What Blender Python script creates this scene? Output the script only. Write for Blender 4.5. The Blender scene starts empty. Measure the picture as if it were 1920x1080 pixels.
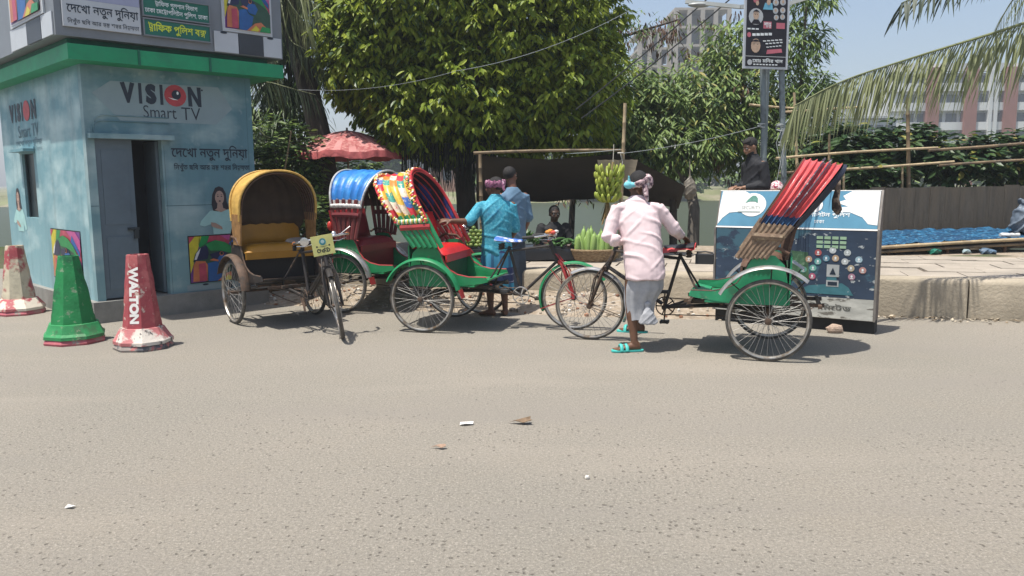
import bpy, math, random
import numpy as np
from mathutils import Vector, Matrix, noise
R = math.radians
PI = math.pi
V = Vector
random.seed(7)
rng = np.random.default_rng(11)
sc = bpy.context.scene
C = sc.collection

# ------------------------------------------------------------------ camera
EYE = V((0, 0, 1.55)); PITCH = R(7.6); ROLL = R(0.5); FPX = 1500.0
_r, _u, _f = V((1, 0, 0)), V((0, math.sin(PITCH), math.cos(PITCH))), V((0, math.cos(PITCH), -math.sin(PITCH)))
CR = _r * math.cos(ROLL) - _u * math.sin(ROLL)
CU = _u * math.cos(ROLL) + _r * math.sin(ROLL)
camd = bpy.data.cameras.new('camera'); camo = bpy.data.objects.new('camera', camd); C.objects.link(camo)
camd.sensor_width = 36; camd.lens = FPX / 1920 * 36; camd.clip_end = 3000; camd.clip_start = 0.05
_m = Matrix((CR, CU, -_f)).transposed().to_4x4(); _m.translation = EYE
camo.matrix_world = _m
sc.camera = camo

# ------------------------------------------------------------------ sky, sun, exposure
SUN_EL = R(73); SUN_V = V((-0.82 * math.cos(SUN_EL), -0.57 * math.cos(SUN_EL), math.sin(SUN_EL))).normalized()
w = bpy.data.worlds.new('World'); sc.world = w; w.use_nodes = True
nt = w.node_tree; bg = nt.nodes['Background']
sky = nt.nodes.new('ShaderNodeTexSky'); sky.sky_type = 'NISHITA'; sky.sun_disc = False
sky.sun_elevation = SUN_EL; sky.sun_rotation = math.atan2(SUN_V.x, SUN_V.y)
sky.air_density = 1.0; sky.dust_density = 2.2; sky.ozone_density = 1.0; sky.altitude = 10
nt.links.new(sky.outputs[0], bg.inputs[0]); bg.inputs[1].default_value = 0.092
sd = bpy.data.lights.new('sun', 'SUN'); sd.energy = 3.9; sd.angle = R(0.6); sd.color = (1.0, 0.95, 0.87)
so = bpy.data.objects.new('sun', sd); C.objects.link(so); so.rotation_euler = SUN_V.to_track_quat('Z', 'Y').to_euler()
vs = sc.view_settings; vs.view_transform = 'Standard'; vs.look = 'None'; vs.exposure = 0.86; vs.gamma = 1.0
try: vs.use_curve_mapping = False
except Exception: pass
sc.render.engine = 'CYCLES'
sc.cycles.max_bounces = 6; sc.cycles.diffuse_bounces = 3; sc.cycles.transparent_max_bounces = 8

# ------------------------------------------------------------------ placing helpers
def ray(px, py):
    return (_f + CR * ((px - 960) / FPX) + CU * ((540 - py) / FPX))
def at(px, py, Y):
    d = ray(px, py); return EYE + d * ((Y - EYE.y) / d.y)
def gnd(px, py, z=0.0):
    d = ray(px, py); return EYE + d * ((z - EYE.z) / d.z)

def tag(o, label=None, cat=None, group=None, kind=None):
    if label: o['label'] = label
    if cat: o['category'] = cat
    if group: o['group'] = group
    if kind: o['kind'] = kind
    return o
def empty(name, loc=(0, 0, 0), rz=0.0, label=None, cat=None, group=None):
    o = bpy.data.objects.new(name, None); C.objects.link(o)
    o.location = loc; o.rotation_euler = (0, 0, rz); o.empty_display_size = 0.1
    return tag(o, label, cat, group)
def copy_tree(o, parent=None):
    c = o.copy(); C.objects.link(c)
    if parent: c.parent = parent
    for ch in list(o.children): copy_tree(ch, c)
    return c

# ------------------------------------------------------------------ mesh builder
def frame(z):
    z = V(z).normalized()
    a = V((0, 0, 1)) if abs(z.z) < 0.9 else V((1, 0, 0))
    x = a.cross(z).normalized(); y = z.cross(x)
    return x, y, z
class MB:
    def __init__(s): s.v = []; s.f = []; s.m = []; s.cur = 0; s.M = None
    def av(s, p):
        p = V(p)
        if s.M is not None: p = s.M @ p
        s.v.append((p.x, p.y, p.z)); return len(s.v) - 1
    def af(s, *i): s.f.append(i); s.m.append(s.cur)
    def poly(s, pts): s.af(*[s.av(p) for p in pts])
    def box(s, c, size, rot=None):
        c = V(c); hx, hy, hz = size[0] / 2, size[1] / 2, size[2] / 2
        q = [V((x, y, z)) for z in (-hz, hz) for x, y in ((-hx, -hy), (hx, -hy), (hx, hy), (-hx, hy))]
        if rot is not None: q = [rot @ p for p in q]
        i = [s.av(c + p) for p in q]
        for a in ((3, 2, 1, 0), (4, 5, 6, 7), (0, 1, 5, 4), (1, 2, 6, 5), (2, 3, 7, 6), (3, 0, 4, 7)): s.af(*[i[k] for k in a])
    def bar(s, a, b, w, h, up=(0, 0, 1)):
        a, b = V(a), V(b); d = (b - a); L = d.length; x = d.normalized(); y = V(up).cross(x)
        if y.length < 1e-4: y = V((0, 1, 0)).cross(x)
        y.normalize(); z = x.cross(y)
        s.box((a + b) / 2, (L, w, h), Matrix((x, y, z)).transposed())
    def rings(s, rs, closed=True, caps=True):
        idx = [[s.av(p) for p in r] for r in rs]; n = len(idx[0])
        for a, b in zip(idx, idx[1:]):
            for k in range(n if closed else n - 1):
                s.af(a[k], a[(k + 1) % n], b[(k + 1) % n], b[k])
        if caps and closed:
            s.af(*reversed(idx[0])); s.af(*idx[-1])
    def tube(s, path, r, n=8, caps=True, flat=1.0, closed=False):
        path = [V(p) for p in path]; N = len(path)
        rr = r if isinstance(r, (list, tuple)) else [r] * N
        rs = []; px = None
        for i, p in enumerate(path):
            if closed: t = path[(i + 1) % N] - path[i - 1]
            else: t = path[min(i + 1, N - 1)] - path[max(i - 1, 0)]
            if t.length < 1e-7: t = V((0, 0, 1))
            t.normalize()
            if px is None: x, y, _ = frame(t)
            else:
                x = px - t * px.dot(t)
                if x.length < 1e-5: x, y, _ = frame(t)
                x.normalize(); y = t.cross(x)
            px = x
            rs.append([p + (x * math.cos(2 * PI * k / n) + y * (flat * math.sin(2 * PI * k / n))) * rr[i] for k in range(n)])
        if closed: rs.append(rs[0]); caps = False
        s.rings(rs, True, caps)
    def capsule(s, path, r, n=10):
        path = [V(p) for p in path]; rr = list(r) if isinstance(r, (list, tuple)) else [r] * len(path)
        d0 = (path[0] - path[1]).normalized(); d1 = (path[-1] - path[-2]).normalized()
        P = [path[0] + d0 * rr[0] * k for k in (.98, .8, .45)] + path + [path[-1] + d1 * rr[-1] * k for k in (.45, .8, .98)]
        Q = [rr[0] * k for k in (.15, .6, .89)] + rr + [rr[-1] * k for k in (.89, .6, .15)]
        s.tube(P, Q, n)
    def torus(s, c, Rr, r, axis=(0, 1, 0), n=40, k=8, sq=1.0):
        x, y, z = frame(axis); c = V(c)
        rs = []
        for i in range(n + 1):
            a = 2 * PI * i / n; d = x * math.cos(a) + y * math.sin(a)
            rs.append([c + d * (Rr + r * math.cos(2 * PI * j / k)) + z * (r * sq * math.sin(2 * PI * j / k)) for j in range(k)])
        s.rings(rs, True, False)
    def lathe(s, prof, c=(0, 0, 0), axis=(0, 0, 1), n=16, caps=True):
        x, y, z = frame(axis); c = V(c)
        s.rings([[c + z * h + (x * math.cos(2 * PI * k / n) + y * math.sin(2 * PI * k / n)) * max(r, 1e-4) for k in range(n)] for r, h in prof], True, caps)
    def ell(s, c, rad, rot=None, n=12, m=8):
        c = V(c); rs = []
        for i in range(m + 1):
            t = PI * i / m; st = max(math.sin(t), 0.02)
            row = []
            for k in range(n):
                p = V((rad[0] * st * math.cos(2 * PI * k / n), rad[1] * st * math.sin(2 * PI * k / n), -rad[2] * math.cos(t)))
                if rot is not None: p = rot @ p
                row.append(c + p)
            rs.append(row)
        s.rings(rs)
    def prism(s, pts, d):
        d = V(d); a = [s.av(p) for p in pts]; b = [s.av(V(p) + d) for p in pts]; n = len(a)
        s.af(*reversed(a)); s.af(*b)
        for k in range(n): s.af(a[k], a[(k + 1) % n], b[(k + 1) % n], b[k])
    def grid(s, fn, nu, nv):
        idx = [[s.av(fn(i / nu, j / nv)) for j in range(nv + 1)] for i in range(nu + 1)]
        for i in range(nu):
            for j in range(nv): s.af(idx[i][j], idx[i + 1][j], idx[i + 1][j + 1], idx[i][j + 1])
    def build(s, name, mats, parent=None, smooth=35, link=True):
        me = bpy.data.meshes.new(name); me.from_pydata(s.v, [], s.f)
        if not isinstance(mats, (list, tuple)): mats = [mats]
        for m in mats: me.materials.append(m)
        if len(mats) > 1: me.polygons.foreach_set('material_index', np.array(s.m, dtype=np.int32))
        if smooth:
            me.polygons.foreach_set('use_smooth', np.ones(len(s.f), dtype=bool))
            me.set_sharp_from_angle(angle=R(smooth))
        me.update()
        o = bpy.data.objects.new(name, me); C.objects.link(o)
        if parent: o.parent = parent
        return o
def remesh(o, voxel, it=2, wr=None):
    """fuse overlapping shapes of o into one continuous surface"""
    md = o.modifiers.new('r', 'REMESH'); md.mode = 'VOXEL'; md.voxel_size = voxel; md.use_smooth_shade = True
    if it:
        m2 = o.modifiers.new('s', 'SMOOTH'); m2.factor = 0.5; m2.iterations = it
    dg = bpy.context.evaluated_depsgraph_get(); dg.update()
    me = bpy.data.meshes.new_from_object(o.evaluated_get(dg), depsgraph=dg)
    mats = list(o.data.materials); o.modifiers.clear(); old = o.data; o.data = me
    if not me.materials:
        for m in mats: me.materials.append(m)
    bpy.data.meshes.remove(old)
    if wr:
        amp, sx, sz = wr
        n = len(me.vertices); co = np.empty(n * 3); me.vertices.foreach_get('co', co); co = co.reshape(-1, 3)
        no = np.empty(n * 3); me.vertex_normals.foreach_get('vector', no); no = no.reshape(-1, 3)
        d = np.empty(n)
        for q, p in enumerate(co):
            v = V(p); nm = noise.noise(v * 2.6); w1 = noise.noise(v * 4.0 + V((3, 0, 0))); w2 = noise.noise(v * 3.1 + V((0, 7, 0)))
            s1 = max(0, math.sin((.45 * p[0] + .25 * p[1] + p[2]) * sz * 5.2 + 3.0 * w1)) ** 3 * max(0, .25 + nm * 1.6)
            s2 = max(0, math.sin((-.75 * p[0] + .2 * p[1] + .8 * p[2]) * sx * 6.1 + 3.2 * w2)) ** 3 * max(0, .25 - nm * 1.6)
            d[q] = s1 + s2 - .25 + .5 * w2 + .12 * noise.noise(v * 22)
        co += no * (d * amp)[:, None]; me.vertices.foreach_set('co', co.ravel())
    me.polygons.foreach_set('use_smooth', np.ones(len(me.polygons), dtype=bool)); me.update()
    return o

# ------------------------------------------------------------------ procedural materials
_mats = {}
def mat(name, col, rough=0.75, metal=0.0, var=0.18, vs=5.0, col2=None, s2=3.0, amt=0.4, edge=0.06, det=6, bump=0.0, bs=40.0, spec=0.4, stretch=None, col3=None, s3=9.0, amt3=0.3, trans=0.0):
    if name in _mats: return _mats[name]
    m = bpy.data.materials.new(name); m.use_nodes = True; t = m.node_tree; N = t.nodes; L = t.links
    b = N['Principled BSDF']; b.inputs['Roughness'].default_value = rough; b.inputs['Metallic'].default_value = metal
    b.inputs['Specular IOR Level'].default_value = spec
    tc = N.new('ShaderNodeTexCoord'); vec = tc.outputs['Object']
    if stretch:
        mp = N.new('ShaderNodeMapping'); mp.inputs['Scale'].default_value = stretch; L.new(vec, mp.inputs[0]); vec = mp.outputs[0]
    def nz(scale, detail, off=0.0):
        n = N.new('ShaderNodeTexNoise'); n.inputs['Scale'].default_value = scale; n.inputs['Detail'].default_value = detail; n.inputs['Roughness'].default_value = 0.6
        L.new(vec, n.inputs['Vector']); return n.outputs['Fac']
    def mix(fac, a, c):
        x = N.new('ShaderNodeMix'); x.data_type = 'RGBA'
        L.new(fac, x.inputs[0])
        for k, q in ((6, a), (7, c)):
            if isinstance(q, tuple): x.inputs[k].default_value = q + (1,)
            else: L.new(q, x.inputs[k])
        return x.outputs[2]
    def step(fac, thr, e):
        r = N.new('ShaderNodeMapRange'); r.inputs[1].default_value = thr - e; r.inputs[2].default_value = thr + e; L.new(fac, r.inputs[0]); return r.outputs[0]
    lo = tuple(max(c * (1 - var), 0) for c in col); hi = tuple(min(c * (1 + var), 1) for c in col)
    out = mix(step(nz(vs, 8), 0.5, 0.22), lo, hi)
    if col2: out = mix(step(nz(s2, det), 0.5 + (0.5 - amt) * 0.5, edge), out, col2)
    if col3: out = mix(step(nz(s3, 8), 0.5 + (0.5 - amt3) * 0.5, edge), out, col3)
    L.new(out, b.inputs['Base Color'])
    if bump:
        bn = N.new('ShaderNodeBump'); bn.inputs['Strength'].default_value = bump; bn.inputs['Distance'].default_value = 0.02
        L.new(nz(bs, 6), bn.inputs['Height']); L.new(bn.outputs[0], b.inputs['Normal'])
    _mats[name] = m
    return m
def leafmat(name, c1, c2, rough=0.45, tr=0.25, spec=0.5):
    if name in _mats: return _mats[name]
    m = bpy.data.materials.new(name); m.use_nodes = True; t = m.node_tree; N = t.nodes; L = t.links
    b = N['Principled BSDF']; b.inputs['Roughness'].default_value = rough; b.inputs['Specular IOR Level'].default_value = spec
    g = N.new('ShaderNodeNewGeometry'); x = N.new('ShaderNodeMix'); x.data_type = 'RGBA'
    L.new(g.outputs['Random Per Island'], x.inputs[0]); x.inputs[6].default_value = c1 + (1,); x.inputs[7].default_value = c2 + (1,)
    L.new(x.outputs[2], b.inputs['Base Color'])
    tb = N.new('ShaderNodeBsdfTranslucent'); L.new(x.outputs[2], tb.inputs['Color'])
    ms = N.new('ShaderNodeMixShader'); ms.inputs[0].default_value = tr
    L.new(b.outputs[0], ms.inputs[1]); L.new(tb.outputs[0], ms.inputs[2])
    L.new(ms.outputs[0], N['Material Output'].inputs[0])
    _mats[name] = m; return m
def floral(name, cols, scale=22.0):
    """patchwork of painted / plastic appliqué pieces"""
    if name in _mats: return _mats[name]
    m = bpy.data.materials.new(name); m.use_nodes = True; t = m.node_tree; N = t.nodes; L = t.links
    b = N['Principled BSDF']; b.inputs['Roughness'].default_value = 0.35
    tc = N.new('ShaderNodeTexCoord'); vo = N.new('ShaderNodeTexVoronoi'); vo.inputs['Scale'].default_value = scale
    L.new(tc.outputs['Object'], vo.inputs['Vector'])
    sp = N.new('ShaderNodeSeparateColor'); L.new(vo.outputs['Color'], sp.inputs[0])
    cr = N.new('ShaderNodeValToRGB'); cr.color_ramp.interpolation = 'CONSTANT'
    e = cr.color_ramp.elements; n = len(cols)
    e[0].position = 0; e[0].color = cols[0] + (1,); e[1].position = 1 / n; e[1].color = cols[1] + (1,)
    for k in range(2, n):
        q = e.new(k / n); q.color = cols[k] + (1,)
    L.new(sp.outputs[0], cr.inputs[0]); L.new(cr.outputs[0], b.inputs['Base Color'])
    _mats[name] = m; return m

# ------------------------------------------------------------------ lettering
def _loops(body, bold=0.0):
    cu = bpy.data.curves.new('txt', 'FONT'); cu.body = body; cu.size = 1.0; cu.fill_mode = 'NONE'; cu.resolution_u = 3
    o = bpy.data.objects.new('txt', cu); me = o.to_mesh() if body.strip() else None
    if me is None:
        bpy.data.objects.remove(o); bpy.data.curves.remove(cu); return []
    vs_ = [(v.co.x, v.co.y) for v in me.vertices]; adj = {}
    for e in me.edges:
        a, b = e.vertices; adj.setdefault(a, []).append(b); adj.setdefault(b, []).append(a)
    seen = set(); out = []
    for st in sorted(adj):
        if st in seen: continue
        lp = [st]; seen.add(st); nx = [k for k in adj[st] if k == st + 1] or adj[st]
        cur = nx[0]
        while cur not in seen:
            lp.append(cur); seen.add(cur)
            n2 = [k for k in adj[cur] if k not in seen]
            if not n2: break
            cur = n2[0]
        out.append([vs_[k] for k in lp])
    o.to_mesh_clear(); bpy.data.objects.remove(o); bpy.data.curves.remove(cu)
    if bold and out:
        area = lambda l: sum(a[0] * b[1] - b[0] * a[1] for a, b in zip(l, l[1:] + l[:1])) / 2
        sg = 1 if max((area(l) for l in out), key=abs) > 0 else -1
        res = []
        for l in out:
            n = len(l); q = []
            for i in range(n):
                (ax, ay), (bx, by), (cx, cy) = l[i - 1], l[i], l[(i + 1) % n]
                e1 = V((bx - ax, by - ay)); e2 = V((cx - bx, cy - by))
                if e1.length > 1e-6: e1.normalize()
                if e2.length > 1e-6: e2.normalize()
                t = e1 + e2
                if t.length < 1e-4: t = e1
                t.normalize(); k = bold * sg / max(.6, (1 + e1.dot(e2)) / 2) ** .5
                q.append((bx + t.y * k, by - t.x * k))
            res.append(q)
        out = res
    return out
def glyphs(s, bold=0.0):
    """'{XY}' stacks Y under X as a conjunct"""
    parts = []; i = 0
    while i < len(s):
        if s[i] == '{':
            j = s.index('}', i); parts.append(('c', s[i + 1:j])); i = j + 1
        else:
            j = s.find('{', i); j = len(s) if j < 0 else j
            parts.append(('t', s[i:j])); i = j
    x = 0.0; res = []
    for k, b in parts:
        if k == 't':
            lp = _loops(b, bold)
            lead = (len(b) - len(b.lstrip())) * 0.25; trail = (len(b) - len(b.rstrip())) * 0.25
            mx = max([p[0] for l in lp for p in l] or [0]); mn = min([p[0] for l in lp for p in l] or [0])
            res += [[(p[0] + x, p[1]) for p in l] for l in lp]; x += max(mx, lead) + trail
        else:
            a = _loops(b[0], bold); c = _loops(b[1], bold)
            res += [[(p[0] + x, p[1] * 0.62 + 0.25) for p in l] for l in a]
            res += [[(p[0] * 0.8 + x + 0.08, p[1] * 0.62 - 0.12) for p in l] for l in c]
            x += max(p[0] for l in a for p in l)
    return res
def scanfill(lps, rows=46):
    ys = [p[1] for l in lps for p in l]; y0, y1 = min(ys), max(ys); dy = (y1 - y0) / rows
    def spans(y):
        xs = []
        for l in lps:
            for (ax, ay), (bx, by) in zip(l, l[1:] + l[:1]):
                if (ay <= y) != (by <= y):
                    xs.append((ax + (y - ay) / (by - ay) * (bx - ax), 1 if by > ay else -1))
        xs.sort(); wn = 0; out = []
        for x, d in xs:
            if wn == 0: st = x
            wn += d
            if wn == 0 and x - st > 1e-4: out.append((st, x))
        return out
    q = []
    for r in range(rows):
        a, b = y0 + r * dy, y0 + (r + 1) * dy
        sa, sb, smid = spans(a + dy * .02), spans(b - dy * .02), spans((a + b) / 2)
        if len(sa) == len(sb) and all(abs(p[0] - t[0]) + abs(p[1] - t[1]) < 3 * dy for p, t in zip(sa, sb)):
            for (p0, p1), (t0, t1) in zip(sa, sb): q.append(((p0, a), (p1, a), (t1, b), (t0, b)))
        else:
            for p0, p1 in smid: q.append(((p0, a), (p1, a), (p1, b), (p0, b)))
    return q
class Sheet:
    """a flat printed surface: u to the right, v up, n towards the viewer"""
    def __init__(s, o, u, v): s.o = V(o); s.u = V(u).normalized(); s.v = V(v).normalized(); s.n = s.u.cross(s.v)
    def p(s, a, b, h=0.0): return s.o + s.u * a + s.v * b + s.n * h
    def text(s, mb, body, x0, y0, x1, y1, h=0.002, bold=0.0, rows=46, turn=0):
        lp = glyphs(body, bold); q = scanfill(lp, rows)
        xs = [p[0] for l in lp for p in l]; ys = [p[1] for l in lp for p in l]
        ax, bx, ay, by = min(xs), max(xs), min(ys), max(ys)
        for f in q:
            pts = []
            for p in f:
                a = (p[0] - ax) / (bx - ax); b = (p[1] - ay) / (by - ay)
                if turn: a, b = b, 1 - a
                pts.append(s.p(x0 + (x1 - x0) * a, y0 + (y1 - y0) * b, h))
            mb.poly(pts)
    def poly(s, mb, pts, h=0.002): mb.poly([s.p(a, b, h) for a, b in pts])
    def disc(s, mb, cx, cy, rx, ry, h=0.002, n=20, a0=0.0): s.poly(mb, [(cx + rx * math.cos(2 * PI * k / n + a0), cy + ry * math.sin(2 * PI * k / n + a0)) for k in range(n)], h)
    def rect(s, mb, x0, y0, x1, y1, h=0.002): s.poly(mb, [(x0, y0), (x1, y0), (x1, y1), (x0, y1)], h)
# ================================================================== setting
def asphalt():
    m = bpy.data.materials.new('asphalt'); m.use_nodes = True; t = m.node_tree; N = t.nodes; L = t.links
    b = N['Principled BSDF']; b.inputs['Roughness'].default_value = 0.9; b.inputs['Specular IOR Level'].default_value = 0.25
    tc = N.new('ShaderNodeTexCoord'); vec = tc.outputs['Object']
    def nz(s, d=6, r=0.6):
        n = N.new('ShaderNodeTexNoise'); n.inputs['Scale'].default_value = s; n.inputs['Detail'].default_value = d; n.inputs['Roughness'].default_value = r; L.new(vec, n.inputs[0]); return n.outputs['Fac']
    def mr(x, a, c, lo=0.0, hi=1.0):
        r = N.new('ShaderNodeMapRange'); r.inputs[1].default_value = a; r.inputs[2].default_value = c; r.inputs[3].default_value = lo; r.inputs[4].default_value = hi; L.new(x, r.inputs[0]); return r.outputs[0]
    def mix(f, a, c):
        x = N.new('ShaderNodeMix'); x.data_type = 'RGBA'; L.new(f, x.inputs[0])
        for k, q in ((6, a), (7, c)):
            if isinstance(q, tuple): x.inputs[k].default_value = q + (1,)
            else: L.new(q, x.inputs[k])
        return x.outputs[2]
    def mul(a, c):
        x = N.new('ShaderNodeMath'); x.operation = 'MULTIPLY'; L.new(a, x.inputs[0])
        if isinstance(c, float): x.inputs[1].default_value = c
        else: L.new(c, x.inputs[1])
        return x.outputs[0]
    # dusty base, worn grey binder, pinkish patches
    out = mix(mr(nz(0.45, 5), 0.35, 0.65), (0.268, 0.241, 0.200), (0.222, 0.207, 0.175))
    out = mix(mul(mr(nz(0.9, 7), 0.52, 0.7), 0.6), out, (0.272, 0.238, 0.190))
    out = mix(mul(mr(nz(70, 3, 0.8), 0.50, 0.66), 0.75), out, (0.42, 0.385, 0.33))
    out = mix(mul(mr(nz(48, 5, 0.8), 0.50, 0.36), 0.75), out, (0.15, 0.137, 0.118))
    out = mix(mul(mr(nz(120, 2, 0.8), 0.50, 0.35), 0.5), out, (0.13, 0.12, 0.10))
    # drifted dust, wheel polished lanes, oil stains and hairline cracks
    mp2 = N.new('ShaderNodeMapping'); mp2.inputs['Scale'].default_value = (.22, 1.3, 1); mp2.inputs['Rotation'].default_value = (0, 0, R(4)); L.new(vec, mp2.inputs[0])
    n2 = N.new('ShaderNodeTexNoise'); n2.inputs['Scale'].default_value = 1.0; n2.inputs['Detail'].default_value = 6; L.new(mp2.outputs[0], n2.inputs[0])
    out = mix(mul(mr(n2.outputs['Fac'], .52, .68), .55), out, (0.23, 0.21, 0.182))
    out = mix(mul(mr(n2.outputs['Fac'], .44, .30), .25), out, (0.335, 0.295, 0.244))
    out = mix(mul(mr(nz(1.7, 8, .7), .66, .74), .45), out, (0.16, 0.148, 0.13))
    # pits between stones, denser where the dust has worn off (towards the near side)
    vo = N.new('ShaderNodeTexVoronoi'); vo.inputs['Scale'].default_value = 34; vo.inputs['Randomness'].default_value = 1.0; wv2 = N.new('ShaderNodeMix'); wv2.data_type = 'VECTOR'; wv2.inputs[0].default_value = .035; nq = N.new('ShaderNodeTexNoise'); nq.inputs['Scale'].default_value = 24; nq.inputs['Detail'].default_value = 4; L.new(vec, nq.inputs[0]); L.new(vec, wv2.inputs[4]); L.new(nq.outputs['Color'], wv2.inputs[5]); L.new(wv2.outputs[1], vo.inputs['Vector'])
    sp = N.new('ShaderNodeSeparateColor'); L.new(vo.outputs['Color'], sp.inputs[0])
    pit = mr(vo.outputs['Distance'], 0.30, 0.16)
    xyz = N.new('ShaderNodeSeparateXYZ'); L.new(vec, xyz.inputs[0])
    wear = N.new('ShaderNodeMath'); wear.operation = 'ADD'; L.new(mr(xyz.outputs[1], 2.4, 6.0, 0.60, 1.05), wear.inputs[0]); L.new(mr(nz(0.9, 6), 0.3, 0.7, -0.38, 0.38), wear.inputs[1])
    gt = N.new('ShaderNodeMath'); gt.operation = 'GREATER_THAN'; L.new(sp.outputs[0], gt.inputs[0]); L.new(wear.outputs[0], gt.inputs[1])
    pits = mul(pit, gt.outputs[0])
    out = mix(mul(pits, 0.62), out, (0.10, 0.088, 0.07))
    L.new(out, b.inputs['Base Color'])
    bn = N.new('ShaderNodeBump'); bn.inputs['Strength'].default_value = 0.8; bn.inputs['Distance'].default_value = 0.014
    hh = N.new('ShaderNodeMath'); hh.operation = 'SUBTRACT'; L.new(nz(60, 6, 0.75), hh.inputs[0]); L.new(mul(pits, 0.8), hh.inputs[1])
    L.new(hh.outputs[0], bn.inputs['Height']); L.new(bn.outputs[0], b.inputs['Normal'])
    return m
M_ASPH = asphalt()
M_CONC = mat('kerb_concrete', (0.36, 0.31, 0.235), 0.9, var=0.2, vs=2.5, col2=(0.27, 0.235, 0.175), s2=1.6, amt=0.4, edge=0.2, bump=0.5, bs=30)
M_PAVE = mat('paving_slab', (0.36, 0.315, 0.26), 0.9, var=0.15, vs=2.0, col2=(0.26, 0.23, 0.19), s2=3, amt=0.35, edge=0.2, bump=0.35, bs=45)
M_DIRT = mat('dirt', (0.26, 0.21, 0.155), 0.95, var=0.3, vs=6, col2=(0.36, 0.31, 0.25), s2=14, amt=0.35, edge=0.1, bump=0.9, bs=22)
M_BANK = mat('bank_soil', (0.09, 0.085, 0.05), 0.95, var=0.4, vs=3, col2=(0.06, 0.09, 0.03), s2=2, amt=0.5, bump=0.8, bs=12)

# kerb line: from A (right) to B (left)
KA, KB = V((4.84, 8.72, 0)), V((1.8, 9.53, 0))
KD = (KB - KA).normalized(); KN = V((-KD.y, KD.x, 0))
if KN.y < 0: KN = -KN
def kp(t, d=0.0, z=0.0):
    """t metres along the kerb from A towards the left, d metres behind its face"""
    p = KA + KD * t + KN * d; return V((p.x, p.y, z))
KZ = 0.44

mb = MB()
mb.grid(lambda a, b: V((-40 + 80 * a, -12 + 27 * b, 0)), 4, 4)
tag(mb.build('road', M_ASPH, smooth=0), kind='structure')

mb = MB()   # kerb: big cast blocks with open joints and rounded arrises
t = -9.0
i = 0
random.seed(3)
while t < 7.0:
    L_ = 0.86 + random.uniform(-.05, .08); g = 0.012 + random.random() * 0.014
    dz = random.uniform(-.012, .008); dd = random.uniform(-.012, .012)
    a0, a1 = t + g, t + L_
    prof = [(0.0 + dd, -0.02), (0.0 + dd, KZ - .05 + dz), (0.012 + dd, KZ - .018 + dz), (0.04 + dd, KZ + dz), (0.26, KZ + dz * .3), (0.26, -0.02)]
    ra = [kp(a0, d, z) for d, z in prof]; rb = [kp(a1, d, z) for d, z in prof]
    n = 5
    rs = []
    for k in range(n + 1):
        f = k / n
        rs.append([pa.lerp(pb, f) + KN * (0.006 * noise.noise(V((t * 3 + f * 4, j, 0)))) for j, (pa, pb) in enumerate(zip(ra, rb))])
    mb.rings(rs)
    t += L_
tag(mb.build('kerb', M_CONC, smooth=40), kind='structure')
mb = MB()
mb.prism([kp(-14, .255, -.02), kp(7.0, .255, -.02), kp(9, 1.0, -.02), kp(13, 4.6, -.02), kp(-14, 4.6, -.02)], (0, 0, KZ - .03 + .02))
tag(mb.build('pavement_bed', M_DIRT, smooth=0), kind='structure')
mb = MB()   # paving slabs
for r_ in range(5):
    for c_ in range(38):
        t0 = -12 + c_ * 0.62 + (0.31 if r_ % 2 else 0) + random.uniform(-.01, .01); d0 = 0.275 + r_ * 0.5
        if t0 > 6.3: continue
        dz = random.uniform(-.006, .006)
        if random.random() < .03: dz -= .02
        q = [kp(t0, d0, KZ - .06), kp(t0 + .606, d0, KZ - .06), kp(t0 + .606, d0 + .486, KZ - .06), kp(t0, d0 + .486, KZ - .06)]
        mb.prism(list(reversed(q)) if True else q, (0, 0, .06 + dz))
tag(mb.build('pavement', M_PAVE, smooth=0), kind='structure')
# bank falling to the lake, lake, far shore
mb = MB()
prof = [(10.2, KZ - .10), (13.3, .40), (14.2, .30), (15.5, -.25), (18, -.75), (24, -1.6)]
def bankf(a, b):
    X = -45 + 90 * a; k = b * (len(prof) - 1); i = min(int(k), len(prof) - 2); f = k - i
    y = prof[i][0] * (1 - f) + prof[i + 1][0] * f; z = prof[i][1] * (1 - f) + prof[i + 1][1] * f
    y += -0.27 * min(max(X, -8), 9) * (1 if b < 0.5 else .6)
    if b > 0.2: z += 0.10 * noise.noise(V((X * .8, y * .8, 0)))
    if X < -2.5 and b < .25: z -= .42
    return V((X, y, z))
mb.grid(bankf, 90, 20)
tag(mb.build('lake_bank', M_BANK, smooth=60), kind='structure')
def watermat():
    m = bpy.data.materials.new('lake_water'); m.use_nodes = True; t = m.node_tree; N = t.nodes; L = t.links
    b = N['Principled BSDF']; b.inputs['Base Color'].default_value = (0.045, 0.055, 0.028, 1); b.inputs['Roughness'].default_value = 0.42; b.inputs['Specular IOR Level'].default_value = .10
    tc = N.new('ShaderNodeTexCoord'); mp = N.new('ShaderNodeMapping'); mp.inputs['Scale'].default_value = (0.8, 2.2, 1); L.new(tc.outputs['Object'], mp.inputs[0])
    n = N.new('ShaderNodeTexNoise'); n.inputs['Scale'].default_value = 1.4; n.inputs['Detail'].default_value = 5; L.new(mp.outputs[0], n.inputs[0])
    bn = N.new('ShaderNodeBump'); bn.inputs['Strength'].default_value = 0.35; bn.inputs['Distance'].default_value = 0.05; L.new(n.outputs['Fac'], bn.inputs['Height']); L.new(bn.outputs[0], b.inputs['Normal'])
    return m
mb = MB(); mb.poly([(-160, 14, -1), (200, 14, -1), (200, 101, -1), (-160, 101, -1)])
tag(mb.build('lake_water', watermat(), smooth=0), kind='structure')
mb = MB()
mb.grid(lambda a, b: V((-900 + 1800 * a, 94 + 1000 * b ** 2 + 3 * math.sin(a * 150) * (1 - b), -1.3 + min(b * 40, 1) * 1.6)), 160, 12)
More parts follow.
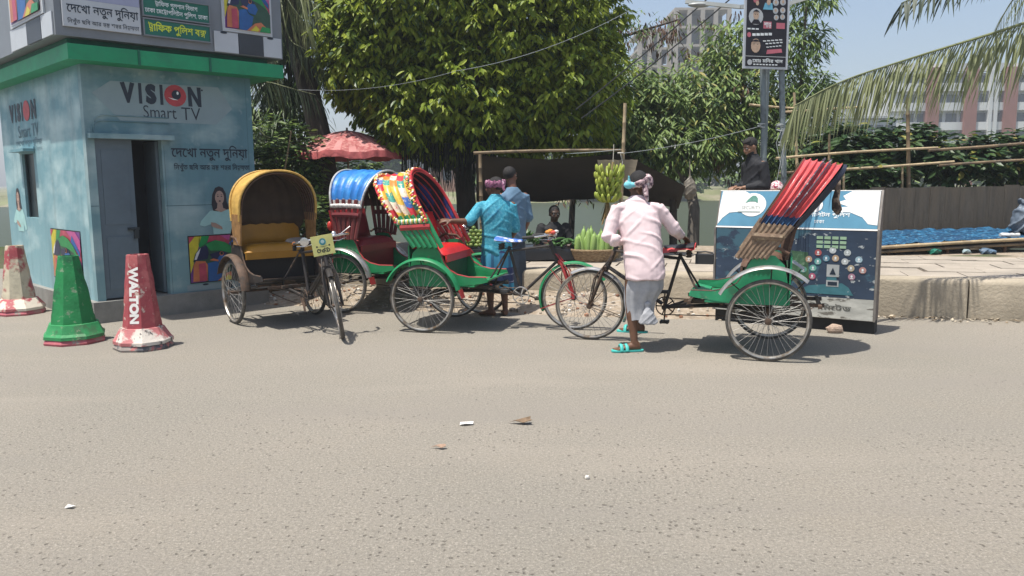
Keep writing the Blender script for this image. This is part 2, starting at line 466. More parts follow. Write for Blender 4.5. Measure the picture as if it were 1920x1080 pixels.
tag(mb.build('far_ground', mat('far_shore_soil', (0.14, 0.15, 0.07), 0.95, var=.3, vs=.2, col2=(0.22, 0.2, 0.13), s2=.3, amt=.4), smooth=60), kind='structure')

# dirt piled against the broken kerb on the left, rubble, dry leaves along the kerb
def dirtf(a, b):
    t = 2.3 + 6.4 * a; d = -0.75 + 1.15 * b
    s = math.sin(PI * min(max(a * 1.02, 0), 1)) ** .4
    h = s * (0.36 * min(max(b * 1.05, 0), 1) ** 1.3) + (0.07 * noise.noise(V((t * 2.2, d * 3, 1))) + .03 * noise.noise(V((t * 7, d * 7, 2)))) * s * b
    return kp(t, d - .18 * noise.noise(V((t * 1.1, 0, 5))) * (1 - b), h - .012)
mb = MB(); mb.grid(dirtf, 90, 18)
tag(mb.build('dirt_bank', M_DIRT, smooth=60), kind='structure')
mb = MB()
for k in range(520):
    a, b = random.random(), random.random() ** .8
    p = dirtf(a, b); s = random.uniform(.008, .032) * (1.6 if random.random() < .08 else 1)
    mb.cur = 0 if random.random() < .6 else (1 if random.random() < .6 else 2)
    mb.ell(p + V((0, -.0, s * .3)), (s, s * random.uniform(.6, 1), s * random.uniform(.4, .8)), Matrix.Rotation(random.random() * 6, 3, 'Z'), 5, 3)
tag(mb.build('rubble', [mat('rubble_stone', (.33, .28, .22), .95, var=.4, vs=9), mat('brick_bits', (.30, .15, .09), .95, var=.4, vs=9), mat('pale_litter', (.62, .6, .55), .8, var=.3, vs=9)], smooth=0),
    'loose rubble, brick bits and litter on the dirt under the parked rickshaws', 'rubble', kind='stuff')
mb = MB()
for k in range(900):
    t = random.uniform(-6, 2.0); d = -abs(random.gauss(0, .10)) - .01
    p = kp(t, d, .006 + random.random() * .018); s = random.uniform(.012, .035); a = random.random() * 6.28
    x = V((math.cos(a), math.sin(a), random.uniform(-.4, .4))) * s; y = V((-math.sin(a), math.cos(a), random.uniform(-.5, .5))) * s * .45
    mb.cur = k % 3
    mb.poly([p - x, p + y, p + x, p - y])
tag(mb.build('leaf_litter', [mat('dry_leaf', (.20, .14, .08), .9, var=.4, vs=9), mat('grey_leaf', (.28, .24, .18), .9, var=.4, vs=9), mat('pale_leaf', (.42, .36, .27), .9, var=.4, vs=9)], smooth=0),
    'dry leaf litter gathered along the foot of the kerb', 'leaf litter', kind='stuff')
# scraps on the road
def scrap(name, px, py, pts, m, label, cat, lift=.01, k=1.0):
    p = gnd(px, py); mb = MB()
    top = [V((x * k, y * k, lift * (0.6 + z))) for x, y, z in pts]
    c = sum(top, V()) / len(top) + V((0, 0, lift * .8))
    for i in range(len(top)):
        a, b = top[i], top[(i + 1) % len(top)]
        mb.poly([a, b, c]); mb.poly([V((b.x, b.y, b.z - .003)), V((a.x, a.y, a.z - .003)), V((c.x, c.y, c.z - .003))])
    o = mb.build(name, m, smooth=0); o.location = (p.x, p.y, .002)
    return tag(o, label, cat)
M_PAPER = mat('scrap_paper', (.72, .70, .66), .8, var=.15, vs=20); M_DLEAF = mat('withered_leaf', (.17, .115, .07), .85, var=.35, vs=25)
scrap('paper_scrap', 875, 797, [(-.055, -.02, 0), (-.01, -.03, 1), (.05, -.01, .3), (.055, .02, 1.2), (0, .025, .3), (-.05, .012, 1)], M_PAPER, 'crumpled white paper scrap lying alone in the middle of the road', 'litter', .01, .8)
scrap('withered_leaf', 975, 795, [(-.075, .01, 0), (-.03, -.012, 1), (.02, -.03, .5), (.08, -.03, 1.6), (.065, .0, 1), (.07, .03, 2), (.0, .02, 1)], M_DLEAF, 'curled brown dry leaf right of the white paper scrap', 'leaf', .016)
scrap('withered_leaf', 822, 842, [(-.05, .012, 0), (-.01, .0, 1), (.02, -.02, .5), (.045, -.004, 1), (.04, .014, 1.5), (-.01, .014, 1)], mat('pinkish_leaf', (.30, .2, .14), .85, var=.3, vs=25), 'small pinkish brown leaf on the road in front of the paper scrap', 'leaf', .012)
scrap('paper_scrap', 131, 953, [(-.02, -.01, 0), (.02, -.012, 1), (.025, .008, .4), (-.015, .014, 1)], M_PAPER, 'tiny white scrap on the road at the lower left', 'litter', .008)
def stone(px, py, rad, m, label, seed=1, name='stone'):
    p = gnd(px, py); mb = MB(); mb.ell((0, 0, 0), rad, None, 9, 7); o = mb.build(name, m, smooth=25)
    for v in o.data.vertices:
        q = V(v.co); v.co = q * (1 + .28 * noise.noise(q * (2.0 / max(rad)) + V((seed, 0, 0))))
    o.location = (p.x, p.y, rad[2] * .72); return tag(o, label, 'stone')
stone(1565, 624, (.082, .06, .052), mat('brick_lump', (.36, .27, .21), .95, var=.3, vs=20, bump=.6, bs=50), 'broken brick lump at the foot of the blue steel box', 4, 'brick_lump')
stone(1101, 898, (.013, .012, .012), mat('pale_pebble', (.6, .57, .52), .8), 'small pale pebble alone on the near road', 2, 'pebble')
# ================================================================== police kiosk (45 degrees to the camera)
K0 = V((-4.68, 8.95, 0)); KU = V((.7071, .7071, 0)); KW = V((-.7071, .7071, 0)); UP = V((0, 0, 1))
KL, KD_, KH, PZ = 1.98, 3.45, 2.86, 0.24          # front length, side depth, eave height, plinth height
def print_mat(name, seed, k=1.0):
    """printed sky-and-cloud vinyl, wrinkled"""
    m = bpy.data.materials.new(name); m.use_nodes = True; t = m.node_tree; N = t.nodes; L = t.links
    b = N['Principled BSDF']; b.inputs['Roughness'].default_value = 0.5; b.inputs['Specular IOR Level'].default_value = 0.35
    tc = N.new('ShaderNodeTexCoord'); mp = N.new('ShaderNodeMapping'); mp.inputs['Location'].default_value = (seed, seed, 0); L.new(tc.outputs['Object'], mp.inputs[0])
    def nz(s, d=5, st=(1, 1, 1)):
        q = N.new('ShaderNodeMapping'); q.inputs['Scale'].default_value = st; L.new(mp.outputs[0], q.inputs[0])
        n = N.new('ShaderNodeTexNoise'); n.inputs['Scale'].default_value = s; n.inputs['Detail'].default_value = d; L.new(q.outputs[0], n.inputs[0]); return n.outputs['Fac']
    def mix(f, a, c):
        x = N.new('ShaderNodeMix'); x.data_type = 'RGBA'; L.new(f, x.inputs[0])
        for kk, q in ((6, a), (7, c)):
            if isinstance(q, tuple): x.inputs[kk].default_value = q + (1,)
            else: L.new(q, x.inputs[kk])
        return x.outputs[2]
    def mr(x, a, c, lo=0.0, hi=1.0):
        r = N.new('ShaderNodeMapRange'); r.inputs[1].default_value = a; r.inputs[2].default_value = c; r.inputs[3].default_value = lo; r.inputs[4].default_value = hi; L.new(x, r.inputs[0]); return r.outputs[0]
    xyz = N.new('ShaderNodeSeparateXYZ'); L.new(tc.outputs['Object'], xyz.inputs[0])
    sky_ = mix(mr(xyz.outputs[2], 0.3, 2.4), (0.175 * k, 0.30 * k, 0.325 * k), (0.10 * k, 0.21 * k, 0.245 * k))
    cl = nz(1.3, 5, (1, 1, 1.8))
    out = mix(mr(cl, 0.46, 0.72, 0, .75), sky_, (0.42 * k, 0.52 * k, 0.51 * k))
    out = mix(mr(nz(2.2, 6, (3, 3, .35)), 0.5, 0.75, 0, .30), out, (0.07, 0.11, 0.13))      # rain streaks and grime
    out = mix(mr(nz(9, 6), 0.62, 0.72, 0, .35), out, (0.34, 0.42, 0.42))                       # scuffs
    L.new(out, b.inputs['Base Color'])
    bn = N.new('ShaderNodeBump'); bn.inputs['Strength'].default_value = 0.5; bn.inputs['Distance'].default_value = 0.03
    L.new(nz(3.0, 3, (1.6, 1.6, .5)), bn.inputs['Height']); L.new(bn.outputs[0], b.inputs['Normal'])
    return m
M_PRINT = print_mat('sky_print_vinyl', 0.0)
M_PRINTL = print_mat('sunlit_print_vinyl', 7.3, 1.30)  # same print made brighter, the side wall's sunlight put into its colour
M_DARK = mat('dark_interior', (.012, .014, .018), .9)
M_GREEN = mat('roof_green', (.012, .28, .12), .5, var=.15, vs=3, col2=(.02, .2, .1), s2=4, amt=.3, edge=.2)
M_GREY = mat('sign_box_grey', (.20, .22, .245), .5, var=.08, vs=2, col2=(.16, .175, .19), s2=2.5, amt=.35, edge=.25)
M_WHITE = mat('sign_white', (.48, .51, .54), .5, var=.06)
M_SGREEN = mat('sign_green', (.015, .14, .10), .45, var=.12, vs=4)
M_NAVY = mat('print_navy', (.018, .028, .045), .5, var=.1)
M_YEL = mat('print_yellow', (.62, .70, .05), .5, var=.08)
M_TEXTW = mat('print_white', (.72, .76, .76), .5, var=.06)
M_PLINTH = mat('plinth_cement', (.24, .235, .215), .9, var=.2, vs=4, col2=(.17, .165, .15), s2=3, amt=.4, edge=.2, bump=.4, bs=35)
kiosk = empty('police_kiosk', (0, 0, 0), 0, 'blue sky printed traffic police kiosk with green eave and dark open doorway', 'kiosk')
def kq(u, wv, z): return K0 + KU * u + KW * wv + UP * z
KROT = Matrix((KU, KW, UP)).transposed()
def kbox(mb, u0, u1, w0, w1, z0, z1): mb.box(kq((u0 + u1) / 2, (w0 + w1) / 2, (z0 + z1) / 2), (u1 - u0, w1 - w0, z1 - z0), KROT)
DU0, DU1, DZ = .09, .82, 2.06
mb = MB(); kbox(mb, -.07, KL + .07, -.07, KD_ + .07, -.02, PZ); mb.build('plinth', M_PLINTH, kiosk, 0)
mb = MB()
kbox(mb, 0, DU0, 0, .1, PZ, KH); kbox(mb, DU1, KL, 0, .1, PZ, KH); kbox(mb, DU0, DU1, 0, .1, DZ, KH)
mb.build('front_wall', M_PRINT, kiosk, 0)
mb = MB()   # side wall with a window opening
W0, W1, WZ0, WZ1 = 2.02, 2.56, 1.13, 1.96
kbox(mb, 0, .1, .102, W0, PZ, KH); kbox(mb, 0, .1, W1, KD_, PZ, KH); kbox(mb, 0, .1, W0, W1, PZ, WZ0); kbox(mb, 0, .1, W0, W1, WZ1, KH)
mb.build('side_wall', M_PRINTL, kiosk, 0)
mb = MB(); kbox(mb, .102, KL - .102, KD_ - .1, KD_, PZ, KH); kbox(mb, KL - .1, KL, .102, KD_, PZ, KH); mb.build('rear_wall', M_PRINT, kiosk, 0)
mb = MB(); kbox(mb, .11, KL - .11, .45, .47, PZ + .003, KH - .01); kbox(mb, .55, .57, .48, KD_ - .11, PZ + .003, KH - .01); mb.build('shade_backing', M_DARK, kiosk, 0)  # black sheets standing in for the shade inside the room
mb = MB(); kbox(mb, -.012, .03, W0 - .07, W1 + .07, WZ1 + .003, WZ1 + .08); kbox(mb, -.14, -.013, W0 - .1, W1 + .1, WZ1 + .02, WZ1 + .055); wf = mb.build('window_hood', M_PRINTL, kiosk, 0)
mb = MB(); kbox(mb, .03, .05, W0 + .002, W0 + .04, WZ0 + .002, WZ1 - .002); kbox(mb, .03, .05, W1 - .04, W1 - .002, WZ0 + .002, WZ1 - .002); kbox(mb, .055, .06, W0 + .002, W1 - .002, WZ0 + .002, WZ1 - .002)
mb.build('window', mat('window_dark', (.02, .03, .035), .3), kiosk, 0)
# lintel, frame, door leaf
mb = MB(); kbox(mb, DU0 - .07, DU1 + .12, -.10, -.003, DZ + .0, DZ + .055); mb.build('lintel', M_PRINT, kiosk, 0)
mb = MB()
for r_, z_ in ((.0, .10), (.05, .16)):
    pts = [kq(DU0 - .02 + r_ * .4, -.008, DZ + .06)] + [kq(DU0 + .10 - .12 * math.cos(a) + r_ * .4, -.008, DZ + z_ + .10 * math.sin(a)) for a in [k * PI / 12 for k in range(7)]] + [kq(DU1 + .1, -.008, DZ + z_ + .10)]
    mb.tube(pts, .006, 6)
mb.build('door_moulding', M_PRINT, kiosk)
M_DOOR = mat('door_paint', (.115, .155, .185), .5, var=.12, vs=3, col2=(.085, .115, .14), s2=2.2, amt=.4, edge=.2, bump=.15, bs=6)
mb = MB(); kbox(mb, DU0 + .003, DU0 + .40, .02, .05, PZ + .02, DZ - .003); kbox(mb, DU0 + .06, DU0 + .34, .012, .0195, PZ + .12, PZ + .72); kbox(mb, DU0 + .06, DU0 + .34, .012, .0195, PZ + .86, DZ - .12)
kprint2 = None; door = mb.build('door', M_DOOR, kiosk, 0)
mb = MB(); kbox(mb, DU0 + .29, DU0 + .42, .0, .0115, 1.03, 1.06); kbox(mb, DU0 + .355, DU0 + .405, -.014, .011, .93, 1.03); mb.tube([kq(DU0 + .3, .0, 1.045), kq(DU0 + .3, -.03, 1.045), kq(DU0 + .37, -.03, 1.045)], .006, 6); mb.build('lock', mat('lock_iron', (.05, .06, .065), .5, .5), door, 0)
mb = MB(); kbox(mb, DU1 - .035, DU1 - .003, .103, .48, PZ + .02, DZ - .01); mb.build('door', mat('door_shade_paint', (.10, .13, .15), .6, var=.1), kiosk, 0)['label'] = 'dark door leaf standing open inwards'
# roof slab, green eave and recess
OH = .30
mb = MB(); kbox(mb, -.20, KL + OH, -OH, KD_ + OH, KH, KH + .16)
eave = mb.build('eave', M_GREEN, kiosk, 0)
mb = MB()
for u in (.52, 1.33): kbox(mb, u - .012, u + .012, -OH - .012, -OH - .002, KH - .004, KH + .164)
mb.build('eave_strap', mat('strap_green', (.01, .12, .07), .5), kiosk, 0)
mb = MB(); kbox(mb, -.16, KL + .16, -.16, KD_ + .16, KH + .162, 3.09); mb.build('roof_recess', mat('recess_green', (.02, .12, .085), .7), kiosk, 0)
mb = MB(); kbox(mb, -OH, KL + OH, -OH, KD_ + OH, 3.092, 4.35); mb.build('sign_box', M_GREY, kiosk, 0)
# ---- printed front
FS = Sheet(kq(0, 0, 0), KU, UP)
FS.n = -KW
def kprint(name, m, fn, parent=kiosk, label=None):
    mb = MB(); fn(mb); o = mb.build(name, m, parent, 0)
    if label: o['label'] = label
    return o
M_PALE = mat('print_pale_grey', (.235, .31, .33), .5, var=.06)
kprint('logo_panel', M_PALE, lambda mb: FS.poly(mb, [(.10, 2.56), (.30, 2.70), (1.55, 2.72), (1.72, 2.47), (1.50, 2.27), (.38, 2.27)], .003), label='pale arrow shaped panel behind the big logo')
LOG = [('V', .40, .56), ('I', .60, .635), ('S', .675, .80), ('I', .84, .875), ('N', 1.17, 1.33)]
def wordmark(sh, mb, m=None):
    for ch, a, b in LOG: sh.text(mb, ch, a, 2.47, b, 2.70, .006, bold=.08)
kprint('lettering', M_NAVY, lambda mb: wordmark(FS, mb))
kprint('logo_eye', mat('print_red', (.42, .05, .06), .5, var=.2, vs=12), lambda mb: FS.disc(mb, 1.02, 2.585, .13, .125, .006), label='red eye shaped letter O of the logo')
kprint('logo_pupil', M_NAVY, lambda mb: (FS.disc(mb, 1.03, 2.595, .055, .055, .009), FS.disc(mb, 1.345, 2.67, .012, .012, .006, 8)))
kprint('logo_glint', M_TEXTW, lambda mb: (FS.disc(mb, 1.045, 2.615, .013, .02, .012, 8), FS.poly(mb, [(.93, 2.56), (.99, 2.535), (1.05, 2.535), (.99, 2.55)], .012)))
kprint('lettering', M_NAVY, lambda mb: (FS.text(mb, 'Smart', .64, 2.315, 1.02, 2.455, .006, bold=-.006), FS.text(mb, 'TV', 1.08, 2.31, 1.31, 2.455, .006, bold=-.006)))
HEAD1 = 'েদেখা নতুন দুিনয়া'; HEAD2 = 'িনখুঁত ছিব আর {সপ}{ষট} শ{বদ}র িন{শচ}য়তা'
kprint('lettering', M_NAVY, lambda mb: (FS.text(mb, HEAD1, .93, 1.83, 1.89, 2.02, .005, bold=.012), FS.text(mb, HEAD2, .95, 1.70, 1.91, 1.80, .005, bold=.008)))
M_SEAM = mat('print_seam_dark', (.05, .11, .13), .6)
kprint('print_seam', M_SEAM, lambda mb: (FS.rect(mb, .83, 1.292, 1.97, 1.299, .002), FS.rect(mb, .005, 1.312, .085, 1.318, .002), FS.rect(mb, 1.905, .25, 1.909, 2.84, .002), FS.rect(mb, .845, .25, .849, 2.0, .002)))
M_TEAL = mat('print_teal_dress', (.34, .56, .54), .5, var=.12, vs=6); M_SKINP = mat('print_skin', (.42, .28, .22), .5, var=.12, vs=9); M_HAIRP = mat('print_hair', (.035, .03, .035), .5)
def woman(sh, k=1.0, ox=0.0, parent=kiosk):
    q = lambda pts: [(ox + a * k, b) for a, b in pts]
    o = kprint('printed_dress', M_TEAL, lambda mb: (sh.poly(mb, q([(1.36, 1.22), (1.24, 1.10), (1.22, 1.05), (1.28, 1.03), (1.38, 1.06), (1.39, .93), (1.63, .93), (1.63, 1.05), (1.70, .95), (1.76, .97), (1.70, 1.15), (1.63, 1.23), (1.5, 1.24)]), .003)), parent, 'printed woman in a pale teal dress')
    kprint('printed_hair', M_HAIRP, lambda mb: sh.poly(mb, q([(1.40, 1.22), (1.385, 1.30), (1.40, 1.42), (1.44, 1.50), (1.49, 1.52), (1.54, 1.50), (1.575, 1.43), (1.58, 1.33), (1.61, 1.24), (1.55, 1.22), (1.47, 1.21)]), .005), parent)
    kprint('printed_skin', M_SKINP, lambda mb: (sh.disc(mb, ox + 1.49 * k, 1.38, .058 * k, .085, .007), sh.poly(mb, q([(1.46, 1.31), (1.52, 1.31), (1.53, 1.25), (1.58, 1.23), (1.5, 1.2), (1.42, 1.23), (1.45, 1.25)]), .0065), sh.poly(mb, q([(1.36, 1.08), (1.42, 1.07), (1.5, 1.02), (1.51, .985), (1.44, 1.0), (1.37, 1.03)]), .007)), parent)
    kprint('printed_face', M_HAIRP, lambda mb: (sh.disc(mb, ox + 1.468 * k, 1.395, .012 * k, .006, .009, 8), sh.disc(mb, ox + 1.515 * k, 1.395, .012 * k, .006, .009, 8), sh.disc(mb, ox + 1.49 * k, 1.338, .016 * k, .009, .009, 8), sh.poly(mb, q([(1.45, 1.412), (1.483, 1.414), (1.468, 1.42)]), .009), sh.poly(mb, q([(1.5, 1.414), (1.533, 1.412), (1.518, 1.42)]), .009)), parent)
woman(FS)
PC = dict(red=(.42, .06, .10), yel=(.55, .48, .04), grn=(.02, .24, .07), dkg=(.03, .08, .05), blu=(.02, .10, .30), nvy=(.02, .025, .07), org=(.50, .16, .07), pnk=(.45, .08, .25), pur=(.16, .05, .22), wht=(.6, .6, .62), blk=(.012, .012, .016))
PM = {k: mat('bird_print_' + n, PC[k], .35, var=.22, vs=8) for k, n in dict(red='red', yel='yellow', grn='green', dkg='dark_green', blu='blue', nvy='navy', org='orange', pnk='pink', pur='purple', wht='white', blk='black').items()}
def bird(sh, x0, y0, x1, y1, parent=kiosk, h=.003, name='printed_screen', frame_='blk', label=None):
    """a bright printed picture of a green headed bird on rainbow feathers"""
    W, H = x1 - x0, y1 - y0
    root = kprint(name, PM[frame_], lambda mb: sh.rect(mb, x0, y0, x1, y1, h), parent, label)
    def pl(pts, c, lay):
        kprint('printed_plumage', PM[c], lambda mb: sh.poly(mb, [(x0 + W * (.015 + .97 * a), y0 + H * (.02 + .96 * b)) for a, b in pts], h + .0025 * lay), root)
    pl([(0, 0), (1, 0), (1, 1), (0, 1)], 'pur', 1)
    pl([(0, .2), (.0, 1), (.22, 1), (.12, .6)], 'yel', 2); pl([(0, .85), (.1, 1), (0, 1)], 'red', 3)
    pl([(.18, 1), (.36, 1), (.30, .82), (.20, .70), (.16, .82)], 'grn', 2)
    pl([(.36, 1), (.72, 1), (1, .72), (1, .40), (.8, .62), (.5, .82), (.32, .86)], 'red', 2); pl([(.55, 1), (.85, 1), (1, .84), (1, .6), (.8, .8)], 'pnk', 3); pl([(.75, .92), (.98, .6), (.98, .5), (.7, .8)], 'blu', 4)
    pl([(.05, .45), (.09, .62), (.18, .76), (.32, .86), (.46, .90), (.62, .85), (.80, .70), (.93, .50), (1, .38), (1, 0), (.25, 0), (.30, .40)], 'dkg', 5)
    pl([(.28, .82), (.46, .90), (.62, .85), (.80, .70), (.95, .46), (.78, .58), (.55, .66), (.36, .68)], 'grn', 6)
    pl([(.06, .46), (.10, .62), (.19, .75), (.30, .80), (.33, .62), (.30, .50), (.16, .48)], 'nvy', 6); pl([(.07, .5), (.11, .64), (.19, .75), (.16, .64), (.11, .5)], 'wht', 7)
    pl([(.03, .02), (.05, .38), (.10, .47), (.26, .45), (.30, .36), (.28, .02)], 'org', 6); pl([(.14, .02), (.14, .40), (.26, .42), (.28, .02)], 'red', 7)
    pl([(.34, .60), (.56, .66), (.66, .60), (.60, .48), (.40, .46)], 'nvy', 7); pl([(.52, .56), (.66, .56), (.72, .46), (.66, .34), (.52, .36), (.46, .46)], 'blu', 8); pl([(.33, .47), (.40, .50), (.50, .46), (.48, .43)], 'org', 9)
    pl([(.30, .40), (.46, .44), (.52, .34), (.62, .30), (.55, .0), (.30, .0)], 'blu', 6)
    pl([(.46, .0), (.64, .16), (.78, .20), (.98, .04), (.9, 0)], 'org', 7); pl([(.54, .0), (.66, .12), (.74, .05), (.7, 0)], 'yel', 8); pl([(.74, .0), (.80, .12), (.98, .10), (.98, 0)], 'grn', 8)
    kprint('printed_eye', PM['org'], lambda mb: sh.disc(mb, x0 + W * .55, y0 + H * .595, W * .035, H * .045, h + .0025 * 9, 14), root)
    kprint('printed_pupil', PM['blk'], lambda mb: sh.disc(mb, x0 + W * .55, y0 + H * .60, W * .025, H * .034, h + .0025 * 10, 14), root)
    return root
bird(FS, 1.06, .34, 1.80, .925, label='printed television screen with a green headed bird, below the printed woman')
kprint('printed_stand', M_PALE, lambda mb: (FS.rect(mb, 1.02, PZ + .01, 1.48, .325, .003), FS.rect(mb, 1.60, PZ + .01, 1.9, .325, .003)))
kprint('printed_drawer', M_NAVY, lambda mb: (FS.rect(mb, 1.485, PZ + .01, 1.595, .325, .003), FS.disc(mb, 1.25, .318, .04, .012, .006, 10)))
# ---- printed side (u runs from the back corner towards the near corner)
LS = Sheet(kq(0, KD_, 0), -KW, UP); LS.n = -KU
def lu(wv): return KD_ - wv
kprint('lettering', M_NAVY, lambda mb: [LS.text(mb, ch, lu(2.95) + (a - .40) * 1.30, 2.38, lu(2.95) + (b - .40) * 1.30, 2.62, .006, bold=.08) for ch, a, b in LOG])
kprint('logo_eye', mat('print_red', (.42, .05, .06)), lambda mb: LS.disc(mb, lu(2.95) + .80, 2.50, .15, .13, .006))
kprint('lettering', mat('print_faded_navy', (.06, .13, .17), .5), lambda mb: (LS.text(mb, 'Smart', lu(2.6), 2.17, lu(2.05), 2.33, .006), LS.text(mb, 'TV', lu(1.98), 2.17, lu(1.70), 2.33, .006), LS.text(mb, HEAD1, lu(2.75), 1.99 + .06, lu(1.6), 2.15, .006, bold=.01), LS.text(mb, HEAD2, lu(2.7), 1.985, lu(1.6), 2.04, .006)))
bird(LS, lu(1.55), .40, lu(.42), 1.02, label='printed bird picture on the side wall behind the green cone')
woman(LS, 1.15, lu(2.95) - 1.49 * 1.15 + .05)
# ---- signs on the roof box
SS = Sheet(kq(-OH, -OH, 0), KU, UP); SS.n = -KW
S2 = Sheet(kq(-OH, KD_ + OH, 0), -KW, UP); S2.n = -KU
def board(sh, name, m, x0, y0, x1, y1, th=.03, rim=None, parent=kiosk):
    mb = MB(); mb.prism([sh.p(x0, y0, .003), sh.p(x1, y0, .003), sh.p(x1, y1, .003), sh.p(x0, y1, .003)], sh.n * th); o = mb.build(name, m, parent, 0)
    if rim:
        mb = MB()
        for a, b, c, d in ((x0 - .015, y0 - .015, x1 + .015, y0 - .001), (x0 - .015, y1 + .001, x1 + .015, y1 + .015), (x0 - .015, y0, x0 - .001, y1), (x1 + .001, y0, x1 + .015, y1)):
            mb.prism([sh.p(a, b, .003), sh.p(c, b, .003), sh.p(c, d, .003), sh.p(a, d, .003)], sh.n * (th + .012))
        mb.build('sign_frame', rim, o, 0)
    return o
b1 = board(SS, 'sign_board', M_WHITE, .07, 3.185, .85, 3.47); b1['label'] = 'white sign board with dark lettering'
kprint('lettering', M_NAVY, lambda mb: (SS.text(mb, HEAD1, .11, 3.30, .83, 3.445, .036, bold=.014), SS.text(mb, HEAD2, .11, 3.205, .83, 3.275, .036, bold=.006)), b1)
kprint('sign_print', mat('print_lilac', (.34, .36, .50), .5, var=.1, vs=3), lambda mb: SS.rect(mb, .07, 3.472, .85, 4.2, .03), b1)
b2 = board(SS, 'sign_board', M_SGREEN, .89, 3.195, 1.63, 3.36, rim=M_GREY); b2['label'] = 'lower green sign board with yellow lettering'
kprint('lettering', M_YEL, lambda mb: SS.text(mb, '{টর}ািফক পুিলশ ব{কস}', .93, 3.215, 1.59, 3.345, .036, bold=.02), b2)
b3 = board(SS, 'sign_board', M_SGREEN, .89, 3.405, 1.63, 3.60, rim=M_GREY); b3['label'] = 'upper green sign board with white lettering'
kprint('lettering', M_TEXTW, lambda mb: (SS.text(mb, '{টর}ািফক গুলশান িবভাগ', 1.02, 3.50, 1.50, 3.58, .036, bold=.012), SS.text(mb, 'ঢাকা েমে{টর}াপিলটন পুিলশ, ঢাকা', .905, 3.42, 1.615, 3.50, .036, bold=.012)), b3)
b4 = board(SS, 'picture_board', M_WHITE, 1.80, 3.345, 2.44, 3.98, .02); b4['label'] = 'printed bird picture board on the roof box'
bird(SS, 1.82, 3.37, 2.42, 3.96, b4, .026, frame_='wht')
for a, b, m, l in ((1.69, 1.99, M_WHITE, None), (2.0, 2.31, mat('panel_dark', (.045, .05, .06), .4), 'dark square panel'), (2.32, 2.56, M_WHITE, None)):
    o = board(SS, 'drawer_panel', m, a, 3.10, b, 3.335, .012)
    if l: o['label'] = l
    else: kprint('drawer_notch', M_NAVY, lambda mb: SS.disc(mb, (a + b) / 2 - .03, 3.325, .045, .014, .019, 10), o)
b5 = board(S2, 'picture_board', M_WHITE, KD_ + OH * 2 - 1.55, 3.345, KD_ + OH * 2 - .28, 4.2, .02); b5['label'] = 'printed bird picture board on the side of the roof box'
bird(S2, KD_ + OH * 2 - 1.5, 3.37, KD_ + OH * 2 - .33, 4.17, b5, .026, frame_='wht')
for a, b, m in ((.05, .42, M_WHITE), (.44, .95, mat('panel_dark', (.045, .05, .06))), (.97, 1.62, M_WHITE)):
    board(S2, 'drawer_panel', m, KD_ + OH * 2 - b, 3.10, KD_ + OH * 2 - a, 3.335, .012)

# ================================================================== barricade cones
def paint(name, a, b, amt, s=7.0, c=(.3, .27, .23), amt3=.2):
    return mat(name, a, .6, var=.15, vs=7, col2=b, s2=s, amt=amt, edge=.03, det=8, col3=c, s3=13, amt3=amt3, bump=.25, bs=30)
def sub8(ring):
    return [a.lerp(b, f) for a, b in zip(ring, ring[1:] + ring[:1]) for f in (0, .33, .67)]
def cone(px, py, rz, H, mbody, mskirt, mfoot, label, letter=None, rb=.20, rt=.09, sk=1.5):
    p = gnd(px, py); root = empty('traffic_cone', (p.x, p.y, 0), rz, label, 'traffic cone', 'barricade cones in front of the kiosk')
    def oct_(r, z, k=1.0): return [V((r * k * math.cos(PI / 8 + a * PI / 4) / math.cos(PI / 8), r * k * math.sin(PI / 8 + a * PI / 4) / math.cos(PI / 8), z)) for a in range(8)]
    mb = MB(); z_0 = .20 * H / .9
    def dent(ring, k): return [q + V((q.x, q.y, 0)) * (.05 * noise.noise(q * 7 + V((px, k * .1, 0))) + .03 * noise.noise(q * 19 + V((px, 0, 0)))) for q in ring]
    mb.rings([dent(sub8(oct_(rb * .97 + (rt - rb * .97) * k / 14, z_0 + (H - z_0) * k / 14)), k) for k in range(15)] + [sub8(oct_(rt * .80, H + .001)), sub8(oct_(rt * .74, H - .05))]); body = mb.build('cone_body', mbody, root, 24)
    mb = MB(); mb.rings([dent(sub8(q_), 3) for q_ in ([oct_(rb * sk, .055), oct_(rb * sk, .085), oct_(rb * sk * .92, .11), oct_(rb * 1.06, .205 * H / .9), oct_(rb * .9, .21 * H / .9)])]); mb.build('cone_skirt', mskirt, root, 24)
    mb = MB(); mb.rings([oct_(rb * sk * .99, 0), oct_(rb * sk * 1.01, .02), oct_(rb * sk * .95, .052), oct_(rb * sk * .8, .053)]); mb.build('cone_foot', mfoot, root, 20)
    mb = MB(); mb.lathe([(.012, 0), (.012, .004)], (0, -rt * .985 - .006, H - .07), (0, -1, .1), 10); mb.build('cone_hole', M_DARK, root)
    if letter:
        tl = math.atan2(rb * .97 - rt, H - .2 * H / .9)
        sh = Sheet(V((0, -rt, H)), V((1, 0, 0)), V((0, math.sin(tl), math.cos(tl))))
        sh.n = V((0, -math.cos(tl), math.sin(tl)))
        kprint('lettering', mat('letter_white', (.74, .72, .68), .5, var=.1, vs=15), lambda mb: sh.text(mb, letter, -.045, -(H * .72), .045, -.11, .003, bold=.07, turn=1), root)
    return root
M_CGRN = paint('cone_green', (.012, .19, .055), (.015, .12, .045), .35, 4, (.16, .25, .15), .24)
M_CGRN2 = paint('cone_green_skirt', (.03, .24, .08), (.05, .17, .07), .35, 5, (.24, .28, .18), .3)
M_CPINK = paint('cone_pink', (.42, .11, .13), (.36, .20, .18), .35)
M_CRED = paint('cone_red', (.31, .055, .065), (.38, .10, .10), .4, 4, (.50, .38, .32), .26)
M_CWORN = paint('cone_worn_skirt', (.42, .14, .14), (.55, .50, .44), .5, 6, (.10, .09, .085), .28)
M_CWFOOT = paint('cone_worn_foot', (.30, .26, .23), (.09, .09, .10), .5, 5, (.42, .15, .14), .3)
